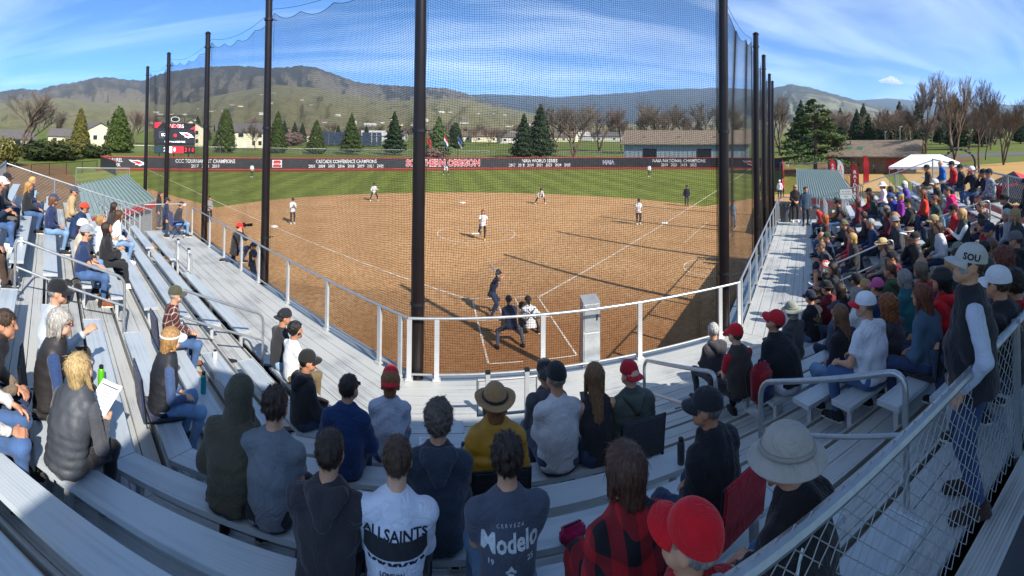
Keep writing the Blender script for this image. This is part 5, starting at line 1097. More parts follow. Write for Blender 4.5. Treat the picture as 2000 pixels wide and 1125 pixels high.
def strands(V, F, style):
    """the hair solid plus a coat of loose strands that follow the fall of the hair"""
    rs = np.random.default_rng(len(style)*7+3); c = V[F].mean(1); n = np.cross(V[F[:, 2]]-V[F[:, 0]], V[F[:, 3]]-V[F[:, 1]]); n /= np.linalg.norm(n, axis=1, keepdims=True)+1e-9
    out = ((c-np.array([0, -.012, .03]))*n).sum(1) > 0; k = rs.choice(np.where(out)[0], 1500); p = c[k]+rs.normal(size=(1500, 3))*.003; nn = n[k]
    lng = style in ('long', 'bob', 'pony', 'bigcurl'); g = np.where((p[:, 2:3] > .07) | (not lng), p-np.array([0, -.045, .15]), np.array([0, -.1, -1.])); g = g+rs.normal(size=g.shape)*(.02 if style not in ('messy', 'curly', 'bigcurl') else .06)*np.linalg.norm(g, axis=1, keepdims=True)*4
    tn = g-nn*(g*nn).sum(1, keepdims=True); tn /= np.linalg.norm(tn, axis=1, keepdims=True)+1e-9; sd = np.cross(tn, nn); ln = (rs.uniform(.012, .03, (1500, 1)) if not lng else rs.uniform(.03, .06, (1500, 1)))*(.4 if style == 'buzz' else 1)
    a = p+nn*.001; b = p+tn*ln*.5+nn*(rs.uniform(.001, .003, (1500, 1))-ln**2*.25/.2); e = p+tn*ln+nn*(rs.uniform(-.001, .003, (1500, 1))*(1.8 if style in ('messy', 'curly', 'bigcurl') else 1)-ln**2/.2); w_ = sd*.0014
    W = np.stack([a-w_, a+w_, b+w_, b-w_, e+w_*.4, e-w_*.4], 1).reshape(-1, 3); i = np.arange(1500)[:, None]*6+len(V); Q = np.concatenate([i+np.array([[0, 1, 2, 3]]), i+np.array([[3, 2, 4, 5]])])
    return mk_s(np.concatenate([V, W]), np.concatenate([F, Q]), 'hair')
def hair_me(style, flat=False):
    key = style+('_flat' if flat else '')
    if key not in HAIR:
        lo = (-.15, -.23, -.40 if style in ('long', 'bigcurl', 'pony') else -.17); V, F = nets(hair_fn(style), lo, (.15, .15, .18), .0098 if style not in ('messy', 'curly') else .0085); HAIR[key] = strands(V, F, style) if not flat else mk_s(V, F, 'hair')
    return HAIR[key]
def mk_s(V, F, nm):
    o = mesh_np(nm, V, F, None, smooth=True); me = o.data; bpy.data.objects.remove(o); me.materials.append(None); return me
def beard_me():
    if 'beard' not in HAIR:
        def fn(P): d = smin(pd(P, prim((0, .030, -.05), (0, .060, -.100), .061, .037)), pd(P, prim((-.04, .03, -.05), (.04, .03, -.05), .044)), .03); d = np.maximum(d, P[:, 2]+.058-.75*np.abs(P[:, 0])); d = np.maximum(d, -ell(P, (0, .10, -.055), (.03, .03, .012))); return d+.003*np.sin(P[:, 0]*160)*np.sin(P[:, 2]*120)
        HAIR['beard'] = mk_s(*nets(fn, (-.1, -.05, -.18), (.1, .13, .02), .008), 'beard')
    return HAIR['beard']
# --- hats (head frame)
def mb_me(q, nm, smooth=True):
    o = q.build(nm, None, None, smooth); me = o.data; bpy.data.objects.remove(o); me.materials.append(None); return me
def dome(rx, ry, h, z0, n=24, m=7, cy_=-.010, bulge=1.0):
    q = MB(); V = []; F = []
    for i in range(m+1):
        t = (i/m)*math.pi/2; r = math.cos(t)**(.75 if bulge > 1 else 1); V += [(rx*r*math.cos(a), cy_+ry*r*math.sin(a), z0+h*math.sin(t)) for a in (2*math.pi*j/n for j in range(n))]
    for i in range(m):
        for j in range(n): F.append((i*n+j, i*n+(j+1) % n, (i+1)*n+(j+1) % n, (i+1)*n+j))
    q.add(V, F); return q
def brim_sheet(rx, ry, z0, ext, a0, a1, droop, n=18, m=4, cy_=-.010, curl=0., th=.005, up=0.):
    q = MB(); V = []
    for k in (0, 1):
        for i in range(m+1):
            for j in range(n+1):
                a = a0+(a1-a0)*j/n; s = (j/n*2-1); f = i/m; e = ext*(max(.0, 1-abs(s)**2.6) if a1-a0 < 5 else 1)
                V.append(((rx+e*f)*math.cos(a), cy_+(ry+e*f)*math.sin(a), z0-droop*f*f-curl*(s*s)*f*ext*4+up*(math.cos(a)**2)*f-th*k))
    S_ = (m+1)*(n+1); F = []
    for i in range(m):
        for j in range(n):
            b = i*(n+1)+j; F += [(b, b+1, b+n+2, b+n+1), (S_+b, S_+b+n+1, S_+b+n+2, S_+b+1)]
    for j in range(n): b = m*(n+1)+j; F.append((b, b+1, S_+b+1, S_+b))
    q.add(V, F); return q
q_ = dome(.088, .110, .112, .030, bulge=1.2); q_.lathe([(.009, .1405), (.009, .1445), (.002, .147)], 8, (0, -.01, 0)); ME_CROWN = mb_me(q_, 'crown')
ME_BRIM = mb_me(brim_sheet(.085, .106, .036, .072, R_(28), R_(152), .018, curl=.10), 'brim')
q_ = dome(.087, .109, .118, .015, bulge=1.1); q_.tube([(.091*math.cos(a), -.01+.113*math.sin(a), .028) for a in np.linspace(0, 6.2832, 25)], .014, 6, False); ME_BEANIE = mb_me(q_, 'beanie')
q_ = dome(.090, .112, .108, .030, bulge=1.3); ME_HATCROWN = mb_me(q_, 'crown'); ME_WIDE = mb_me(brim_sheet(.088, .110, .034, .068, 0, 2*math.pi, .012, 36, 4, up=.025), 'brim'); ME_SUNB = mb_me(brim_sheet(.088, .110, .036, .060, 0, 2*math.pi, .034, 36, 4), 'brim')
q_ = MB(); q_.tube([(.090*math.cos(a), -.01+.112*math.sin(a), .046) for a in np.linspace(0, 6.2832, 33)], .011, 6, False); ME_BAND = mb_me(q_, 'hat_band')
q_ = dome(.095, .118, .125, .0, bulge=1.2); ME_HELM = mb_me(q_, 'helmet')
def shoe_fn(P):
    d = pd(P, prim((0, -.065, .045), (0, .02, .055), .043, .042)); d = smin(d, pd(P, prim((0, .02, .045), (.004, .145, .028), .047, .038)), .03); d = smin(d, pd(P, prim((0, -.04, .05), (0, -.045, .10), .042, .040)), .02)
    d = np.maximum(d, -P[:, 2]); d = np.maximum(d, P[:, 2]-.105); sole = np.maximum(pd(P, prim((0, -.065, .012), (.003, .148, .012), .048, .045)), np.maximum(P[:, 2]-.024, -P[:, 2])); return np.minimum(d, sole)
V_, F_ = nets(shoe_fn, (-.09, -.15, -.03), (.09, .24, .14), .0105); ME_SHOE = mk_s(V_, F_, 'shoe'); ME_SHOE.materials.append(None)
_cz = V_[F_].mean(1)[:, 2]; ME_SHOE.polygons.foreach_set('material_index', (_cz < .022).astype(np.int32))
m_sole = mat('white_sole', '#d8d6d0', .7); m_soled = mat('dark_sole', '#2a2725', .8)
m_eye = mat('eye', '#1c1512', .15)
# ------------------------------------------------------------------ cloth, skin, hair materials
def skin(c):
    n = 'skin_'+c[1:]
    if n in MATS: return MATS[n]
    m = mat(n, c, .5, var=.10, vs=14, bump=.08, bs=120, spec=.4); P = m.node_tree.nodes['Principled BSDF']; P.inputs['Subsurface Weight'].default_value = .0; return m
def hairm(c): return mat('hair_'+c[1:], c, .45, var=.45, vs=26, bump=.5, bs=60, stretch=(3, 3, .6), spec=.5)
def cloth(c, kind=''):
    n = 'cloth_'+c[1:]+kind
    if n in MATS: return MATS[n]
    if kind == 'denim': return mat(n, c, .85, var=.30, vs=5, bump=.25, bs=90, sheen=.1)
    if kind == 'shiny': return mat(n, c, .58, var=.15, vs=8, bump=.25, bs=22)
    if kind == 'plaid' or kind == 'check':
        m = mat(n, c, .9, bump=.2, bs=90); nt, N, L, P = nodes(m); t = N.new('ShaderNodeTexCoord'); sx = N.new('ShaderNodeSeparateXYZ'); L.new(t.outputs['Object'], sx.inputs[0]); out = None
        f = 7 if kind == 'check' else 10
        sm = []
        for i, ph in ((0, 0), (2, .3), ):
            a = N.new('ShaderNodeMath'); a.operation = 'MULTIPLY_ADD'; a.inputs[1].default_value = f; a.inputs[2].default_value = ph+20
            if i == 2:
                yy = N.new('ShaderNodeMath'); yy.operation = 'SUBTRACT'; L.new(sx.outputs[2], yy.inputs[0]); L.new(sx.outputs[1], yy.inputs[1]); L.new(yy.outputs[0], a.inputs[0])
            else: L.new(sx.outputs[i], a.inputs[0])
            fr = N.new('ShaderNodeMath'); fr.operation = 'FRACT'; L.new(a.outputs[0], fr.inputs[0]); g = N.new('ShaderNodeMath'); g.operation = 'GREATER_THAN'; g.inputs[1].default_value = .5 if kind == 'check' else .86; L.new(fr.outputs[0], g.inputs[0]); sm.append(g)
        ad = N.new('ShaderNodeMath'); ad.operation = 'ADD'; L.new(sm[0].outputs[0], ad.inputs[0]); L.new(sm[1].outputs[0], ad.inputs[1]); hf = N.new('ShaderNodeMath'); hf.operation = 'MULTIPLY'; hf.inputs[1].default_value = .5; L.new(ad.outputs[0], hf.inputs[0])
        mx = N.new('ShaderNodeMix'); mx.data_type = 'RGBA'; L.new(hf.outputs[0], mx.inputs[0]); mx.inputs[6].default_value = (*lin(c), 1); mx.inputs[7].default_value = (*(lin('#14121a') if kind == 'check' else lin('#c9bfae')), 1); L.new(mx.outputs[2], P.inputs['Base Color']); return m
    if kind == 'camo':
        m = mat(n, c, .9, var=.0, vs=22, col2='#c2c6c8' if c.startswith('#2') else '#a9a294'); return m
    m = mat(n, c, .88, var=.10, vs=7, bump=.12, bs=140, sheen=.15, spec=.25); nt, N, L, P = nodes(m)
    t = N.new('ShaderNodeTexCoord'); n2 = N.new('ShaderNodeTexNoise'); n2.inputs['Scale'].default_value = 5.5; n2.inputs['Detail'].default_value = 2.5; n2.inputs['Distortion'].default_value = 1.8; L.new(t.outputs['Object'], n2.inputs[0])
    ab = N.new('ShaderNodeMath'); ab.operation = 'SUBTRACT'; ab.inputs[1].default_value = .5; L.new(n2.outputs[0], ab.inputs[0]); ac = N.new('ShaderNodeMath'); ac.operation = 'ABSOLUTE'; L.new(ab.outputs[0], ac.inputs[0]); ad = N.new('ShaderNodeMath'); ad.operation = 'POWER'; ad.inputs[1].default_value = .6; L.new(ac.outputs[0], ad.inputs[0])
    b = N.new('ShaderNodeBump'); b.inputs['Strength'].default_value = .75; b.inputs['Distance'].default_value = .022; L.new(ad.outputs[0], b.inputs['Height']); L.new(P.inputs['Normal'].links[0].from_socket, b.inputs['Normal']); L.new(b.outputs[0], P.inputs['Normal']); return m
def two_bone(a, t, l1, l2, pole):
    a = Vector(a); t = Vector(t); d = t-a; L_ = d.length; 
    if L_ > (l1+l2)*.995: t = a+d*((l1+l2)*.995/L_); d = t-a; L_ = d.length
    x = (l1*l1-l2*l2+L_*L_)/(2*L_); h = math.sqrt(max(0, l1*l1-x*x)); u = d.normalized(); p = Vector(pole); p = (p-u*p.dot(u)); p = p.normalized() if p.length > 1e-4 else Vector((0, 0, 1)); return a+u*x+p*h, t
HANDSETS = {'lap': ((-.08, .25, .07), (.08, .27, .07)), 'thighs': ((-.17, .34, .08), (.17, .34, .08)), 'clasp': ((-.04, .35, .09), (.04, .35, .09)), 'phone': ((-.045, .30, .26), (.05, .31, .26)), 'face': ((-.10, .27, .06), (.05, .22, .56)), 'sides': ((-.27, .02, -.02), (.27, .02, -.02)), 'cross': ((.12, .20, .26), (-.12, .20, .24)), 'paper': ((-.15, .36, .20), (.13, .36, .20)), 'camera': ((-.09, .28, .58), (.07, .20, .56)), 'one_up': ((-.10, .25, .06), (.10, .40, .30)), 'clap': ((-.05, .33, .34), (.05, .33, .34)),
            'hang': ((-.25, .04, -.10), (.25, .04, -.10)), 'pockets': ((-.20, .10, -.04), (.20, .10, -.04)), 'knees': ((-.2, .42, -.12), (.2, .42, -.12))}
def skeleton(p):
    J = {}; pose = p.get('pose', 'sit'); sc_ = p.get('size', 1.)
    hz = {'sit': .55, 'stand': .93, 'crouch': .62, 'kneel': .52, 'squat': .34}[pose] if 'hipz' not in p else p['hipz']
    hip = Vector((0, p.get('hipy', 0), hz)); ln = p.get('lean', .18 if pose == 'sit' else .03); bd = p.get('bend', .25 if pose == 'sit' else .1)
    tw = Matrix.Rotation(p.get('twist', 0), 3, 'Z')
    d1 = Vector((p.get('side', 0), math.sin(ln*.6), math.cos(ln*.6))).normalized(); d2 = Vector((p.get('side', 0)*1.3, math.sin(ln+bd*.6), math.cos(ln+bd*.6))).normalized()
    chest = hip+d1*.27; neck = chest+d2*.255
    J['hip'], J['chest'], J['neck'], J['d1'], J['d2'] = hip, chest, neck, d1, d2
    fw = Vector((0, d2.z, -d2.y)); J['fw'] = tw @ fw; sd = tw @ Vector((1, 0, 0)); J['sd'] = sd
    for s, n in ((-1, 'L'), (1, 'R')): J['sh'+n] = neck-d2*.078+sd*s*.172*p.get('broad', 1)-J['fw']*.01
    hp = p.get('hpitch', -.05 if pose == 'sit' else 0)+ (ln+bd)*.15
    HR = Matrix.Rotation(p.get('hyaw', 0)+p.get('twist', 0), 3, 'Z') @ Matrix.Rotation(-hp, 3, 'X') @ Matrix.Rotation(p.get('hroll', 0), 3, 'Y'); J['HR'] = HR
    J['head'] = neck+d2*.045+HR @ Vector((0, .035, .145)); 
    hs = p.get('hands', 'lap'); hs = HANDSETS[hs] if isinstance(hs, str) else hs
    for s, n, t in ((-1, 'L', hs[0]), (1, 'R', hs[1])):
        tgt = hip+tw @ Vector(t); pole = Vector((s*.55, -.40, -.95)) if 'epole' not in p else Vector((s*p['epole'][0], p['epole'][1], p['epole'][2]))
        e, wv_ = two_bone(J['sh'+n], tgt, .30, .265, pole); J['el'+n], J['wr'+n] = e, wv_
        J['hp'+n] = hip+Vector((s*.095, 0, -.01))
    ft = p.get('feet'); rs = random.Random(p.get('seed', 1))
    if ft is None:
        if pose == 'sit': ft = ((-.13-rs.uniform(0, .05), .36+rs.uniform(-.06, .09), .085), (.13+rs.uniform(0, .05), .36+rs.uniform(-.06, .09), .085))
        else: ft = ((-.11, 0, .085), (.11, .03, .085))
    for s, n, t in ((-1, 'L', ft[0]), (1, 'R', ft[1])):
        kp = p.get('kpole', (s*.15, 1, .6)); k, a = two_bone(J['hp'+n], t, .43, .425, Vector(kp)); J['kn'+n], J['an'+n] = k, a
    return J
def person(p, loc, rz, label, group):
    p = dict(p); J = skeleton(p); far = p.get('far', False); vox = p.get('vox', .027 if far else .0165); ks = .06
    r = empty('person', loc, rz, label, 'person', group); sz = p.get('size', 1.); r.scale = (sz, sz, sz)
    f = p.get('fat', 1.); seed = p.get('seed', 1); SK = skin(p.get('sk', '#c08a6c')); np3 = lambda v: np.array(v[:], np.float32)
    hip, chest, neck, d1, d2, fw, sd = (np3(J[k]) for k in ('hip', 'chest', 'neck', 'd1', 'd2', 'fw', 'sd')); HR = J['HR']
    top, tcol, tk = p.get('top', 'long'), p.get('tc', '#444444'), p.get('tk', ''); bot, bcol, bk = p.get('bot', 'pants'), p.get('bc', '#2e3a52'), p.get('bk', '')
    # ---- body: one continuous skin
    pr = [prim(hip, chest, .085, .09, fw, 1.2), prim(chest, neck, .09, .07, fw, 1.1), prim(neck-.03*d2, np3(J['head'])-np3(HR @ Vector((0, .03, .09))), .058, .054)]
    for n in 'LR':
        sh, el, wr, hj, kn, an = (np3(J[k+n]) for k in ('sh', 'el', 'wr', 'hp', 'kn', 'an')); bare = top in ('tee', 'tank')
        pr += [prim(neck-.06*d2, sh, .05, .05), prim(sh, el, .045*f**.5, .038*f**.5), prim(el, wr, .038*f**.5, .026)]
        lg = bot == 'shorts'; pr += [] if not lg else [prim(hj, kn, .06 if lg else .045, .052 if lg else .035), prim(kn, kn+(an-kn)*.4, .05 if lg else .034, .056*f**.5 if lg else .034), prim(kn+(an-kn)*.4, an, .054*f**.5 if lg else .034, .036 if lg else .032)]
    V, F = solid(pr, .035, vox*(1.15 if (top in ('tee', 'tank') or bot == 'shorts' or far) else 1.7)); VV = [V]; FF = [F]; nv = len(V); mi = [np.zeros(len(F), int)]
    HV, HF = HEAD[1 if far else 0]; R3 = np.array(HR); hc = np3(J['head']); HV = HV*1.05; VV.append(HV @ R3.T+hc); FF.append(HF+nv); nv += len(HV); mi.append(np.zeros(len(HF), int))
    for e in EYE: VV.append(e @ R3.T+hc); FF.append(EYEF+nv); nv += len(e); mi.append(np.ones(len(EYEF), int))
    if not p.get('nohands'):
        for s, n in ((-1, 'L'), (1, 'R')):
            y = (np3(J['wr'+n])-np3(J['el'+n])); y /= np.linalg.norm(y); z = np.array(p.get('palm', (s*.55, -.25, .8)), float) if not callable(p.get('palm')) else 0; hd = p.get('hdir'+n)
            if hd is not None: y = np.array(hd, float); y /= np.linalg.norm(y)
            z = z-y*(z @ y); z /= np.linalg.norm(z)+1e-9; x = np.cross(y, z); hv, hf = (HANDF if far else HAND)[p.get('grip', 'relaxed')]; hv = hv.copy()
            if (s > 0): hv[:, 0] *= -1; hf = hf[:, ::-1]
            VV.append(hv @ np.stack([x, y, z])+np3(J['wr'+n])+y*.02); FF.append(hf+nv); nv += len(hv); mi.append(np.zeros(len(hf), int))
    mesh_np('body', np.concatenate(VV), np.concatenate(FF), [SK, m_eye], r, True, np.concatenate(mi))
    # ---- upper garment
    q = {'puffer': .019, 'pvest': .021}.get(top, 0); g = {'tee': .0, 'tank': -.004, 'long': .004, 'hoodie': .012, 'hoodup': .012, 'puffer': .028, 'pvest': .024, 'vest': .012, 'jacket': .014}[top]
    low = .06 if p.get('pose', 'sit') == 'sit' else (.12 if top not in ('jacket',) else .16)
    ins = .055 if top in ('vest', 'pvest', 'tank') else .02
    pr = [prim(hip-d1*low, chest, (.170+g)*f, (.160+g)*f, fw, 1.36-.1*(f-1), q, .07, 2), prim(chest, neck-d2*.10, (.166+g)*f, .150+g+.02*(f-1), fw, 1.42, q, .07), prim(np3(J['shL'])+sd*ins, np3(J['shR'])-sd*ins, .056+g, .056+g), prim(neck-d2*.12, neck-d2*.015, .11+g, .074+g*.7, fw, 1.12)]
    if p.get('pose', 'sit') != 'sit': pr.append(prim(hip-d1*low-sd*.04, hip-d1*low*.4-sd*.04, .14*f, .13*f, fw, 1.1, 0, .07, 2)); pr.append(prim(hip-d1*low+sd*.04, hip-d1*low*.4+sd*.04, .14*f, .13*f, fw, 1.1, 0, .07, 2))
    if f > 1.12: pr.append(prim(hip+d1*.08+fw*.05, hip+d1*.16+fw*.06, .135*f))
    if p.get('female'): pr.append(prim(chest+fw*.07-sd*.07+d2*.02, chest+fw*.07+sd*.07+d2*.02, .068+g*.5))
    sleeves = []
    for n in 'LR':
        sh, el, wr = (np3(J[k+n]) for k in ('sh', 'el', 'wr')); e1 = sh+(el-sh)*.62
        if top == 'tee': sleeves += [prim(sh, e1, .060*f**.5, .066*f**.5, cut=1)]
        elif top in ('vest', 'pvest', 'tank'): pass
        else: sleeves += [prim(sh, el, (.054+g*.8)*f**.5, (.050+g*.8)*f**.4, q=q, pitch=.07), prim(el, wr-(wr-el)*.04, (.050+g*.8)*f**.4, .038+g*.5, q=q, pitch=.07, cut=1)]
    if top in ('hoodie',) or p.get('hood'):
        b = neck-d2*.0; hood = [prim(b-sd*.085+fw*.05, b-sd*.095-fw*.05, .030, .042), prim(b+sd*.085+fw*.05, b+sd*.095-fw*.05, .030, .042), prim(b-sd*.085-fw*.075, b+sd*.085-fw*.075, .048), prim(b-fw*.115-d2*.02-sd*.05, b-fw*.135-d2*.12, .056, .045), prim(b-fw*.115-d2*.02+sd*.05, b-fw*.135-d2*.12, .056, .045)]
    if top in ('jacket', 'puffer', 'vest', 'pvest') and not p.get('hood'): pr += [prim(neck-d2*.03, neck+d2*.045, .078+g*.3, .070+g*.3, cut=1)]
    TM = cloth(tcol, tk or ('shiny' if q else ''))
    if top in ('hoodie',) or p.get('hood'):
        V, F = solid(hood, .03, min(vox, .02), .004, seed+5); mesh_np('hood', V, F, TM, r, True)
    wr_ = p.get('wr', (.0055 if far else .0075) if not q else .004); V, F = solid(pr+sleeves, ks, vox, wr_, seed)
    nm = {'tee': 't_shirt', 'tank': 'tank_top', 'long': 'sweater', 'hoodie': 'hoodie', 'hoodup': 'hoodie', 'puffer': 'puffer_jacket', 'pvest': 'puffer_vest', 'vest': 'vest', 'jacket': 'jacket'}[top]
    to = mesh_np(nm, V, F, TM, r, True)
    if top in ('vest', 'pvest'):
        g2 = .004
        for n in 'LR':
            sh, el, wr = (np3(J[k+n]) for k in ('sh', 'el', 'wr'))
            if p.get('sl', 'long') == 'long': ss = [prim(sh, el, .060*f**.5, .052), prim(el, wr, .052, .038, cut=1)]
            else: ss = [prim(sh, sh+(el-sh)*.75, .064*f**.5, .064, cut=1)]
            V, F = solid(ss, .03, vox, .004, seed+3); mesh_np('sleeve', V, F, cloth(p.get('slc', '#888888')), r, True)
    if top == 'hoodup':
        def fh(P):
            Q = (P-hc) @ R3; d = ell(Q, (0, -.02, .02), (.108, .130, .135)); d = smin(d, pd(Q, prim((0, -.03, -.08), (0, -.03, -.17), .10, .12)), .05); d = np.maximum(d, -(ell(Q, (0, .10, .0), (.078, .13, .105)))); d = d+.004*np.sin(Q[:, 2]*40+Q[:, 0]*25); return d
        V, F = nets(fh, hc-.26, hc+.22, max(.012, vox*.8)); mesh_np('hood', V, F, TM, r, True)
    # ---- lower garment
    pr = [prim(hip-sd*.05, hip+sd*.05, .117*f, .117*f, fw, 1.15), prim(hip, hip+d1*.05, .125*f, .13*f, fw, 1.25, cut=1)]
    loose = p.get('loose', 1.)
    for n in 'LR':
        hj, kn, an = (np3(J[k+n]) for k in ('hp', 'kn', 'an'))
        if bot == 'shorts': pr += [prim(hj, hj+(kn-hj)*.86, .092*f, .083*loose, cut=1)]
        else: pr += [prim(hj, kn, .088*f, .064*f**.5*loose), prim(kn, an-(an-kn)*.06, .062*f**.5*loose, .050*loose, cut=1)]
    V, F = solid(pr, .05, vox, .006, seed+9, 13.); mesh_np({'shorts': 'shorts', 'jeans': 'jeans'}.get(bot, 'trousers'), V, F, cloth(bcol, 'denim' if bot == 'jeans' else bk), r, True)
    # ---- shoes
    sm = cloth(p.get('shc', '#2b2b2e')); so_ = m_sole if p.get('sole', 1) else m_soled
    for s, n in ((-1, 'L'), (1, 'R')):
        an, kn = J['an'+n], J['kn'+n]; fd = p.get('fdir', None); a = -s*.18; fdv = Vector((math.sin(-a), math.cos(a), 0))
        if fd: fdv = Vector(fd[0 if n == 'L' else 1])
        y = fdv.normalized(); z = Vector((0, 0, 1)) if abs(y.z) < .7 else Vector((0, -1, 0)); x = y.cross(z).normalized(); z = x.cross(y)
        M = Matrix((x, y, z)).transposed().to_4x4(); M.translation = an-z*.085+y*.02; obj_me('shoe', ME_SHOE, [sm, so_], r, M)
    # ---- hair and hat
    MH = HR.to_4x4() @ Matrix.Scale(1.06, 4); MH.translation = J['head']; hr, hcl = p.get('hair', 'short'), p.get('hc', '#3a2a1e')
    if hr and hr != 'bald' and top != 'hoodup': obj_me('hair', hair_me(hr, bool(p.get('hat')) or far), hairm(hcl), r, MH)
    if p.get('beard'): obj_me('beard', beard_me(), hairm(p['beard']), r, MH @ Matrix.Translation((0, .004, .012)) @ Matrix.Scale(.93, 4))
    hat = p.get('hat')
    if hat:
        kd, hcol = hat[0], hat[1]; HM = cloth(hcol); back = len(hat) > 2 and hat[2] == 'back'; HB = cloth(hat[2]) if len(hat) > 2 and not back else HM
        Mr = MH @ Matrix.Rotation(math.pi, 4, 'Z') if back else MH
        Mr = Mr @ Matrix.Scale(1.04, 4)
        if kd == 'cap': c = obj_me('cap', ME_CROWN, HM, r, Mr); obj_me('brim', ME_BRIM, HB, c)
        elif kd == 'beanie': obj_me('beanie', ME_BEANIE, HM, r, Mr)
        elif kd == 'helmet': c = obj_me('helmet', ME_HELM, cloth(hcol, 'shiny'), r, Mr); obj_me('brim', ME_BRIM, cloth(hcol, 'shiny'), c)
        elif kd == 'visor': c = obj_me('visor', ME_BAND, HM, r, Mr); obj_me('brim', ME_BRIM, HM, c)
        elif kd in ('wide', 'sun', 'cowboy'):
            c = obj_me('hat', ME_HATCROWN, HM, r, Mr @ Matrix.Scale(1.03, 4)); obj_me('brim', ME_SUNB if kd == 'sun' else ME_WIDE, HM, c); obj_me('hat_band', ME_BAND, HB if HB != HM else cloth('#3a332c'), c)
    if p.get('glasses'):
        q = MB()
        for s in (-1, 1): q.box((s*.034, .106, .016), (.052, .006, .030)); q.bar((s*.06, .104, .02), (s*.082, -.01, .02), .004, .006)
        q.box((0, .108, .02), (.02, .004, .006)); o = q.build('sunglasses', m_black, r); o.matrix_local = MH
    return r, J, to
# ------------------------------------------------------------------ who sits where
FACE = {'L': math.atan2(-S2, S2), 'C': 0., 'R': math.atan2(S2, S2)}
SEATED = []; BYLAB = {}
def seat(hx, hy, lab, sec=None, row=None, **p):
    p.setdefault('seed', len(SEATED)+1); rs = random.Random(p['seed']*7+3)
    p.setdefault('lean', rs.uniform(.0, .14)); p.setdefault('bend', rs.uniform(.10, .28)); p.setdefault('hands', rs.choice(['lap', 'thighs', 'clasp', 'lap'])); p.setdefault('hyaw', rs.uniform(-.25, .25))
    p.setdefault('size', rs.uniform(.94, 1.0))
    if (hx > 1560 and hy < 560) or (hx < 300 and hy < 560): p['size'] *= 1.06
    J = skeleton(p); sz = p['size']; fy, fz = J['head'].y*sz, J['head'].z*sz; best = None
    for s in ([sec] if sec else 'LCR'):
        O, U, V = SEC[s]
        for r in ([row] if row is not None else range(NROW)):
            vh = vrow(r)+.16; lo, hi = ulim(s, vh); us = np.arange(lo+.12, hi-.1, .04); Q = np.column_stack([O[0]+U[0]*us+V[0]*(vh-fy), O[1]+U[1]*us+V[1]*(vh-fy), np.full(len(us), zrow(r)+fz)])
            d = (Q-CAM) @ RM.T; X = 1000+PS*np.arctan2(d[:, 0], d[:, 2]); Y = PCY-PS*d[:, 1]/np.hypot(d[:, 0], d[:, 2]); E_ = np.hypot(X-hx, Y-hy); a, b = AIS[s]; E_ = E_+np.where((us > a) & (us < b), 14, 0)
            for q in SEATED:
                if q[1] == s and q[2] == r: E_ = E_+np.where(np.abs(us-q[3]) < .40, 45*(.42-np.abs(us-q[3])), 0)
            if s != 'C': E_ = E_+1.3*np.hypot(Q[:, 0]-CAM[0], Q[:, 1]-CAM[1])
            i = int(np.argmin(E_))
            if best is None or E_[i] < best[0]: best = (E_[i], s, r, us[i], vh, Y[i]-hy)
    e, s, r, u, vh, dy = best; P = sp(s, u, vh, zrow(r)); dist = math.hypot(P[0]-CAM[0], P[1]-CAM[1])
    p.setdefault('far', dist > 6.0); p['vox'] = .0165 if dist < 4.3 else (.024 if dist < 6.5 else .036)
    grp = {'L': 'spectators in the left wing', 'C': 'spectators in the middle block', 'R': 'spectators in the right wing'}[s]
    o = person(p, P, FACE[s]+p.get('turn', 0), lab, grp); BYLAB[lab] = (o, P, s, r, u); SEATED.append((lab, s, r, round(float(u), 2), round(float(dist), 1), round(float(dy), 1), P)); return o, P, s, r, u
STAND = []
def stand(fx, fy, z, rz, lab, base=None, group='people standing around the field', **p):
    P = on_z(fx, fy, z) if base is None else np.array(base); dist = math.hypot(P[0]-CAM[0], P[1]-CAM[1]); p.setdefault('seed', 300+len(STAND)); p.setdefault('pose', 'stand'); p.setdefault('hands', 'hang')
    p['far'] = dist > 6.0; p['vox'] = .0165 if dist < 5.5 else (.026 if dist < 12 else (.032 if dist < 30 else .045)); STAND.append((lab, dist)); return person(p, (P[0], P[1], z), rz, lab, group)
NAVY, BLK, DGR, GRY, LGR, WHT, RED, TEAL = '#1f2a44', '#1b1c20', '#34363b', '#6a6e74', '#a9adb2', '#dcdee0', '#b8202c', '#1f5a63'
JN, JL, JD = '#3c5a85', '#6f90b5', '#26385a'; BRN, DBR, BLD, AUB, GHR, BKH = '#4a3223', '#2c1e17', '#b8935a', '#7a3f22', '#9a9894', '#16130f'
S1, S2_, S3 = '#c99678', '#b98364', '#d8a88c'
# ---- left wing, near block
seat(73, 572, 'man in black cap and pale grey long-sleeved shirt raising a hand', 'L', top='long', tc='#b4bcc2', bot='pants', bc='#33302f', hat=('cap', BLK), hair='short', hc='#8a8580', glasses=1, hands='one_up', sk=S1)
seat(96, 630, 'grey-haired woman with glasses in black puffer vest over blue sleeves', 'L', top='pvest', tc='#2a2728', slc='#2f4670', hair='bob', hc='#aaa69f', glasses=1, bc='#2b2b30', hands='thighs', female=1, sk=S3)
seat(150, 742, 'blond woman in grey puffer vest bending over a sheet of paper', 'C', 6, top='pvest', tc='#3d4147', slc='#4a4c50', hair='long', hc='#b59a6a', bc='#24242a', hands='paper', lean=.25, bend=.4, hpitch=-.45, hyaw=-.3, female=1, sk=S3)
seat(-30, 622, 'person in brown jacket and jeans at the left edge, hands between the knees', 'L', top='jacket', tc='#7c6a58', bot='jeans', bc=JD, hair='short', hands='clasp', lean=.4)
seat(-45, 712, 'person in pale shirt and jeans cut by the left edge below the brown jacket', 'L', top='long', tc='#c4c0bb', bot='jeans', bc=JN, hair='short', hands='thighs')
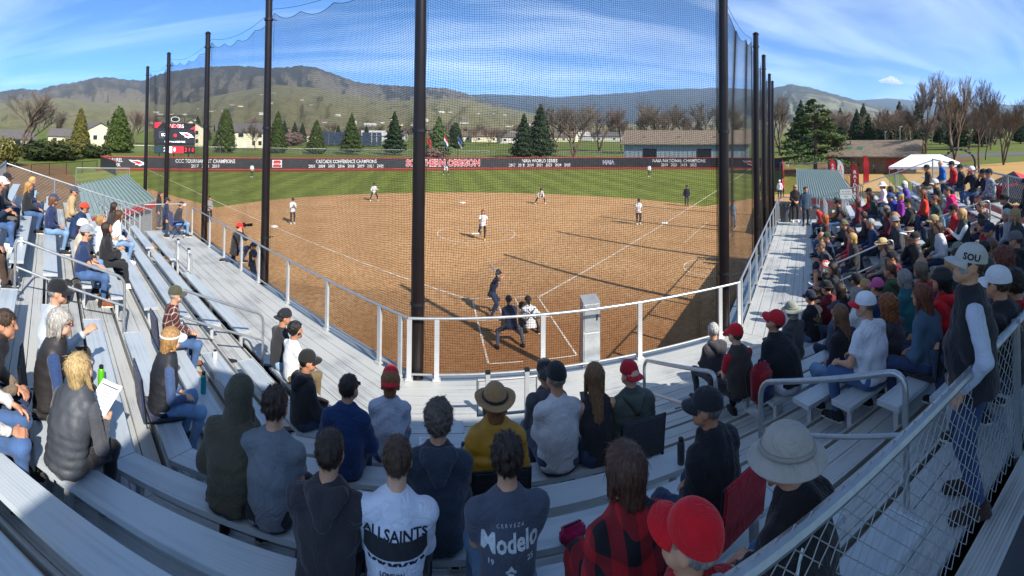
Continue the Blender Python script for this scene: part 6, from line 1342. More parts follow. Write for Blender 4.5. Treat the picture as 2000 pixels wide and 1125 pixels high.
seat(342, 578, 'bearded man in camouflage cap and dark red plaid shirt', 'L', top='long', tc='#4e2226', tk='plaid', bot='jeans', bc=JN, hat=('cap', '#4a4a3a'), hair='short', hc=GHR, beard='#b9b4ad', hands='clasp', sk=S1, shc='#7a4a30', sole=0)
seat(364, 648, 'woman with dark blond hair and white visor in black vest over blue patterned sleeves', 'L', top='pvest', tc='#23262c', slc='#3f557c', bot='jeans', bc=JL, hat=('visor', '#cfd8e2'), hair='bob', hc='#a17b4c', hands='lap', female=1, sk=S3, shc='#4a4438')
seat(525, 618, 'man in dark grey T-shirt wearing a black and white cap backwards', 'L', 0, top='tee', tc='#2e2f33', bot='jeans', bc='#8aa6c0', hat=('cap', '#23242a', 'back'), hair='short', hc=BKH, sk=S2_, hands='clasp')
seat(576, 648, 'man with curly black hair in a white T-shirt in the front row', None, None, top='tee', tc='#e4e6e8', bot='pants', bc='#6a5a40', hair='curly', hc=BKH, sk=S2_, hands='clasp', beard=BKH, hyaw=-.5)
seat(608, 694, 'man in black cap and black hooded jacket next to the white T-shirt', None, None, top='hoodie', tc='#2b2c30', hat=('cap', '#1c1f1e'), hair='short', hc=BKH, sk=S2_, hands='thighs', hyaw=-.4)
seat(160, 458, 'man in grey cap and navy T-shirt sitting by the left aisle', 'L', top='tee', tc='#22345a', bot='jeans', bc=JN, hat=('cap', '#8d9196'), hair='short', hc=BRN, beard=BRN, hands='clasp', sk=S1, fat=1.1, shc='#7a4526')
seat(148, 446, 'person in white cap and beige shirt behind the grey cap', 'L', top='tee', tc='#c4b59c', bot='jeans', bc=JL, hat=('cap', '#e4e6e8'), hair='short', hc=BRN, sk=S1)
seat(188, 437, 'boy with curly blond hair in a white hoodie looking at a phone', 'L', top='hoodie', tc='#dfe2e6', bot='pants', bc='#2c2d33', hair='curly', hc='#9a7545', hands='phone', hpitch=-.5, sk=S1, size=.93)
seat(200, 450, 'woman with long dark hair in black jacket, black trousers and white shoes', 'L', top='jacket', tc='#232327', bot='pants', bc='#26272c', hair='long', hc=DBR, shc=WHT, hands='phone', hpitch=-.4, female=1, size=.95, feet=((-.1, .55, .085), (.12, .50, .085)))
seat(225, 426, 'girl with long brown hair in white jacket and jeans', 'L', top='jacket', tc='#e2e4e6', bot='jeans', bc=JL, hair='long', hc=BRN, shc=WHT, female=1, size=.95, hands='lap')
seat(223, 405, 'dark-haired woman behind the girl in the white jacket', 'L', top='jacket', tc='#33302f', hair='long', hc=DBR, female=1, sk=S1, hands='lap')
seat(121, 388, 'woman with brown hair and navy cap in a navy sweater', 'L', top='long', tc='#222f58', bot='jeans', bc=JL, hat=('cap', '#38405a'), hair='bob', hc='#6a4630', female=1, hands='lap')
seat(133, 377, 'person in tan jacket half hidden behind the navy sweater', 'L', top='jacket', tc='#b39a72', hat=('cap', '#4a4c55'), hair='short', hands='lap')
seat(177, 400, 'man in red and tan beanie and navy puffer jacket leaning forward', 'L', top='puffer', tc='#1e3155', hat=('beanie', '#c2452c'), hair='short', hands='phone', lean=.45, sk=S2_, beard=BRN, hc=BRN)
seat(17, 350, 'man in black cap and charcoal jacket at the upper left', 'L', top='jacket', tc='#3a3b40', hat=('cap', '#26272a'), hair='short', hands='lap')
seat(15, 365, 'man in white cap and dark jacket at the upper left edge', 'L', top='jacket', tc='#2b2d35', bc='#5b584e', hat=('cap', '#dfe0e4'), hair='short', hands='clasp', hc=BRN)
seat(17, 385, 'woman with long auburn hair in navy jacket and jeans at the upper left', 'L', top='jacket', tc='#1e2b48', bot='jeans', bc=JN, hair='long', hc=AUB, hands='phone', female=1, shc=WHT)
seat(40, 356, 'long-haired blond girl in black jacket by the left end fence', 'L', top='jacket', tc='#26272b', bot='jeans', bc=JN, hair='long', hc='#a9804a', size=.9, female=1)
seat(49, 346, 'blond girl in navy jacket farthest up by the left end fence', 'L', top='jacket', tc='#1f2f55', bot='jeans', bc=JD, hair='bob', hc='#c09a62', size=.88, female=1)
seat(-28, 405, 'person with brown trousers and dark shoes cut by the left edge', 'L', top='jacket', tc='#3f3a34', bot='pants', bc='#4a382c', hair='short', hands='clasp', feet=((-.1, .5, .085), (.14, .52, .085)))
# ---- middle block
seat(462, 782, 'person in olive hoodie with the hood up, hand at the face', None, None, top='hoodup', tc='#4b483a', bc='#26262a', hands='face', lean=.2, hair=None, sk=S1, hyaw=-.35)
seat(533, 800, 'man with tousled dark hair in a plain grey T-shirt in the near rows', None, None, top='tee', tc='#6d747c', bot='pants', bc='#1f1f24', hair='messy', hc='#3a2a20', sk=S1, hands='clasp', lean=.08, size=.99, broad=1.12)
seat(648, 862, 'man with short dark hair in a charcoal hoodie in the near row', 'C', 6, top='hoodie', tc='#38353a', bot='pants', bc='#1f1f24', hair='short', hc='#33231a', sk=S1, hands='clasp', size=.95, broad=1.12, hyaw=0, lean=.05, bend=.1)
o_as = seat(778, 908, 'man with short brown hair in white long-sleeved shirt with a black bar on the back', 'C', 6, top='long', tc='#d6dcea', bot='pants', bc='#1c1c22', hair='short', hc='#4c3424', sk=S3, hands='clasp', size=.95, broad=1.12, hyaw=0, lean=.05, bend=.1, wr=.004)
o_md = seat(992, 880, 'man with thick dark hair in faded slate T-shirt with white print on the back', 'C', 6, top='tee', tc='#4b5160', bot='jeans', bc='#5b7896', hair='messy', hc='#2e2019', sk=S1, hands='clasp', size=.95, broad=1.16, hyaw=0, lean=.05, bend=.1, wr=.004)
seat(857, 846, 'man with curly greying hair in slate blue hoodie', 'C', 5, top='hoodie', tc='#2e3947', hair='curly', hc='#55493f', sk=S1, hands='clasp', size=1.0, hyaw=0)
seat(765, 748, 'youth in bright red cap with reddish hair and pale blue T-shirt', None, None, top='tee', tc='#a9b3c6', bot='jeans', bc=JN, hat=('cap', '#d0202c', 'back'), hair='bob', hc='#8a5632', sk=S1, hands='clasp', size=.97, hyaw=0)
seat(677, 748, 'man with dark hair and glasses in navy fleece', None, None, top='jacket', tc='#1c3560', hair='short', hc='#2f2824', sk=S1, glasses=1, hands='thighs', hyaw=-.45)
seat(963, 782, 'person in tan wide-brimmed hat and mustard yellow jacket', 'C', None, top='puffer', tc='#a87a10', bc='#22222a', hat=('wide', '#9a7850', '#2a2622'), hair='bob', hc='#8a5a34', hands='lap', hyaw=0, wr=.006)
seat(1063, 728, 'person in grey hooded jacket with the hood lying on the shoulders', 'C', None, top='hoodie', tc='#46484d', bot='jeans', bc=JN, hat=('cap', '#2a2c30', 'back'), hair='short', hc=BRN, hands='clasp')
seat(1090, 736, 'man in black cap and white sweatshirt seen from behind', 'C', None, top='long', tc='#bdbfc4', hat=('cap', '#26292a'), hair='short', hc='#8a7a66', hands='clasp', fat=1.12, hyaw=.15, size=1.03)
seat(1160, 742, 'woman with very long light brown hair and bare shoulders holding a phone', 'C', None, top='tank', tc='#2a2a30', bot='jeans', bc=JD, hair='long', hc='#7a5838', hands='phone', female=1, sk=S1)
seat(1228, 724, 'man in red cap and grey-green puffer jacket with hood', 'C', None, top='puffer', tc='#3c463f', hood=1, bot='jeans', bc=JD, hat=('cap', '#b01e2a', 'back'), hair='fringe', hc='#b9a99a', sk=S3, hands='lap', fat=1.08)
seat(1392, 640, 'grey-haired man in dark hooded jacket left of the red-capped vest wearer', 'C', None, top='jacket', tc='#3c3a40', hood=1, bc='#3f444d', hair='short', hc='#b3b1ad', hands='clasp')
seat(1430, 655, 'man in red cap and brown-grey vest with red sleeves', 'C', None, top='vest', tc='#413b39', slc='#b5222e', sl='short', hat=('cap', '#d01f2b'), hair='short', hc='#5a4636', fat=1.1, sk=S3, hands='clasp', bc='#1d1d22')
seat(1388, 795, 'man in black cap and black shirt sitting in a red stadium chair', 'C', None, top='jacket', tc='#1e2127', hat=('cap', '#26282d'), hair='short', hc='#6f6a66', fat=1.08, sk=S2_, hands='lap', hyaw=.5, turn=.25)
seat(1215, 918, 'woman with brown hair wrapped in a red and black check blanket', 'C', None, top='jacket', tc='#a81824', tk='check', bc='#a81824', bk='check', hair='bob', hc='#54382a', hands='lap', female=1, wr=.009, loose=1.35, feet=((-.12, .62, .20), (.1, .6, .2)), shc='#8a6a52', hyaw=.2)
seat(1352, 1052, 'grey-haired man in bright red cap and red jacket in the bottom row', 'C', 8, top='jacket', tc='#b01622', hat=('cap', '#cf1624'), hair='short', hc='#8b8986', hands='clasp', lean=.0, bend=.05, size=.94, hyaw=.6, hpitch=-.3, sk=S1)
seat(1545, 882, 'person in grey bucket hat and black track jacket with white piping', 'C', None, top='jacket', tc='#232226', bot='jeans', bc='#2f5c7a', hat=('sun', '#a29c94', '#8f8a82'), hair='short', hc=GHR, hands='clasp', hyaw=.45, fat=1.05, turn=.2)
o_bs = seat(1514, 638, 'man in red cap and glasses in black polo shirt and white shorts looking down', 'C', None, top='tee', tc='#1a1f24', bot='shorts', bc='#cfd3e0', hat=('cap', '#c3212d'), hair='buzz', hc='#4a3a2e', glasses=1, hands='phone', lean=.45, bend=.5, hpitch=-.55, fat=1.22, size=1.05, shc='#c9c9cb', hyaw=.4)
seat(1697, 605, 'heavy man in white and red mesh cap, white T-shirt and jeans', None, None, top='tee', tc='#d3d8e2', bot='jeans', bc=JN, hat=('cap', '#dfe3ea', '#c3212d'), hair='buzz', hc='#5a4a3c', beard='#9a8a7a', hands='thighs', fat=1.22, size=1.05, sk=S1, hyaw=.45)
seat(1545, 605, 'person in grey sun hat with neck cape and grey shirt', None, None, top='tee', tc='#4a4a4e', hat=('sun', '#8f9488', '#80857a'), hair='bob', hc='#8f9488', hands='clasp')
# ---- right wing and its corner
R = [
(1581, 573, 'man in navy cap and black jacket with gold crest on the back', dict(top='jacket', tc='#24252a', bot='jeans', bc=JN, hat=('cap', '#232a3c'), hair='short', hc=BKH)),
(1643, 625, 'woman with long brown hair and black top beside the heavy man in white', dict(top='long', tc='#222228', bot='jeans', bc=JL, hair='long', hc='#6b4a30', female=1)),
(1632, 600, 'child in dark cap between the curly hair and the long brown hair', dict(top='jacket', tc='#4a5468', hat=('cap', '#3a3f4a'), hair='short', size=.85)),
(1640, 570, 'woman with dark wavy hair and black jacket behind the navy cap', dict(top='jacket', tc='#24242a', hair='long', hc=DBR, female=1)),
(1672, 583, 'grey-haired woman in white top next to the dark wavy hair', dict(top='long', tc='#c9ccd0', hair='bob', hc='#86847f', female=1)),
(1715, 565, 'woman in pink cap with sunglasses', dict(top='jacket', tc='#26406a', hat=('cap', '#c4588e'), hair='short', hc=BRN, glasses=1, female=1)),
(1733, 597, 'woman with big auburn curls behind the heavy man in white', dict(top='jacket', tc='#3a3a40', hair='bigcurl', hc='#8a5026', female=1)),
(1806, 592, 'woman with long straight auburn hair in denim jacket in a folding seat', dict(top='jacket', tc='#3f5a70', tk='denim', bot='jeans', bc=JD, hair='long', hc='#6f3a22', female=1, hands='lap')),
(1838, 548, 'person in black knit hat and bright red hoodie', dict(top='hoodie', tc='#c01a22', hat=('beanie', '#2a292c'), hair='bob', hc=BKH)),
(1796, 530, 'woman with grey-brown hair and red sweater', dict(top='long', tc='#c21c2c', hair='bob', hc='#6f6050', female=1)),
(1764, 546, 'woman with short grey hair in teal jacket', dict(top='jacket', tc=TEAL, hair='bob', hc='#85837f', female=1)),
(1734, 518, 'man with short brown hair in green hoodie', dict(top='hoodie', tc='#3f5540', hair='short', hc='#5a3a26', hyaw=.3)),
(1667, 536, 'man in black cap and black jacket with sunglasses below the white papers', dict(top='jacket', tc='#28292e', hat=('cap', '#1f2024'), hair='short', glasses=1, sk=S2_)),
(1652, 518, 'woman with long black hair behind the black-capped man', dict(top='jacket', tc='#2a2b30', hair='long', hc=BKH, female=1)),
(1714, 503, 'woman with dark braids looking left', dict(top='jacket', tc='#3c3038', hair='long', hc='#301f18', female=1)),
(1606, 513, 'man in red beanie with white hair, black jacket and tan trousers', dict(top='hoodie', tc='#2c2c30', bot='pants', bc='#8a6a3e', hat=('beanie', '#c8202c'), hair='bob', hc='#d2d0cc', lean=.5, hpitch=-.4, hands='paper')),
(1588, 482, 'shaved-head man with sunglasses in charcoal jacket bending forward', dict(top='jacket', tc='#3d3e42', bot='shorts', bc='#5a5d63', hair='buzz', hc='#7a6450', lean=.45, hands='phone', glasses=1)),
(1567, 462, 'bald man in black T-shirt at the walkway', dict(top='tee', tc='#242428', bot='shorts', bc='#3a3a40', hair='bald', lean=.45, hands='phone', hpitch=-.3)),
(1581, 427, 'woman with long red hair in brown sweater and jeans beside a red bag', dict(top='long', tc='#3a2c2a', bot='jeans', bc=JN, hair='bigcurl', hc='#9a5226', female=1)),
(1586, 406, 'person in grey cap and red-and-navy jacket bending down', dict(top='jacket', tc='#b5222e', hat=('cap', '#5a6a7c'), hair='short', lean=.5)),
(1634, 442, 'person in camouflage beanie and black hoodie pointing', dict(top='hoodie', tc='#26262b', hat=('beanie', '#6b6a50'), hair='short', hands='one_up')),
(1677, 446, 'woman with curly brown hair and coral red top', dict(top='long', tc='#d03846', bot='jeans', bc=JN, hair='curly', hc='#5a3320', female=1)),
(1669, 430, 'woman with tousled dark hair behind the coral red top', dict(top='jacket', tc='#3a3236', hair='curly', hc='#3a241c', female=1)),
(1661, 412, 'dark-haired youth looking down, left of the grey hoodie', dict(top='jacket', tc='#2a2a30', hair='messy', hc=DBR, hpitch=-.4)),
(1697, 474, 'man in straw cowboy hat and grey patterned shirt', dict(top='long', tc='#77736c', tk='camo', hat=('wide', '#c2a878', '#6b5638'), hair='short', hc=GHR, hyaw=.3)),
(1631, 392, 'person in green beanie and yellow jacket', dict(top='jacket', tc='#d09a18', hat=('beanie', '#3f5a44'), hair='short')),
(1648, 390, 'man in black cap and dark purple jacket beside the yellow jacket', dict(top='jacket', tc='#2b2733', hat=('cap', '#1f1f22'), hair='short', bot='jeans', bc=JN)),
(1693, 388, 'woman with long brown hair in dark grey-green jacket', dict(top='hoodie', tc='#3a423f', bot='jeans', bc=JN, hair='long', hc=BRN, female=1)),
(1683, 388, 'woman in maroon top next to the grey-green jacket', dict(top='long', tc='#6a1c30', hair='long', hc='#4a2a1c', female=1)),
(1703, 366, 'man in black cap and red and black jacket', dict(top='jacket', tc='#c0222c', hat=('cap', '#1f1f22'), hair='short', bc='#202024')),
(1727, 355, 'person in white bucket hat and white long-sleeved shirt', dict(top='long', tc='#dfe1e4', hat=('sun', '#e8e9ea', '#d8d9da'), hair='bob', hc=BRN)),
(1743, 362, 'person in black jacket with the hood up', dict(top='hoodup', tc='#25262b', hair=None)),
(1763, 364, 'white-haired person in violet jacket', dict(top='jacket', tc='#5a3f96', hair='bob', hc='#e0d8d4', female=1)),
(1761, 377, 'person in blue cap and magenta jacket', dict(top='jacket', tc='#8a2a96', hat=('cap', '#2f5f96'), hair='bob', hc=BLD)),
(1736, 390, 'person in royal blue jacket bending forward', dict(top='jacket', tc='#2a3a8e', hat=('beanie', '#39508a'), hair='short', lean=.5)),
(1806, 336, 'man in dark brimmed hat and dark brown jacket', dict(top='jacket', tc='#3a2c28', hat=('wide', '#2e2826', '#1a1614'), hair='short', hc=GHR, bc='#8a7c64')),
(1837, 320, 'bald man in bright blue jacket at the back corner', dict(top='jacket', tc='#1f5fae', hair='bald', bc='#b0a58c', sk=S3)),
(1857, 325, 'man in dark cap and red jacket beside the bright blue jacket', dict(top='jacket', tc='#b5202a', hat=('cap', '#2a2628'), hair='short', bc='#2c3a5a')),
(1872, 335, 'man in black cap and black shiny jacket at the back', dict(top='jacket', tc='#24262a', hat=('cap', '#242226'), hair='short', bot='jeans', bc=JD)),
(1896, 337, 'person in red and white cap, hand at the mouth', dict(top='jacket', tc='#2b2c31', hat=('cap', '#dfe2e6', '#c02a34'), hair='short', hands='face', bot='jeans', bc=JN)),
(1917, 347, 'person in dark cap and navy jacket next to the camouflage jacket', dict(top='jacket', tc='#222a3c', hat=('cap', '#1d2027'), hair='short', hands='face')),
(1930, 340, 'man in dark cap and navy camouflage jacket with shorts', dict(top='jacket', tc='#2a3346', tk='camo', hat=('cap', '#232630'), hair='short', bot='shorts', bc='#4a4f57', fat=1.1)),
(1989, 356, 'man in dark cap and black jacket at the right edge', dict(top='jacket', tc='#26272b', hat=('cap', '#2f3338'), hair='short', hc=GHR, fat=1.1)),
(1797, 386, 'woman with long red-brown hair and orange-red top', dict(top='long', tc='#c8371f', hair='long', hc='#7a4226', female=1)),
(1820, 370, 'person in pale cap and dark jacket in the upper rows', dict(top='jacket', tc='#2e332f', hat=('cap', '#d6d6cc'), hair='short')),
(1831, 377, 'woman with brown ponytail and dark green jacket', dict(top='jacket', tc='#2c403a', hair='pony', hc='#5a2f22', female=1)),
(1846, 380, 'woman with dark ponytail in hot pink hoodie and jeans', dict(top='hoodie', tc='#d0206c', hair='pony', hc=DBR, bot='jeans', bc=JL, female=1, lean=.3)),
(1741, 399, 'man in grey cap and dark patterned jacket', dict(top='jacket', tc='#3b302e', hat=('cap', '#8a8478'), hair='short', bot='jeans', bc=JN)),
(1768, 402, 'man in dark cap and black hoodie with clasped hands', dict(top='hoodie', tc='#27282d', hat=('cap', '#262a2a'), hair='short', bot='jeans', bc=JN, hands='clap')),
(1758, 410, 'woman with long fair hair behind the clasped hands', dict(top='jacket', tc='#33302f', hair='long', hc='#9a6f48', female=1)),
(1772, 455, 'woman with brown hair and white visor in navy jacket', dict(top='jacket', tc='#1f2a44', hat=('visor', '#e6eaec'), hair='bun', hc='#5a3c26', female=1, bot='jeans', bc=JN)),
(1785, 467, 'white-haired man in black cap and black leather jacket resting his chin', dict(top='jacket', tc='#26282b', tk='shiny', hat=('cap', '#2a2928'), hair='short', hc='#c9c6c0', hands='face', bot='jeans', bc=JN)),
(1872, 427, 'blond woman with white hoodie under a dark green vest, hands together', dict(top='pvest', tc='#1f3532', slc='#c9cdd6', hair='bob', hc='#c09a66', hands='clap', female=1, hood=1)),
(1858, 415, 'person in black cap and red jacket behind the blond woman', dict(top='jacket', tc='#bc1f2b', hat=('cap', '#232226'), hair='short', bc='#1c1c20')),
(1860, 470, 'man in grey-green cap with sunglasses and dark green jacket', dict(top='jacket', tc='#2f4a48', hat=('cap', '#7d8273'), hair='short', hc=GHR, glasses=1, bot='jeans', bc=JD)),
(1864, 494, 'dark-haired youth in green jacket leaning forward', dict(top='jacket', tc='#1f4f4a', hair='short', hc=DBR, lean=.4)),
(1961, 430, 'woman with very long silver-grey ponytail', dict(top='long', tc='#a9aeb0', hair='long', hc='#aab2aa', female=1, bot='jeans', bc=JD)),
(1977, 402, 'blond woman in black leather jacket at the right edge', dict(top='jacket', tc='#24262a', tk='shiny', hair='long', hc='#a98a58', female=1)),
(1984, 470, 'man in grey cap and black hoodie at the right edge', dict(top='hoodie', tc='#222327', hat=('cap', '#6b676b'), hair='short', hc=BRN)),
(1940, 487, 'boy with short brown hair in grey T-shirt', dict(top='tee', tc='#5a6068', hair='short', hc='#6a4830', size=.9)),
(1925, 492, 'dark-haired youth in olive grey shirt beside the boy', dict(top='tee', tc='#4a5048', hair='short', hc=BKH)),
(1967, 518, 'woman with long red-brown hair in pale grey sweater', dict(top='long', tc='#8d9299', hair='bigcurl', hc='#6a3420', female=1)),
(1990, 566, 'person with dark curly hair and red top cut by the right edge', dict(top='long', tc='#b01c28', hair='curly', hc='#2a1c18')),
(1862, 527, 'blond person half hidden behind the standing man', dict(top='jacket', tc='#26282d', hair='bob', hc='#a98858', female=1)),
(1960, 392, 'person in black jacket bending beside the blond leather jacket', dict(top='jacket', tc='#222328', hat=('beanie', '#1f2022'), hair='short', lean=.5)),
]
R += [
(1612, 462, 'person in dark green cap and navy fleece behind the shaved head', dict(top='jacket', tc='#25304a', hat=('cap', '#33453a'), hair='short')),
(1655, 474, 'woman with blond bob and black fleece left of the straw hat', dict(top='jacket', tc='#26272c', hair='bob', hc=BLD, female=1)),
(1706, 432, 'man with grey hair and dark blue pullover above the straw hat', dict(top='long', tc='#2a3f66', hair='short', hc=GHR)),
(1722, 418, 'woman with black hair and burgundy jacket in the middle rows', dict(top='jacket', tc='#5a2030', hair='long', hc=BKH, female=1)),
(1738, 446, 'person in grey beanie and charcoal jacket in the middle rows', dict(top='jacket', tc='#3c3e44', hat=('beanie', '#8a8c90'), hair='short')),
(1812, 418, 'man in tan cap and olive jacket left of the upper handrail', dict(top='jacket', tc='#4a4a34', hat=('cap', '#a08a64'), hair='short')),
(1826, 448, 'woman with brown bob and white fleece under the upper handrail', dict(top='jacket', tc='#c9cbd0', hair='bob', hc=BRN, female=1)),
(1905, 408, 'boy in black hooded sweater right of the pink hoodie', dict(top='hoodie', tc='#2a2b30', hair='short', hc=BRN, size=.88)),
(1912, 452, 'woman with dark bun and red scarf top near the right edge', dict(top='long', tc='#a02430', hair='bun', hc=DBR, female=1)),
(1930, 432, 'man in navy cap and grey sweater near the silver ponytail', dict(top='long', tc='#6a6e74', hat=('cap', '#26304a'), hair='short')),
(1752, 492, 'person in black baseball cap and maroon hoodie behind the green hoodie', dict(top='hoodie', tc='#5a1c2a', hat=('cap', '#202126'), hair='short')),
(1792, 498, 'man with bald crown and tan jacket below the leather jacket', dict(top='jacket', tc='#9a8460', hair='fringe', hc='#8a8478')),
(1690, 560, 'woman with blond ponytail and grey jacket left of the pink cap', dict(top='jacket', tc='#565a60', hair='pony', hc=BLD, female=1)),
(1612, 556, 'person in black beanie and dark red jacket near the walkway', dict(top='jacket', tc='#6a1c26', hat=('beanie', '#232428'), hair='short')),
(1895, 545, 'woman with curly dark hair and purple sweater right of the red hoodie', dict(top='long', tc='#4a3468', hair='curly', hc=DBR, female=1)),
(1946, 548, 'man in white cap and black windbreaker near the right edge', dict(top='jacket', tc='#25272c', hat=('cap', '#d8dade'), hair='short')),
]
for hx, hy, lab, kw in R: kw = dict(kw); seat(hx, hy, lab, kw.pop('sec', None), kw.pop('row', None), **kw)
# ---- standing man at the back fence
o_sm = stand(0, 0, zrow(8), FACE['C']+.55, 'bearded man in white cap and dark vest standing behind the near chain-link fence', base=tuple(on_z(1908, 985, zrow(8))), group='people standing on the stand', top='vest', tc='#25282e', slc='#b9c2d4', bot='jeans', bc='#2a3f66', hat=('cap', '#b9b8b4'), hair='short', hc='#4a3a2e', beard='#8f8880', glasses=1, hands='pockets', size=1.04, fat=1.18, shc='#3a2a22', sole=0, hpitch=-.25, hyaw=.25, sk=S1)
# ---- others on the walkways
W_ = 'people standing on the stand'
stand(1553, 433, ZD, R_(150), 'blond woman in black jacket standing at the far end of the right walkway', group=W_, top='jacket', tc='#2a2526', bc='#232226', hair='long', hc='#a08050', female=1, hands='lap', glasses=1, shc=WHT)
stand(1573, 440, ZD, R_(160), 'dark-haired person in blue-grey coat standing by the right ramp', group=W_, top='jacket', tc='#33475a', bc='#22252c', hair='short', hc=BKH)
stand(347, 470, ZD, R_(-60), 'man in black and white cap and navy jacket behind the left end fence', group=W_, top='jacket', tc='#1d2a48', hat=('cap', '#2a2b2c'), hair='short', glasses=1, size=.86, base=sp('L', 12.2, 1.2, ZD))
stand(309, 470, 1.4, R_(-70), 'woman with dark brown hair standing on the left ramp', group=W_, top='jacket', tc='#28262a', hair='long', hc='#3a241a', female=1, base=on_z(309, 440, 1.5))
stand(0, 0, ZD, FACE['L'], 'photographer in red cap and black jacket kneeling at the left railing', base=on_z(458, 512, ZD), group=W_, pose='kneel', top='jacket', tc='#2c2a2c', bot='jeans', bc=JD, hat=('cap', '#d6322c'), hair='short', hands='camera', hipz=.42, feet=((-.12, -.40, .10), (.12, .22, .085)), kpole=(0, 1, -.4), lean=.2, sk=S1, hpitch=.05)
stand(0, 0, ZD, FACE['L'], 'person with white headband and dark jacket sitting in a blue folding chair', base=sp('L', 12.2, .75, ZD), group=W_, pose='sit', top='jacket', tc='#38343a', bot='jeans', bc=JL, hair='short', hc=DBR, hands='lap', hat=('visor', '#d9d3cc'), lean=.25)
# ---- players and officials
F_ = 'players and officials on the field'
UNI = dict(top='long', tc='#d3d5d8', bot='pants', bc='#34323a', hair='pony', hc=DBR, female=1, shc='#d8d6d4')
def pl(fx, fy, rz, lab, **k): d = dict(UNI); d.update(k); return stand(fx, fy, .015, rz, lab, group=F_, **d)
pl(571, 437, R_(-150), 'fielder in white jersey with glove at her chest near the left base', hands='clap', hat=('visor', '#2a2a2e'))
pl(730, 392, R_(-170), 'fielder in white jersey lunging sideways left of the thick pole', lean=.4, hands=((-.4, .2, .2), (.2, .4, .1)), feet=((-.35, -.1, .085), (.3, .1, .085)), hipz=.82, hat=('cap', '#222226'))
pl(871, 341, R_(178), 'crouching outfielder below the red lettering on the wall', pose='crouch', lean=.7, hands='knees', feet=((-.35, 0, .085), (.35, 0, .085)), hipz=.72)
pl(492, 346, R_(-165), 'outfielder in white jersey standing at the far left of the outfield', hands='lap', hat=('cap', '#222226'))
pl(1268, 345, R_(165), 'outfielder in white jersey standing at the right of the outfield', hands='lap', hat=('cap', '#222226'))
pl(1055, 398, R_(175), 'fielder bending forward with hands on knees behind the pitcher', pose='crouch', lean=.85, hands='knees', feet=((-.42, 0, .085), (.42, 0, .085)), hipz=.74, hat=('cap', '#222226'))
pl(943, 468, R_(175), 'pitcher with red hair in white jersey lifting one foot in the chalk circle', top='tee', hair='long', hc='#7a3a22', hands=((-.22, .12, .0), (.1, .28, .35)), feet=((-.1, .1, .085), (.15, -.35, .35)), bc='#26262c', fdir=((0, 1, 0), (0, .3, -1)), shc='#d8a030')
pl(1247, 438, R_(165), 'sturdy fielder in white jersey standing near the right base', top='tee', hands='thighs', fat=1.12, hat=('cap', '#222226'))
stand(1341, 402, .015, R_(160), 'field umpire in dark navy uniform standing on the right chalk line', group=F_, top='jacket', tc='#1d2436', bc='#2a2f3a', hat=('cap', '#161a24'), hair='short', hands='hang')
stand(1432, 443, .015, R_(150), 'coach in pale blue-grey uniform standing behind the right thick pole', group=F_, top='tee', tc='#8d9fb4', bc='#8797aa', hair='pony', hc=BKH, female=1)
P = on_z(409, 389, 1.58); stand(0, 0, .015, R_(-120), 'person in light grey sweatshirt standing on the field by the left foul line', base=(P[0], P[1], .015), group=F_, top='long', tc='#9a9a9c', bc='#33343a', hair='bun', hc=BKH, hands='lap', fat=1.1)
P = on_z(493, 478, 1.68); o_dk = stand(0, 0, .015, R_(-100), 'batter on deck in dark jersey with number two behind the left railing', base=(P[0], P[1], .015), group=F_, top='tee', tc='#1c2c3c', bc='#27374a', hat=('helmet', '#1a2230'), hair='pony', hc=BKH, hands='clap', female=1)
P = on_z(961, 616, 0); BAT = stand(0, 0, .02, R_(-100), 'batter in navy uniform and helmet holding the bat up', base=(P[0], P[1], .02), group=F_, top='tee', tc='#1b2540', bot='pants', bc='#27334e', hat=('helmet', '#1b2232'), hair='pony', hc=BKH, hipz=.80, lean=.35, bend=.2, hyaw=1.1, hands=((.02, .26, .44), (.10, .20, .50)), feet=((-.32, .02, .085), (.32, -.02, .085)), female=1, grip='grip', epole=(1, .2, .3), size=.98)
r, J, _ = BAT; q = MB(); a = (J['wrL']+J['wrR'])/2+Vector((0, .05, 0)); dv = Vector((.05, -.45, .75)).normalized(); q.tube([a-dv*.12, a, a+dv*.35, a+dv*.62, a+dv*.72], [.015, .014, .022, .032, .02], 10); bo = q.build('bat', mat('bat_metal', '#b9bcc2', .3, .6)); bo.matrix_world = Matrix.Translation(r.location) @ Matrix.Rotation(r.rotation_euler[2], 4, 'Z') @ Matrix.Scale(.98, 4); tag(bo, 'silver softball bat raised by the batter at home plate', 'bat')
P = on_z(1036, 655, 0); CAT = stand(0, 0, .02, R_(5), 'catcher squatting in white jersey with dark mask strap', base=(P[0], P[1], .02), group=F_, pose='squat', top='long', tc='#cfd1d4', bot='pants', bc='#1f2026', hat=('helmet', '#17181c', 'back'), hair='pony', hc=BKH, hipz=.36, lean=.45, bend=.3, hands=((-.1, .48, .38), (.22, .2, .05)), feet=((-.26, .08, .085), (.3, .06, .085)), kpole=(.0, 1, .5), female=1)
r, J, _ = CAT
for pts, nm in (([(-.14, -.13, .45), (-.02, -.17, .62), (.12, -.12, .8)], 'protector_strap'), ([(.14, -.13, .45), (.02, -.17, .62), (-.12, -.12, .8)], 'protector_strap')): q = MB(); q.tube([Vector(p_)+Vector((0, .05, .05)) for p_ in pts], .018, 6); q.build(nm, m_black, r)
q = MB(); q.lathe([(.02, -.05), (.10, -.035), (.13, .0), (.11, .035), (.03, .05)], 14); mt = q.build('mitt', cloth('#4a2c1c'), r); mt.location = J['wrL']+Vector((-.02, .1, 0)); mt.rotation_euler[0] = R_(80)
for n in 'LR': q = MB(); q.tube([J['kn'+n]+Vector((0, .06, .02)), J['an'+n]+Vector((0, .07, .02))], [.075, .06], 10); q.build('shin_guard', m_black, r)
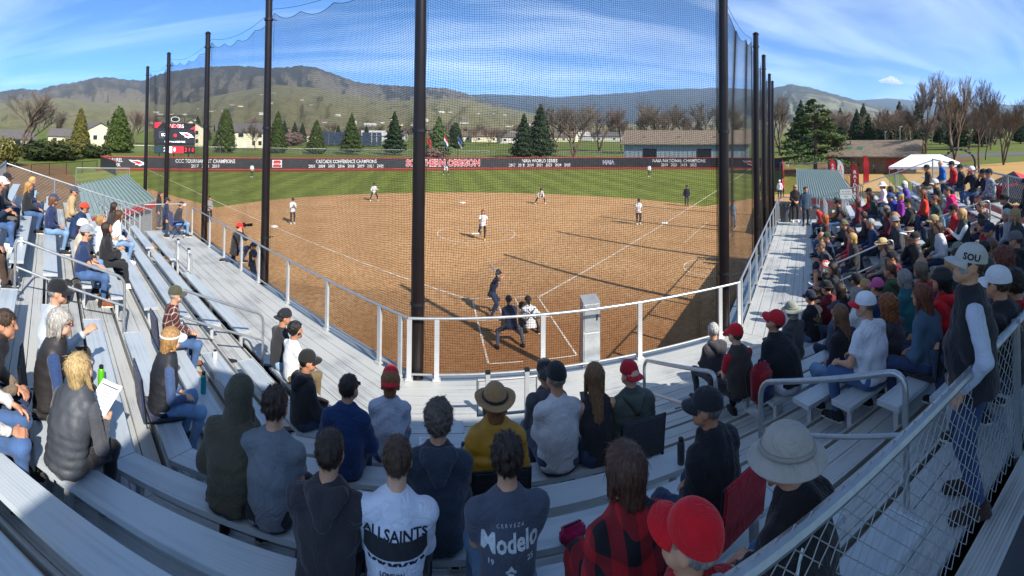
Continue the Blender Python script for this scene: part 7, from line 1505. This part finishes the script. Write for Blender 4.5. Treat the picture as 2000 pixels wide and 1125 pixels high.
P = on_z(998, 678, 0); stand(0, 0, .02, R_(4), 'plate umpire in navy shirt and grey trousers crouching behind the catcher', base=(P[0], P[1], .02), group=F_, pose='crouch', top='tee', tc='#202a42', bot='pants', bc='#3f4656', hat=('helmet', '#15171c', 'back'), hair='short', hc=BKH, hipz=.66, lean=.55, bend=.3, hands='knees', feet=((-.42, -.05, .085), (.36, -.1, .085)), fat=1.08, shc='#1a1a1c', sole=0)
# ---- people on the lot behind the right stand
for fx, fy, rz, lab, kw in ((1693, 331, .3, 'person in white T-shirt by the red table', dict(top='tee', tc='#e0e2e4', hair='short')), (1683, 331, 1.5, 'person in black shirt beside the red table', dict(top='tee', tc='#222226', hair='short')), (1708, 340, -.5, 'person in long grey coat walking on the tan lot', dict(top='jacket', tc='#5a625a', bc='#3a4038', hair='long', hc='#55483a')), (1736, 330, .5, 'person in white jacket walking on the tan lot', dict(top='jacket', tc='#dadce0', bc='#23242a', hair='short')), (1729, 334, 2, 'small child in red on the tan lot', dict(top='jacket', tc='#b8202c', bc='#b8202c', hair='short', size=.6)), (1523, 388, 2.2, 'player in white jersey standing in the bullpen beside the net', dict(top='long', tc='#dfe1e6', bc='#26262c', hair='pony', hat=('cap', '#dfe0e2'))), (1528, 384, 2.6, 'player in red and blue shirt beside the white jersey in the bullpen', dict(top='tee', tc='#a83040', bc='#26262c', hair='pony')), (1538, 330, 2.4, 'player in dark uniform at the far end of the bullpen', dict(top='long', tc='#2b2e38', bc='#c8c8cc', hair='pony'))):
    P = on_z(fx, fy, 0); stand(0, 0, .02, rz, lab, base=(P[0], P[1], .02), group='people behind the right stand', **kw)
for t in SEATED: print(t[1:6], t[0][:50])
for i, a in enumerate(SEATED):
    for b in SEATED[:i]:
        dd = math.dist(a[6], b[6])
        if dd < .34: print('CLOSE %.2f' % dd, a[0][:40], '|', b[0][:40])
print('people done', round(time.time()-T0, 1))
# ------------------------------------------------------------------ belongings
def who(t): return next(v for k, v in BYLAB.items() if t in k)
m_frame = mat('chair_frame', '#1b1c1f', .5, .3)
def stadium_seat(t, col, label, lean=.12):
    (r, J, _), P, s, rw, u = who(t); o = empty('stadium_seat', P, r.rotation_euler[2], label, 'seat', 'stadium seats'); C_ = cloth(col); z = SEATH
    q = MB(); q.box((0, .04, z+.012), (.44, .36, .025)); q.build('cushion', C_, o)
    M = Matrix.Rotation(lean, 3, 'X'); q = MB(); q.box((0, -.215-.23*math.sin(lean), z+.27), (.45, .035, .42), M=M); b = q.build('backrest', C_, o)
    bm = bmesh.new(); bm.from_mesh(b.data); bmesh.ops.bevel(bm, geom=bm.edges[:], offset=.012, segments=2, affect='EDGES'); bm.to_mesh(b.data); bm.free()
    q = MB(); q.tube([(-.235, .2, z+.03), (-.235, -.20, z+.03), (-.235, -.26, z+.47), (.235, -.26, z+.47), (.235, -.20, z+.03), (.235, .2, z+.03)], .011, 6); q.build('frame', m_frame, o)
for t, c, l in (('black cap and black shirt', '#a81a2c', 'red folding stadium seat behind the man in black shirt'), ('red and black check blanket', '#1d1e22', 'black stadium seat under the check blanket'), ('grey-green puffer', '#3c4047', 'grey stadium seat behind the green puffer jacket'), ('black puffer vest over blue', '#1c1c20', 'black padded stadium seat behind the grey-haired woman'), ('dark red plaid', '#2a3656', 'navy stadium seat of the man in plaid'), ('white visor in black vest', '#2a3656', 'navy stadium seat of the woman with the visor'), ('mustard yellow', '#1a1b22', 'black stadium seat behind the mustard jacket'), ('auburn hair in denim', '#23252a', 'black slatted stadium seat behind the denim jacket'), ('navy camouflage', '#a81a2c', 'red stadium seat behind the navy camouflage jacket'), ('clasped hands', '#1f3a8a', 'blue stadium seat behind the black hoodie with clasped hands')): stadium_seat(t, c, l)
def on_plank(px, py):
    """first seat plank (else foot plank) met by the ray through this photo pixel"""
    for k in (1, 0):
        for r in range(NROW-1, -1, -1):
            z = zrow(r)+SEATH*k; P = on_z(px, py, z)
            for s in 'LCR':
                O, U, V = SEC[s]; d = P[:2]-O; u, v = d @ U, d @ V; lo, hi = ulim(s, v); a, b = (vrow(r), vrow(r)+.255) if k else (vrow(r)-.40, vrow(r)+.2)
                if a-.02 <= v <= b+.02 and lo <= u <= hi: return P
    return on_z(px, py, ZD)
def bottle(px, py, col, label, h=.25, rad=.036, capc='#202124'):
    P = on_plank(px, py); o = empty('bottle', P, 0, label, 'bottle', 'drinking bottles')
    q = MB(); q.lathe([(rad*.94, 0), (rad, .01), (rad, h*.74), (rad*.8, h*.82), (rad*.62, h*.85)], 14); q.build('body', mat('bottle_'+col[1:], col, .35, .2, var=.05), o, True)
    q = MB(); q.lathe([(rad*.66, h*.84), (rad*.7, h*.86), (rad*.7, h*.97), (rad*.3, h)], 12); q.build('lid', mat('lid_'+capc[1:], capc, .5), o, True)
bottle(197, 757, '#5fc21f', 'bright green drinking bottle with black lid on the left seats'); bottle(397, 768, '#1f93a0', 'teal drinking bottle beside the woman with the visor', .27); bottle(195, 600, '#26282b', 'black drinking bottle by the left aisle handrail', .24); bottle(1806, 497, '#c9cdd2', 'silver bottle on the right seats', .27); bottle(1813, 505, '#28509a', 'blue tumbler with handle on the right seats', .2, .045); bottle(42, 478, '#dcd8d0', 'white paper cup on the left seats', .15, .04, '#e8e6e0'); bottle(73, 380, '#2aa0b8', 'turquoise cup beside the blond girls at the upper left', .2, .045); bottle(1928, 418, '#b02a30', 'tall red can beside the upper right handrail', .16, .03, '#b9bcc0')
m_paper = mat('paper', '#e2e4ea', .8, var=.04)
def paper(M, label, w_=.21, h_=.28, lines=True):
    o = empty('paper_sheet', M.translation, 0, label, 'paper', 'sheets of paper'); Mr = M.copy(); Mr.translation = (0, 0, 0)
    q = MB(); q.add([Mr @ Vector((x*w_/2, y*h_/2, .012*x*x)) for x, y in ((-1, -1), (0, -1), (1, -1), (1, 1), (0, 1), (-1, 1))], [(0, 1, 4, 5), (1, 2, 3, 4)]); q.build('sheet', m_paper, o)
    for i in range(7):
        q = MB(); y = .36-.11*i; q.add([Mr @ Vector((x*w_, yy*h_, .016)) for x, yy in ((-.4, y), (.4-.1*(i % 3), y), (.4-.1*(i % 3), y-(.035 if i == 0 else .012)), (-.4, y-(.035 if i == 0 else .012)))], [(0, 1, 2, 3)]); q.build('print_line', mat('print_grey', '#5a5c66', .8), o)
def held(t, off, tilt=.7):
    (r, J, _), P, s, rw, u = who(t); M = Matrix.Translation(r.location) @ Matrix.Rotation(r.rotation_euler[2], 4, 'Z'); p = (J['wrL']+J['wrR'])/2*r.scale[0]+Vector(off); return M @ Matrix.Translation(p) @ Matrix.Rotation(-tilt*0+tilt, 4, 'X')
paper(held('bending over a sheet', (.02, .12, .10), .55), 'white printed sheet held by the blond woman in the grey vest')
paper(held('red beanie with white hair', (0, .12, .05), .5), 'white sheet held by the man in the red beanie')
for px_, py_, l in ((1692, 522, 'white programme sheet behind the black-capped man'), (1770, 512, 'white printed programme in front of the leather jacket')): P = on_plank(px_, py_); paper(Matrix.Translation((P[0], P[1], P[2]+.22)) @ Matrix.Rotation(.9, 4, 'Z') @ Matrix.Rotation(.9, 4, 'X'), l, .26, .2)
P = on_plank(835, 872); paper(Matrix.Translation((P[0], P[1], P[2]+.006)), 'pale sheet lying on the empty middle seats', .2, .3)
def phone(t, label):
    M = held(t, (.0, .11, .05), .9); q = MB(); q.box((0, 0, 0), (.075, .15, .009)); o = q.build('phone', mat('phone_black', '#15161a', .25)); o.matrix_world = M; tag(o, label, 'phone', 'phones'); q = MB(); q.box((0, 0, .0055), (.068, .14, .002)); q.build('screen', mat('phone_screen', '#3a4050', .1), o)
for t, l in (('very long light brown hair', 'black phone held by the long-haired woman'), ('curly blond hair', 'black phone held by the curly blond boy'), ('white shorts', 'black phone held by the man in white shorts'), ('long auburn hair in navy', 'black phone held by the auburn-haired woman at the upper left'), ('bald man in black T-shirt', 'black phone held by the bald man at the walkway')): phone(t, l)
def soft(name, P, rz, prims, m, label, cat, ks=.05, vox=.018, wr=.006, extra=()):
    o = empty(name, P, rz, label, cat); V, F = solid(prims, ks, vox, wr, 5); mesh_np('shell', V, F, m, o, True)
    for nm, e, mt in extra: V, F = solid(e, .02, .012); mesh_np(nm, V, F, mt, o, True)
    return o
P = on_plank(150, 560); soft('draped_jacket', (P[0], P[1], P[2]), FACE['L'], [prim((-.18, 0, .06), (.18, 0, .06), .07), prim((-.14, -.16, .0), (.14, -.16, -.1), .09, .06), prim((-.12, -.20, -.22), (.1, -.2, -.26), .08), prim((-.08, -.2, -.1), (.05, -.22, -.36), .09, .06)], cloth('#221f20'), 'black jacket draped over the left seats beside the aisle handrail', 'jacket')
def boxy(name, P, rz, label, cat, parts, group=None):
    o = empty(name, P, rz, label, cat, group)
    for nm, c, sz, m, bv_ in parts:
        q = MB(); q.box(c, sz); x = q.build(nm, m, o); bm = bmesh.new(); bm.from_mesh(x.data); bmesh.ops.bevel(bm, geom=bm.edges[:], offset=bv_, segments=3, affect='EDGES'); bm.to_mesh(x.data); bm.free(); x.data.polygons.foreach_set('use_smooth', [True]*len(x.data.polygons))
    return o
e_ = who('long red hair'); P = sp(e_[2], e_[4]-.45, vrow(e_[3])+.12, zrow(e_[3])+SEATH); o = boxy('bag', P, FACE['R'], 'bright red bag beside the red-haired woman', 'bag', [('shell', (0, 0, .15), (.32, .16, .30), cloth('#c0202a'), .045), ('flap', (0, .085, .2), (.30, .03, .18), cloth('#9a1822'), .012)]); q = MB(); q.tube([(-.1, 0, .29), (-.07, 0, .38), (.07, 0, .38), (.1, 0, .29)], .012, 6); q.build('handle', cloth('#7a1820'), o)
e_ = who('white shorts'); P = sp(e_[2], e_[4]-.42, vrow(e_[3])+.12, zrow(e_[3])+SEATH); o = boxy('backpack', P, .15, 'red and navy backpack standing left of the man in white shorts', 'backpack', [('shell', (0, 0, .23), (.30, .17, .46), cloth('#8a1f2c'), .06), ('front_pocket', (0, -.11, .15), (.24, .07, .22), cloth('#1f2c55'), .03), ('top_pocket', (0, -.10, .34), (.2, .05, .1), cloth('#a32a36'), .02)]); q = MB(); q.tube([(-.04, 0, .45), (-.03, 0, .50), (.03, 0, .50), (.04, 0, .45)], .011, 6); q.build('handle', cloth('#1a1a1e'), o)
for sx_ in (-.09, .09): q = MB(); q.tube([(sx_, .08, .42), (sx_*1.2, .14, .3), (sx_*1.1, .12, .12), (sx_, .08, .06)], .016, 6); q.build('shoulder_strap', cloth('#1a1a1e'), o)
P = on_plank(1118, 1058); boxy('hand_bag', (P[0], P[1], P[2]), .2, 'small magenta bag beside the check blanket', 'bag', [('shell', (0, 0, .06), (.19, .10, .12), cloth('#a81850'), .03), ('zip', (0, 0, .122), (.14, .014, .008), cloth('#2a1a22'), .002)])
# blue folding chair at the far left end of the walkway
P = sp('L', 12.2, .75, ZD); o = empty('folding_chair', P, FACE['L'], 'blue folding camp chair with black legs on the left walkway', 'chair')
q = MB(); q.box((0, .02, .44), (.5, .44, .03)); q.build('seat', cloth('#1f3f8a'), o); q = MB(); q.box((0, -.24, .74), (.5, .03, .5)); q.build('backrest', cloth('#1f3f8a'), o)
for x in (-.26, .26):
    q = MB(); q.bar((x, -.24, .0), (x, .24, .62), .025, .025); q.build('leg', m_frame, o); q = MB(); q.bar((x, .24, .0), (x, -.24, .62), .025, .025); q.build('leg', m_frame, o); q = MB(); q.box((x, 0, .64), (.06, .5, .03)); q.build('armrest', cloth('#1f3f8a'), o)
# camera of the kneeling photographer
ph = [o for o in sc.objects if o.get('label', '').startswith('photographer')][0]; M = Matrix.Translation(ph.location) @ Matrix.Rotation(ph.rotation_euler[2], 4, 'Z'); cm_ = empty('photo_camera', M @ Vector((0, .30, 1.17)), ph.rotation_euler[2], 'black camera with long lens held by the kneeling photographer', 'camera')
q = MB(); q.box((0, 0, 0), (.15, .08, .11)); q.box((0, 0, .065), (.06, .06, .04)); q.build('camera_body', m_frame, cm_); q = MB(); q.tube([(0, .03, 0), (0, .14, 0), (0, .15, 0), (0, .30, 0)], [.038, .038, .046, .05], 14); q.build('lens', m_frame, cm_)
# ------------------------------------------------------------------ print on clothing
def decal(ent, V, F, m, cx_, cz_, name='print', back=True, lift=.004, par=None):
    r, J, to = ent; me = to.data; bv = BVHTree.FromPolygons([v.co for v in me.vertices], [p.vertices for p in me.polygons]); W_ = []; ok = []
    for x, y, _ in V:
        h = bv.ray_cast(Vector((cx_+x, -1.2 if back else 1.2, cz_+y)), Vector((0, 1 if back else -1, 0)))
        ok.append(h[0] is not None); W_.append((h[0]+h[1]*lift)[:] if h[0] is not None else (0, 0, 0))
    ok = np.array(ok); F = F[ok[F].all(1)]
    if len(F): mesh_np(name, W_, F, m, to)
def quadgrid(x0, x1, y0, y1, n=10, k=3):
    V = [(x0+(x1-x0)*i/n, y0+(y1-y0)*j/k, 0) for j in range(k+1) for i in range(n+1)]; F = [(j*(n+1)+i, j*(n+1)+i+1, (j+1)*(n+1)+i+1, (j+1)*(n+1)+i) for j in range(k) for i in range(n)]; return np.array(V), np.array(F)
m_ink = mat('black_ink', '#20242c', .85); m_ink2 = mat('dark_ink_bar', '#26292e', .85, var=.2, vs=30); m_pale = mat('pale_ink', '#c6cfd2', .85, var=.2, vs=40)
e = o_as[0]; nz_ = e[1]['neck'].z
V, F = text_geo('ALLSAINTS', .085, .92, .002, sub=2); decal(e, V, F, m_ink, 0, nz_-.135)
V, F = quadgrid(-.185, .185, -.045, .045, 14, 4); decal(e, V, F, m_ink2, 0, nz_-.205, 'print_bar', lift=.0055)
for i in range(11): V, F = quadgrid(-.004, .012+.006*(i % 3), -.011, .007, 2, 1); V[:, 0] += V[:, 1]*(.8 if i % 2 else -.5); decal(e, V, F, m_ink, -.15+.03*i, nz_-.268)
V, F = text_geo('LONDON', .036, .9, .001, sub=1); decal(e, V, F, m_ink, -.01, nz_-.335)
e = o_md[0]; nz_ = e[1]['neck'].z
V, F = text_geo('Modelo', .135, .82, .004, sub=2); decal(e, V, F, m_pale, 0, nz_-.19)
for i, ch in enumerate('CERVEZA'): a = (i-3)*.16; V, F = text_geo(ch, .028, .9); c_, s_ = math.cos(-a*.6), math.sin(-a*.6); V = np.column_stack([V[:, 0]*c_-V[:, 1]*s_, V[:, 0]*s_+V[:, 1]*c_, V[:, 2]]); decal(e, V, F, m_pale, (i-3)*.024, nz_-.098-.012*abs(a)**1.5)
V, F = text_geo('19', .045, .85, .001); decal(e, V, F, m_pale, -.115, nz_-.285); V, F = text_geo('25', .045, .85, .001); decal(e, V, F, m_pale, .115, nz_-.285)
def stroke(pts, w_=.007):
    V = []; 
    for i, (x, y) in enumerate(pts):
        x0, y0 = pts[max(0, i-1)]; x1, y1 = pts[min(len(pts)-1, i+1)]; d = math.hypot(x1-x0, y1-y0)+1e-6; nx_, ny_ = -(y1-y0)/d*w_/2, (x1-x0)/d*w_/2; V += [(x+nx_, y+ny_, 0), (x-nx_, y-ny_, 0)]
    return np.array(V), np.array([(2*i, 2*i+1, 2*i+3, 2*i+2) for i in range(len(pts)-1)])
RID = [([(-.03, .09), (0, .105), (.03, .09)], .016), ([(-.012, .10), (0, .125), (.012, .10)], .014), ([(0, .085), (-.005, .04), (0, .0)], .035), ([(-.01, .07), (-.05, .03), (-.03, .0)], .014), ([(.01, .07), (.05, .04), (.04, .0)], .014), ([(-.07, -.03), (-.02, -.02), (.04, -.03), (.07, -.06)], .035), ([(-.05, -.02), (-.075, .02), (-.085, .045)], .028), ([(-.085, .05), (-.105, .02)], .020), ([(-.06, -.05), (-.075, -.10), (-.05, -.15), (-.06, -.19)], .014), ([(-.03, -.05), (-.02, -.11), (-.035, -.16)], .013), ([(.05, -.06), (.07, -.11), (.05, -.16), (.06, -.2)], .015), ([(.03, -.05), (.02, -.1), (.035, -.15)], .012), ([(.07, -.05), (.1, -.09), (.095, -.14)], .012), ([(-.13, -.12), (-.115, -.17), (-.13, -.2)], .008), ([(.13, -.06), (.12, -.13), (.14, -.2)], .008), ([(.15, -.1), (.13, -.15), (.15, -.2)], .006), ([(-.14, -.2), (0, -.195), (.15, -.205)], .006)]
for pts, w_ in RID: V, F = stroke(pts, w_); decal(e, V, F, m_pale, 0, nz_-.43)
e = o_dk; V, F = text_geo('2', .22, .8, .006, sub=1); decal(e, V, F, mat('white_number', '#e4e6ea', .7), 0, e[1]['neck'].z-.24)
e = who('gold crest')[0]; m_gold = mat('gold_ink', '#b0a070', .7)
for i in range(5): a = .10-.02*i; V, F = stroke([(-a, -.02*i), (0, .07-.025*i), (a, -.02*i)], .009); decal(e, V, F, m_gold, 0, e[1]['neck'].z-.16)
V, F = stroke([(-.1, -.09), (0, -.12), (.1, -.09)], .012); decal(e, V, F, m_gold, 0, e[1]['neck'].z-.16)
# white piping on the track jacket, lettering on the white cap
e = who('grey bucket hat')[0]; nz_ = e[1]['neck'].z
for sx_ in (-1, 1): V, F = stroke([(sx_*.05, .0), (sx_*.13, -.06), (sx_*.16, -.16), (sx_*.165, -.34)], .012); V = np.array([V[0]]+list(V[1:])); decal(e, V, F, m_white, 0, nz_-.03, 'piping')
r, J, _ = o_sm; cap = [c for c in r.children if c.name.startswith('cap')][0]; bpy.context.view_layer.update(); cme = cap.data; MW = cap.matrix_world; bv = BVHTree.FromPolygons([v.co for v in cme.vertices], [p.vertices for p in cme.polygons]); inv = MW.inverted()
cdir = inv.to_3x3() @ (Vector(CAM)-MW.translation); cdir.z = 0; cdir.normalize(); rt = Vector((-cdir.y, cdir.x, 0)); V, F = text_geo('SOU', .055, 1.0, .002, sub=1); W_ = []; ok = []
for x, y, _ in V: h = bv.ray_cast(cdir*.5+rt*(x*1)+Vector((0, -.01, .062+y)), -cdir); ok.append(h[0] is not None); W_.append((h[0]+cdir*.002)[:] if h[0] else (0, 0, 0))
ok = np.array(ok); F = F[ok[F].all(1)]; mesh_np('lettering', W_, F, m_ink, cap)
# small cumulus over the right-hand hills
P = at_dist(1743, 160, 17000); co = empty('cloud', P, 0, 'single small white cloud above the right-hand trees', 'cloud')
pr = [prim((x*3.6, 0, z*1.5), (x*3.6, 60, z*1.5), r_*1.9) for x, z, r_ in ((-150, 0, 45), (-90, 20, 60), (-20, 40, 75), (50, 25, 65), (110, 8, 50), (165, -5, 30), (0, 5, 60), (-60, 0, 50), (70, 0, 50), (-190, -8, 25))]
lo, hi = bounds(pr, 60); V, F = nets(blend(pr, 14, 0), lo, hi, 22.); mc = bpy.data.materials.new('cloud_vapour'); mc.use_nodes = True; nt = mc.node_tree; nt.nodes.clear(); N = nt.nodes; L = nt.links
vo = N.new('ShaderNodeOutputMaterial'); vp = N.new('ShaderNodeVolumePrincipled'); vp.inputs['Color'].default_value = (.98, .98, .98, 1); tcx = N.new('ShaderNodeTexCoord'); nz1 = N.new('ShaderNodeTexNoise'); nz1.inputs['Scale'].default_value = .012; nz1.inputs['Detail'].default_value = 5; L.new(tcx.outputs['Object'], nz1.inputs[0])
mr = N.new('ShaderNodeMapRange'); mr.inputs[1].default_value = .42; mr.inputs[2].default_value = .62; mr.inputs[3].default_value = 0; mr.inputs[4].default_value = .022; L.new(nz1.outputs[0], mr.inputs[0]); L.new(mr.outputs[0], vp.inputs['Density']); L.new(vp.outputs[0], vo.inputs['Volume']); mesh_np('cloud_mass', V, F, mc, co, True)
for i, (px_, py_, cc, hh, lb) in enumerate(((540, 780, '#e0ddd6', .13, 'white paper cup beside the grey T-shirt'), (905, 905, '#2a6fb0', .22, 'blue bottle on the middle seats behind the slate hoodie'), (1120, 872, '#c8ccd2', .2, 'silver can on the seat behind the white sweatshirt'), (300, 760, '#d24a2a', .2, 'orange bottle on the empty left seats'), (1330, 905, '#3a3d42', .24, 'dark thermos by the red stadium seat'), (420, 700, '#e4e2da', .13, 'white cup in the left front rows'))): bottle(px_, py_, cc, lb, hh, .035)
# ------------------------------------------------------------------ the air between here and the hills
q = MB(); q.box((0, 8000, 690), (44000, 40000, 1400)); hz_ = q.build('haze'); hz_['kind'] = 'stuff'
mv = bpy.data.materials.new('haze_air'); mv.use_nodes = True; mv.node_tree.nodes.clear(); vo = mv.node_tree.nodes.new('ShaderNodeOutputMaterial'); vp = mv.node_tree.nodes.new('ShaderNodeVolumePrincipled')
vp.inputs['Color'].default_value = (.62, .76, 1, 1); vp.inputs['Density'].default_value = 5.0e-5; vp.inputs['Anisotropy'].default_value = .2; mv.node_tree.links.new(vp.outputs[0], vo.inputs['Volume']); hz_.data.materials.append(mv)
